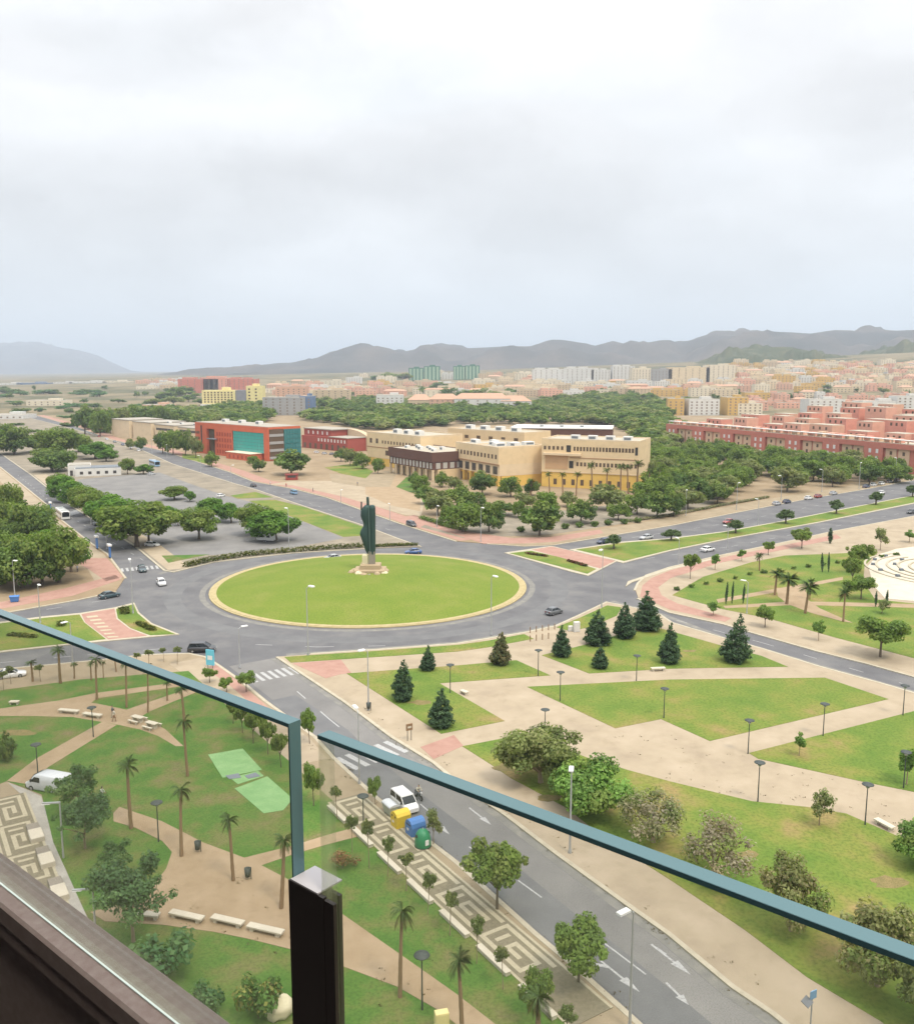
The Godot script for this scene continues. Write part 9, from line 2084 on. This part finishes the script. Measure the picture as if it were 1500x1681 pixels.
func build_city():
	print("city")
	
	yellow_tower(-340.4, -1230, 21.4, 27)
	green_tower(-101.5, -2300, 36.8, 31.3, "green and white apartment tower in the distance")
	green_tower(-62.1, -2300, 39.9, 35.1, "green and white apartment tower in the distance")
	green_tower(6.1, -2300, 30.7, 33.9, "green and white apartment tower in the distance")
	green_tower(37.9, -2300, 36.8, 34.4, "green and white apartment tower in the distance")
	panel_on(-100.2, -1114, 0.3 )
	quarter([-260, -1682, 0, 46, 11, 9, 4, 2, -97, -1897, -0.2, 26, 14, 9, 0, 2, -278, -2072, -0.1, 58, 15, 11, 3, 0, 147, -1744, 0, 31, 11, 11, 5, 0, -179, -1779, -0.2, 32, 15, 7, 1, 2, 137, -1521, 0, 50, 13, 11, 3, 0, 87, -1860, -0.1, 56, 12, 11, 2, 0, 169, -1730, 0, 27, 14, 7, 6, 1, -61, -1622, -0.2, 33, 13, 10, 3, 0, -154, -1552, 0.2, 37, 12, 10, 0, 0, 56, -1780, 0.3, 48, 15, 10, 6, 0, 144, -1642, -0.2, 54, 12, 9, 1, 2, -300, -1629, -0.1, 51, 15, 9, 0, 0, -151, -1951, 0, 28, 15, 9, 6, 2, -198, -1540, 0.2, 43, 10, 11, 1, 2, 104, -1655, -0.2, 40, 15, 10, 1, 1, 57, -1976, 0.2, 48, 10, 12, 3, 2, -51, -1875, -0.3, 39, 15, 12, 0, 0, -362, -1837, -0.1, 31, 14, 11, 0, 1, -306, -1983, 0.3, 38, 13, 11, 0, 2, 48, -1584, 0.1, 26, 10, 9, 3, 0, -214, -1668, -0.1, 36, 12, 7, 1, 2, -90, -1730, 0.3, 56, 14, 7, 2, 2, -185, -1668, -0.1, 43, 10, 10, 4, 2, -357, -2072, -0.3, 28, 15, 11, 2, 1, -16, -1765, 0, 43, 12, 9, 1, 0, 70, -1609, 0.3, 41, 12, 8, 2, 2, -324, -1808, 0.2, 42, 15, 11, 4, 2, -3, -1565, 0.1, 48, 11, 10, 5, 0, 69, -1503, -0.2, 58, 12, 7, 1, 0, -73, -1991, 0.3, 36, 14, 12, 2, 0, 17, -1882, -0.1, 37, 14, 10, 1, 2, -222, -1845, -0.2, 56, 13, 9, 3, 0, -167, -1897, 0.1, 32, 10, 12, 4, 2, -105, -1565, -0.3, 38, 15, 8, 4, 1, -273, -1845, 0.3, 44, 15, 8, 5, 2, 36, -1603, 0, 32, 15, 7, 3, 1, 125, -1906, -0.3, 28, 14, 10, 1, 0, -134, -1662, -0.3, 49, 10, 10, 4, 0, -27, -1921, 0.3, 49, 11, 9, 5, 2, -33, -1616, -0.2, 47, 16, 8, 2, 2, 112, -1765, -0.1, 29, 11, 9, 2, 2, -347, -2106, -0.3, 40, 10, 10, 3, 0, -136, -1830, 0.2, 42, 13, 8, 2, 0, -176, -2064, -0.2, 47, 13, 10, 6, 0, -117, -2015, 0.1, 38, 13, 11, 2, 0, -233, -1682, -0.3, 37, 12, 10, 1, 0, 12, -1772, 0.1, 30, 14, 11, 0, 2, -341, -1716, 0, 41, 14, 8, 3, 0, 146, -1898, -0.1, 57, 14, 11, 2, 0, -232, -1564, -0.1, 40, 10, 8, 1, 2, -4, -1882, -0.2, 47, 14, 9, 2, 0, 104, -1558, 0.1, 57, 14, 9, 2, 2, -230, -1999, 0.2, 38, 10, 8, 0, 0, -308, -1882, 0.2, 56, 14, 9, 4, 0, 184, -1875, -0.2, 57, 13, 12, 3, 2, -27, -1515, 0.3, 54, 11, 12, 3, 1, -273, -1622, 0.1, 49, 12, 7, 0, 2, -394, -2081, 0.1, 32, 12, 8, 1, 2, 77, -1723, 0, 27, 11, 8, 3, 2], "in the far middle of the city")
	quarter([241, -1473, -0.3, 34, 11, 11, 3, 0, 301, -2033, -0.3, 35, 13, 11, 4, 1, 414, -1752, 0, 45, 13, 13, 1, 0, 268, -1649, 0.1, 47, 15, 12, 5, 0, 136, -1603, -0.1, 44, 13, 9, 1, 2, 363, -1462, -0.2, 46, 12, 10, 6, 2, 183, -1968, 0.3, 43, 16, 13, 3, 2, 209, -1590, 0, 28, 16, 11, 1, 2, 476, -1643, -0.1, 38, 15, 13, 1, 2, 415, -1427, -0.2, 38, 11, 10, 1, 0, 466, -1970, -0.2, 41, 14, 11, 3, 2, 163, -1737, -0.2, 32, 16, 13, 3, 2, 329, -1809, 0, 34, 13, 10, 3, 0, 151, -1491, 0.3, 39, 12, 11, 4, 2, 378, -1861, -0.3, 42, 14, 8, 1, 2, 161, -1992, -0.2, 48, 13, 10, 4, 2, 352, -1540, 0, 46, 13, 10, 4, 0, 325, -1510, 0.1, 31, 11, 11, 1, 1, 194, -1766, -0.3, 37, 16, 9, 1, 0, 186, -1509, 0.3, 42, 16, 9, 5, 0, 257, -1838, 0, 30, 11, 12, 5, 0, 486, -1803, -0.1, 39, 13, 11, 2, 2, 234, -2176, 0, 41, 15, 11, 1, 2, 293, -1534, 0, 39, 14, 10, 1, 2, 149, -1816, -0.2, 50, 13, 13, 1, 2, 291, -1629, 0.1, 26, 14, 10, 1, 0, 398, -1559, 0.2, 38, 12, 11, 0, 2, 284, -1444, 0.2, 37, 10, 13, 2, 1, 159, -1616, 0.3, 29, 10, 12, 1, 2, 198, -2203, 0.1, 26, 13, 12, 3, 0, 392, -1802, 0.2, 46, 14, 10, 3, 2, 279, -1824, 0.1, 44, 13, 9, 3, 0, 447, -1767, 0, 44, 11, 11, 5, 0, 346, -1759, 0, 48, 14, 12, 5, 0, 192, -1629, 0, 28, 14, 13, 2, 0, 504, -1725, -0.3, 36, 12, 9, 1, 2, 368, -2033, 0.1, 33, 15, 10, 2, 0, 233, -1731, 0.2, 29, 13, 11, 3, 2, 317, -1656, 0, 50, 11, 9, 4, 1, 207, -2016, 0.2, 49, 11, 12, 6, 0, 317, -1831, 0.2, 34, 13, 9, 6, 1, 212, -1876, 0.1, 40, 10, 10, 5, 0, 161, -2211, 0, 45, 14, 13, 3, 0, 258, -2108, 0, 25, 16, 9, 0, 2, 432, -1604, -0.1, 40, 14, 11, 0, 0, 477, -1907, 0.3, 39, 14, 10, 1, 1, 562, -1946, -0.3, 45, 11, 12, 3, 0, 373, -1690, 0.3, 30, 10, 13, 5, 0, 382, -1439, 0.1, 41, 15, 13, 3, 0, 235, -1565, -0.1, 39, 15, 12, 4, 0, 248, -1906, -0.3, 48, 15, 12, 1, 0, 505, -1946, -0.2, 29, 13, 8, 6, 0, 180, -2090, -0.3, 42, 13, 12, 0, 1, 278, -1546, 0, 30, 15, 10, 3, 0, 114, -1503, -0.2, 32, 15, 11, 2, 2, 346, -1945, -0.3, 48, 15, 10, 1, 2, 327, -1456, -0.2, 42, 16, 10, 6, 2, 416, -1516, 0, 34, 14, 11, 1, 2, 318, -2009, 0, 35, 12, 12, 6, 0, 263, -1456, -0.3, 43, 11, 13, 2, 2, 424, -1650, -0.2, 27, 16, 10, 1, 1, 396, -1961, 0.1, 48, 11, 12, 3, 2, 369, -1953, 0.1, 29, 13, 8, 5, 0, 275, -2000, 0.2, 45, 14, 13, 1, 2, 237, -2008, 0.3, 26, 12, 12, 1, 2, 134, -1723, -0.2, 47, 14, 12, 1, 2, 452, -1553, 0, 45, 14, 9, 1, 1, 520, -1892, -0.1, 24, 13, 11, 3, 0, 383, -1643, -0.3, 33, 10, 8, 5, 0, 351, -2058, 0.1, 37, 10, 9, 1, 2], "below the white blocks on the rise")
	quarter([653, -1726, 0, 26, 12, 11, 5, 2, 748, -1848, -0.2, 33, 16, 13, 1, 2, 594, -1931, 0.2, 31, 14, 9, 6, 2, 632, -1986, 0, 23, 15, 10, 6, 0, 605, -1451, -0.3, 27, 11, 9, 1, 1, 842, -1941, -0.1, 19, 13, 12, 4, 1, 479, -1598, 0.2, 32, 10, 10, 3, 2, 680, -1400, 0.2, 21, 13, 9, 1, 1, 543, -1592, 0.1, 23, 10, 13, 1, 0, 498, -1725, -0.1, 26, 12, 13, 5, 2, 746, -1645, 0, 30, 11, 11, 3, 1, 927, -1865, 0, 36, 11, 11, 3, 0, 619, -1592, -0.3, 36, 15, 8, 6, 0, 831, -2163, 0.1, 20, 11, 11, 3, 0, 864, -2061, -0.1, 32, 16, 14, 0, 2, 681, -1818, 0.1, 19, 11, 12, 5, 0, 859, -2129, -0.2, 20, 12, 11, 1, 0, 897, -1949, -0.1, 33, 15, 9, 4, 2, 849, -1713, -0.2, 31, 11, 13, 1, 2, 610, -1840, 0.2, 21, 11, 10, 1, 2, 777, -1754, -0.2, 36, 13, 11, 0, 0, 621, -1451, -0.3, 31, 15, 10, 1, 2, 750, -1518, 0, 38, 14, 11, 2, 2, 881, -1805, -0.1, 23, 12, 14, 2, 1, 745, -1948, -0.2, 27, 15, 13, 6, 2, 734, -1747, -0.3, 36, 16, 11, 1, 0, 685, -1939, -0.2, 28, 13, 10, 3, 0, 658, -1651, 0, 30, 13, 12, 6, 2, 635, -1554, 0, 24, 13, 10, 3, 0, 787, -2163, -0.1, 34, 14, 11, 3, 2, 596, -2043, 0.1, 25, 15, 13, 3, 1, 665, -2136, 0.1, 25, 15, 12, 2, 2, 653, -2136, 0.2, 36, 14, 9, 3, 2, 652, -1475, -0.1, 31, 10, 14, 3, 2, 675, -1848, -0.2, 28, 13, 10, 6, 0, 666, -1457, -0.1, 38, 10, 10, 4, 2, 722, -1499, 0.2, 29, 13, 12, 1, 0, 687, -1754, -0.2, 31, 11, 14, 1, 2, 712, -1747, 0.2, 31, 12, 12, 3, 2, 521, -1832, 0.2, 33, 13, 13, 3, 1, 620, -1698, -0.3, 23, 10, 8, 1, 0, 756, -2060, 0.2, 26, 15, 13, 3, 0, 743, -1886, 0.2, 36, 10, 12, 1, 1, 554, -1767, 0, 26, 11, 10, 3, 2, 701, -1599, 0.2, 18, 13, 14, 1, 2, 662, -1535, -0.1, 27, 12, 14, 0, 0, 687, -2068, 0, 20, 15, 12, 6, 0, 801, -1619, -0.1, 32, 16, 11, 1, 1, 822, -1812, 0.1, 23, 10, 13, 1, 2, 710, -2171, -0.3, 31, 16, 13, 6, 2, 792, -1740, -0.2, 29, 10, 8, 3, 2, 958, -1942, 0, 35, 11, 14, 5, 1, 581, -1803, 0.2, 35, 14, 12, 2, 2, 796, -1894, 0, 33, 16, 10, 3, 1, 787, -1917, -0.2, 18, 12, 11, 3, 0, 876, -1964, 0, 20, 13, 12, 4, 0, 849, -1933, -0.2, 20, 10, 9, 2, 2, 675, -1955, 0.3, 22, 15, 13, 1, 2, 564, -1970, 0.2, 19, 11, 10, 3, 0, 695, -1561, 0.1, 23, 14, 10, 6, 1, 661, -1855, -0.3, 24, 12, 11, 2, 0, 842, -1783, 0.1, 37, 12, 9, 5, 0, 754, -2306, 0.1, 35, 15, 11, 6, 2, 814, -2094, 0.3, 18, 12, 10, 5, 2, 553, -1560, -0.3, 26, 13, 10, 0, 2, 521, -1753, -0.1, 28, 15, 10, 1, 0, 575, -1579, -0.2, 22, 15, 10, 3, 0, 642, -1782, 0, 34, 13, 14, 3, 2, 569, -1677, -0.1, 35, 15, 9, 1, 0, 810, -1685, 0.3, 25, 13, 9, 3, 1, 526, -1690, -0.1, 37, 14, 12, 4, 2, 603, -1893, 0.2, 37, 13, 10, 2, 1, 559, -1480, 0.1, 35, 12, 10, 6, 0, 687, -1618, 0, 31, 12, 9, 5, 0, 700, -1523, 0, 25, 15, 12, 1, 2, 792, -1679, 0.1, 32, 14, 13, 1, 0, 653, -2268, -0.1, 35, 10, 12, 4, 1, 479, -1535, -0.2, 24, 13, 10, 0, 0, 759, -1606, 0.3, 31, 10, 12, 3, 2, 924, -1918, -0.2, 32, 11, 14, 1, 2, 695, -2052, -0.2, 30, 14, 11, 3, 0, 687, -2287, 0.1, 32, 10, 10, 0, 2, 554, -1711, 0.2, 34, 13, 10, 2, 0, 682, -1664, 0.3, 36, 14, 13, 0, 0, 727, -1692, -0.1, 33, 12, 11, 2, 0, 808, -2053, -0.3, 19, 14, 12, 4, 0, 892, -1857, -0.2, 34, 12, 12, 3, 0, 900, -2062, -0.1, 29, 16, 13, 4, 2, 631, -2135, 0, 25, 13, 10, 5, 0, 491, -1492, 0.2, 27, 13, 14, 3, 0, 864, -2020, 0, 25, 11, 13, 0, 0, 622, -1803, 0, 23, 16, 11, 5, 2, 642, -1955, 0.1, 21, 12, 11, 3, 0, 773, -2278, 0.1, 21, 15, 11, 3, 0, 803, -1988, -0.2, 29, 11, 11, 1, 2], "on the slope above the red block")
	quarter([555, -1158, -0.3, 16, 16, 10, 1, 2, 612, -1265, 0.3, 25, 14, 9, 4, 0, 566, -1291, -0.1, 17, 11, 7, 4, 0, 486, -1312, -0.1, 17, 10, 7, 0, 2, 609, -1291, -0.1, 18, 13, 6, 4, 2, 561, -1205, -0.2, 23, 12, 7, 4, 0, 507, -1333, 0, 21, 13, 10, 3, 1, 412, -1195, -0.3, 20, 11, 6, 4, 2, 478, -1172, 0.1, 28, 15, 7, 4, 0, 486, -1079, -0.3, 20, 16, 9, 4, 2, 457, -1230, 0, 19, 12, 6, 4, 1, 557, -1225, -0.3, 17, 12, 7, 4, 2, 406, -1134, 0, 28, 13, 7, 4, 0, 361, -1099, -0.1, 19, 15, 10, 4, 0, 417, -1083, -0.1, 22, 14, 10, 0, 0, 453, -1285, 0.1, 19, 13, 10, 4, 0, 378, -1172, -0.1, 28, 13, 8, 4, 2, 481, -1098, 0.1, 16, 15, 8, 0, 2, 451, -1327, -0.3, 29, 13, 10, 4, 0, 537, -1245, -0.1, 17, 10, 9, 4, 0, 588, -1186, 0.2, 27, 15, 9, 3, 0, 462, -1167, 0, 29, 10, 7, 4, 0, 520, -1317, -0.1, 17, 15, 8, 5, 2, 529, -1296, 0, 19, 16, 7, 4, 2, 478, -1112, 0, 28, 16, 8, 4, 2, 410, -1270, 0, 17, 15, 7, 4, 2], "close behind the red block")
	quarter([767, -1863, 0.2, 28, 11, 17, 6, 0, 878, -2243, 0.1, 41, 11, 14, 6, 2, 555, -1796, 0.1, 23, 15, 17, 4, 2, 741, -2003, 0.2, 32, 14, 14, 3, 1, 530, -1796, -0.3, 28, 14, 12, 3, 0, 828, -1879, -0.1, 29, 13, 13, 6, 2, 697, -2206, -0.2, 26, 14, 11, 2, 0, 739, -1658, -0.3, 39, 13, 12, 1, 0, 722, -1826, 0.1, 35, 15, 15, 4, 0, 748, -1790, 0.2, 40, 13, 16, 4, 0, 669, -1740, -0.3, 25, 10, 17, 6, 2, 756, -2145, -0.1, 32, 11, 12, 3, 2, 744, -2459, -0.3, 22, 14, 17, 1, 2, 1010, -2063, -0.1, 27, 15, 10, 1, 0, 884, -2137, -0.2, 24, 13, 15, 3, 0, 771, -1593, 0.1, 30, 15, 13, 4, 0, 794, -2260, 0.3, 44, 16, 13, 5, 1, 736, -1948, 0, 26, 13, 10, 1, 0, 659, -1811, 0, 41, 13, 13, 6, 1, 947, -2147, 0.2, 28, 13, 11, 0, 2, 786, -2004, -0.3, 24, 12, 13, 3, 2, 760, -1901, 0, 31, 16, 13, 2, 0, 842, -1755, 0.3, 46, 15, 13, 4, 2, 830, -2061, -0.2, 35, 11, 15, 3, 2, 913, -1981, -0.3, 38, 10, 10, 6, 0, 823, -1834, 0.2, 25, 11, 16, 2, 2, 600, -1698, 0, 40, 11, 16, 6, 2, 943, -1941, -0.3, 27, 15, 10, 1, 1, 624, -1885, 0.2, 35, 14, 11, 2, 2, 802, -2180, 0.3, 23, 10, 16, 3, 2, 700, -1631, -0.3, 45, 13, 14, 1, 0, 869, -2154, 0.1, 35, 15, 16, 1, 0, 701, -2003, -0.1, 26, 14, 15, 3, 0, 884, -2004, -0.2, 33, 13, 14, 1, 2, 631, -1804, 0.3, 43, 15, 14, 1, 0, 828, -1672, 0.3, 43, 15, 13, 1, 0, 995, -1997, 0.2, 28, 15, 12, 3, 2, 667, -2076, 0.2, 27, 12, 11, 3, 2, 791, -2094, 0.3, 39, 12, 13, 1, 0, 794, -1819, 0.1, 38, 11, 15, 1, 2, 798, -2353, -0.3, 43, 13, 15, 1, 2, 742, -1625, 0.2, 31, 15, 12, 1, 0, 666, -1901, 0.3, 36, 11, 15, 1, 0, 611, -1908, 0.2, 41, 11, 17, 1, 1, 585, -1962, 0.3, 25, 16, 11, 1, 2, 721, -2429, 0.3, 38, 14, 10, 6, 0, 932, -2181, 0.1, 28, 11, 12, 2, 0, 605, -1962, 0.2, 30, 14, 12, 3, 0, 688, -1685, 0.3, 25, 14, 14, 3, 2, 870, -2316, 0.3, 36, 12, 14, 3, 0, 694, -2052, -0.1, 34, 13, 13, 3, 2, 870, -1910, 0, 32, 13, 10, 3, 2, 844, -1980, 0.3, 27, 11, 16, 4, 2, 790, -1864, -0.2, 38, 13, 15, 3, 0, 632, -2118, 0.2, 40, 14, 16, 2, 0, 979, -2113, 0.3, 42, 12, 14, 3, 0, 665, -1691, -0.3, 31, 15, 12, 3, 1, 750, -2215, -0.3, 45, 11, 17, 2, 0, 937, -1973, -0.2, 40, 13, 13, 4, 0, 738, -2251, -0.2, 27, 14, 11, 1, 0, 934, -1887, -0.2, 45, 15, 13, 3, 0, 631, -2043, 0.3, 39, 12, 15, 1, 2, 840, -2344, -0.2, 27, 12, 14, 2, 0, 900, -2103, -0.3, 32, 14, 12, 6, 0, 762, -2478, -0.1, 32, 14, 16, 1, 2, 725, -2019, 0.3, 32, 13, 17, 3, 0, 586, -1811, 0.2, 32, 15, 17, 1, 0, 876, -2020, -0.3, 46, 12, 11, 2, 0, 599, -1767, 0.2, 27, 15, 13, 1, 1, 718, -2315, -0.3, 34, 11, 13, 6, 2, 805, -1956, 0.1, 31, 15, 16, 1, 0, 839, -2137, -0.1, 35, 12, 15, 1, 2, 693, -1908, -0.1, 42, 14, 16, 5, 0, 567, -1718, -0.3, 43, 13, 13, 1, 2, 880, -1820, 0, 24, 14, 15, 2, 2], "in the rows on the upper slope")
	quarter([-17, -2348, 0.1, 45, 12, 15, 5, 2, 73, -2292, 0, 40, 14, 14, 2, 0, -133, -2473, -0.1, 34, 13, 12, 4, 2, 170, -2293, 0.2, 41, 13, 14, 3, 2, -76, -2585, -0.3, 43, 13, 13, 0, 0, -241, -2166, -0.2, 36, 12, 15, 5, 0, 90, -2220, 0, 32, 15, 9, 2, 1, 144, -2377, -0.3, 32, 13, 11, 1, 0, 109, -2494, 0.1, 28, 15, 9, 0, 0, -49, -2575, 0.1, 26, 13, 16, 3, 0, 171, -1992, -0.2, 29, 13, 10, 0, 1, -268, -2658, 0.2, 26, 12, 10, 3, 0, 111, -2124, 0.3, 36, 11, 9, 1, 2, -168, -2201, 0.2, 48, 12, 14, 3, 2], "at the foot of the hills")
	quarter([-555, -1912, 0.2, 43, 12, 7, 0, 0, -662, -1974, 0, 44, 15, 6, 3, 0, -702, -2300, 0.3, 35, 12, 5, 5, 2, -684, -2174, 0.1, 30, 15, 9, 3, 0, -628, -2200, -0.1, 22, 12, 6, 0, 0, -600, -2148, 0.3, 47, 11, 7, 3, 0, -838, -2604, 0.2, 23, 13, 8, 2, 2, -692, -2337, 0.1, 40, 10, 8, 0, 0, -780, -2384, -0.1, 28, 15, 7, 0, 0, -793, -2542, -0.2, 43, 13, 8, 0, 0, -822, -2422, 0.2, 38, 10, 9, 0, 0, -871, -2625, -0.3, 24, 12, 7, 2, 0, -668, -2055, -0.2, 36, 11, 8, 5, 2, -615, -1974, 0.2, 38, 15, 9, 2, 0, -752, -2374, 0.2, 25, 14, 7, 5, 2, -765, -2542, 0, 38, 11, 9, 5, 0], "on the far plain")
	houses([188, -1900, 0, 65.9, 25, 32.8], "house_white", 2, "long white modern block on the rise behind the city", "", "far_building")
	houses([250, -1900, 0, 58.3, 25, 33.7], "house_white", 2, "white balconied block beside the long modern one", "", "far_building")
	houses([294, -1900, 0, 38, 25, 28.9], "house_white", 2, "stepped white block with dark openings", "", "far_building")
	houses([340, -1900, 0, 45.6, 25, 35], "house_white", 2, "tall white block at the end of the row", "", "far_building")
	houses([356, -1800, 0, 36, 30, 34], "cream_pale", 0, "narrow cream block next to the white row", "", "far_building")
	houses([394, -1800, 0, 40.8, 30, 30.7], "house_grey", 0, "grey and white striped block on the rise", "", "far_building")
	houses([448, -1800, 0, 79.2, 30, 32.6], "cream", 0, "long cream block with brown windows on the rise", "", "far_building")
	houses([509, -1800, 0, 55.2, 30, 35.4], "cream_pale", 0, "white ended curved block below the scrubby hill", "", "far_building")
	houses([-485, -1750, 0, 77, 40, 25.7], "apt_red", 2, "brick red apartment block beyond the yellow tower", "", "far_building")
	houses([-404, -1750, 0, 51.3, 40, 25.2], "apt_red", 2, "second brick red block behind the yellow tower", "", "far_building")
	houses([-452, -1750, 0, 46.7, 40, 27.8], "apt_pink", 2, "pinkish red block between the brick red ones", "", "far_building")
	houses([-1030, -2600, 0, 104, 50, 4], "house_white", 0, "long white warehouse on the plain", "", "warehouse")
	houses([-953, -2600, 0, 69.3, 50, 4], "cream_pale", 0, "taller cream warehouse on the plain", "", "warehouse")
	houses([-1185, -2600, 0, 86.7, 50, 4], "hangar_blue", 0, "grey industrial shed on the plain", "", "warehouse")
	houses([-1253, -2600, 0, 69.3, 50, 4], "house_white", 0, "pale shed at the edge of the plain", "", "warehouse")
	houses([-1099, -2600, 0, 52, 50, 4], "house_white", 0, "low white shed beside the long warehouse", "", "warehouse")
	houses([-451, -930, 0, 37.2, 30, 4], "house_white", 0, "low white shed roof behind the dark trees", "", "warehouse")
	houses([-553, -1250, 0, 50, 30, 7.2], "cream_pale", 0, "pale flyover like shed on the dry slope", "", "warehouse")
	houses([-372, -1150, 0, 35.3, 25, 5.4], "house_pink", 0, "low salmon building beside the dry slope", "", "far_building")
	houses([-82, -1130, 0.05, 33.1, 30, 18.1], "house_white", 0, "white block with a blue panel behind the trees", "", "school_hall")
	houses([30, -1130, 0.05, 67.8, 30, 13.6], "house_white", 1, "long white hall with a red tiled roof", "", "school_hall")
	houses([-15, -1130, 0.05, 37.7, 30, 12.9], "house_pink", 1, "salmon hall with a red tiled roof", "", "school_hall")
	houses([71, -1130, 0.05, 37.7, 30, 10.6], "house_white", 1, "white gabled hall end with tiled roof", "", "school_hall")
	houses([-45, -1130, 0.05, 30.1, 30, 12.2], "house_tan", 1, "tan hall with a tiled roof behind the trees", "", "school_hall")
	houses([173, -1000, -0.1, 24, 22, 4], "u_yellow", 0, "low yellow and red school block behind the grove", "", "far_building")
	houses([139, -1000, 0.14, 20, 22, 4], "cream", 0, "low cream school block behind the grove", "", "far_building")
	houses([237, -1000, -0.14, 17.3, 22, 17.9], "house_ochre", 0, "ochre house with slanted roof", "", "far_building")
	houses([265, -1000, 0.08, 33.3, 22, 17.2], "house_white", 0, "white house group beside the ochre one", "", "far_building")
	houses([301, -1000, 0.1, 22.7, 22, 19.1], "house_ochre", 0, "ochre apartment house above the red block", "", "far_building")
	houses([421, -1300, -0.07, 34.7, 22, 12.3], "house_ochre", 0, "taller orange house with a turret", "", "far_building")
	houses([315, -1000, 0.03, 26.7, 22, 12.6], "cream_pale", 0, "cream house below the orange one", "", "far_building")
	houses([637, -1650, 0.13, 132, 22, 4], "house_ochre", 0, "long ochre stepped building on the slope", "", "far_building")
	houses([740, -1650, -0.03, 132, 22, 4], "house_grey", 0, "long grey glazed building on the slope", "", "far_building")
	houses([457, -1000, 0.09, 46.7, 22, 14.8], "house_white", 0, "white villa wall below the long grey building", "", "far_building")
	houses([490, -1000, -0.02, 33.3, 22, 19.9], "house_white", 0, "white villa at the slope foot", "", "far_building")
	houses([397, -1000, 0.07, 40, 22, 17], "house_white", 0, "white house row above the pink roofs", "", "far_building")
	houses([-232, -1300, 0.02, 43.3, 22, 24.5], "house_pink", 0, "salmon block behind the tree belt", "", "far_building")
	houses([-176, -1300, 0.14, 52, 22, 19.3], "house_tan", 0, "tan block row behind the tree belt", "", "far_building")
	houses([-185, -1000, -0.11, 46.7, 22, 19.2], "house_grey", 0, "grey industrial roof behind the tree belt", "", "far_building")
	houses([-162, -1000, -0.04, 13.3, 22, 20.5], "hangar_blue", 0, "blue container stack behind the tree belt", "", "far_building")

func raise_hills():
	hill("hill", [[-18.25, 20], [-16.86, 38], [-15.46, 59], [-12.97, 76], [-10.07, 95], [-8.6, 120], [-7.67, 163], [-6.55, 178], [-5.62, 171], [-4.13, 160], [-2.63, 157], [-1.32, 190], [-0.38, 182], [0.75, 179], [3, 193], [4.5, 193], [5.8, 221], [7.1, 214], [8.4, 192], [9.49, 220], [10.77, 191], [12.21, 211], [13.82, 210], [15.38, 254], [16.94, 239], [17.96, 262], [20.8, 251], [22.09, 266], [23.68, 254], [26.14, 263], [29.08, 269], [33.21, 239], [39.36, 155]], 5600.0, 1500.0, 1)
	hill("hill", [[12.26, 52], [14.04, 69], [15.78, 97], [17.15, 113], [18.5, 120], [19.84, 121], [21.18, 102], [22.5, 80], [23.8, 62], [24.75, 52]], 3000.0, 500.0, 2, "hill_green")
	hill("hill", [[21.24, 52], [23.14, 85], [24.37, 114], [25.59, 133], [27.08, 150], [29.68, 155], [33.54, 118]], 3400.0, 600.0, 3, "hill_green")
	hill("mountain", [[-34.62, 192], [-31.95, 345], [-29.17, 328], [-26.2, 397], [-24.97, 418], [-24.19, 456], [-23.42, 396], [-22.16, 328], [-21.2, 257], [-20.23, 140], [-19.42, 48], [-18.24, 11], [-16.52, 1]], 15000.0, 3000.0, 4)
	hill("hill", [[-18.26, 12], [-15.48, 30], [-12.27, 37], [-8.62, 37], [-5.65, 34], [-4.15, 15]], 4200.0, 600.0, 5)

func _ready():
	rng.seed = 9
	set_view()
	make_materials()
	flat_mat("window_far", [0.20, 0.155, 0.12], 0.4)
	flat_mat("floor_tile", [0.07, 0.055, 0.05], 0.6)
	print("plants")
	make_plants()
	make_vehicles()
	make_furniture()
	terrace_here()
	glass_panel(-4.0, 0.9236, "clear glass balustrade panel beside the dark post, running out past the road")
	glass_panel(0.9849, 9.0, "clear glass balustrade panel over the lower park, ending in a dark edge")
	rail_post()
	lay_ground()
	paint_roads()
	lay_mosaic()
	raise_hills()
	monument()
	build_campus()
	build_city()
	plant_trees()
	furnish()
	park_vehicles()
	for k in P:
		for e in (P[k] if P[k] is Array else [P[k]]):
			(e[0] if e is Array else e).free()
	print("done")

# black clamp post between the two panes
func rail_post():
	var o = thing("rail_post", "black metal post clamping the two glass panels", "post", Vector3(0.5212, 46.4, -0.6215), 2.44374)
	var x0 = 0.8908
	var x1 = 0.9878
	var yt = 0.8614
	var yb = 0.4585 + 0.0005
	bx("inner_plate", o, M.post_black, x0 + 0.021, x1, yb, yt, -0.018, -0.0115)
	bx("clamp_plate", o, M.post_black, x0, x0 + 0.0195, yb, yt - 0.002, -0.018, -0.0115)
	bx("outer_plate", o, M.post_black, x0 + 0.021, x1, yb, yt - 0.01, 0.0115, 0.018)
	bx("core", o, M.post_black, 0.9236 + 0.002, 0.9849 - 0.002, yb, yt - 0.001, -0.0113, 0.0113)
	bx("cap", o, M.post_cap, 0.9236 + 0.001, 0.9849 - 0.001, yt + 0.0003, yt + 0.0025, -0.017, 0.030)
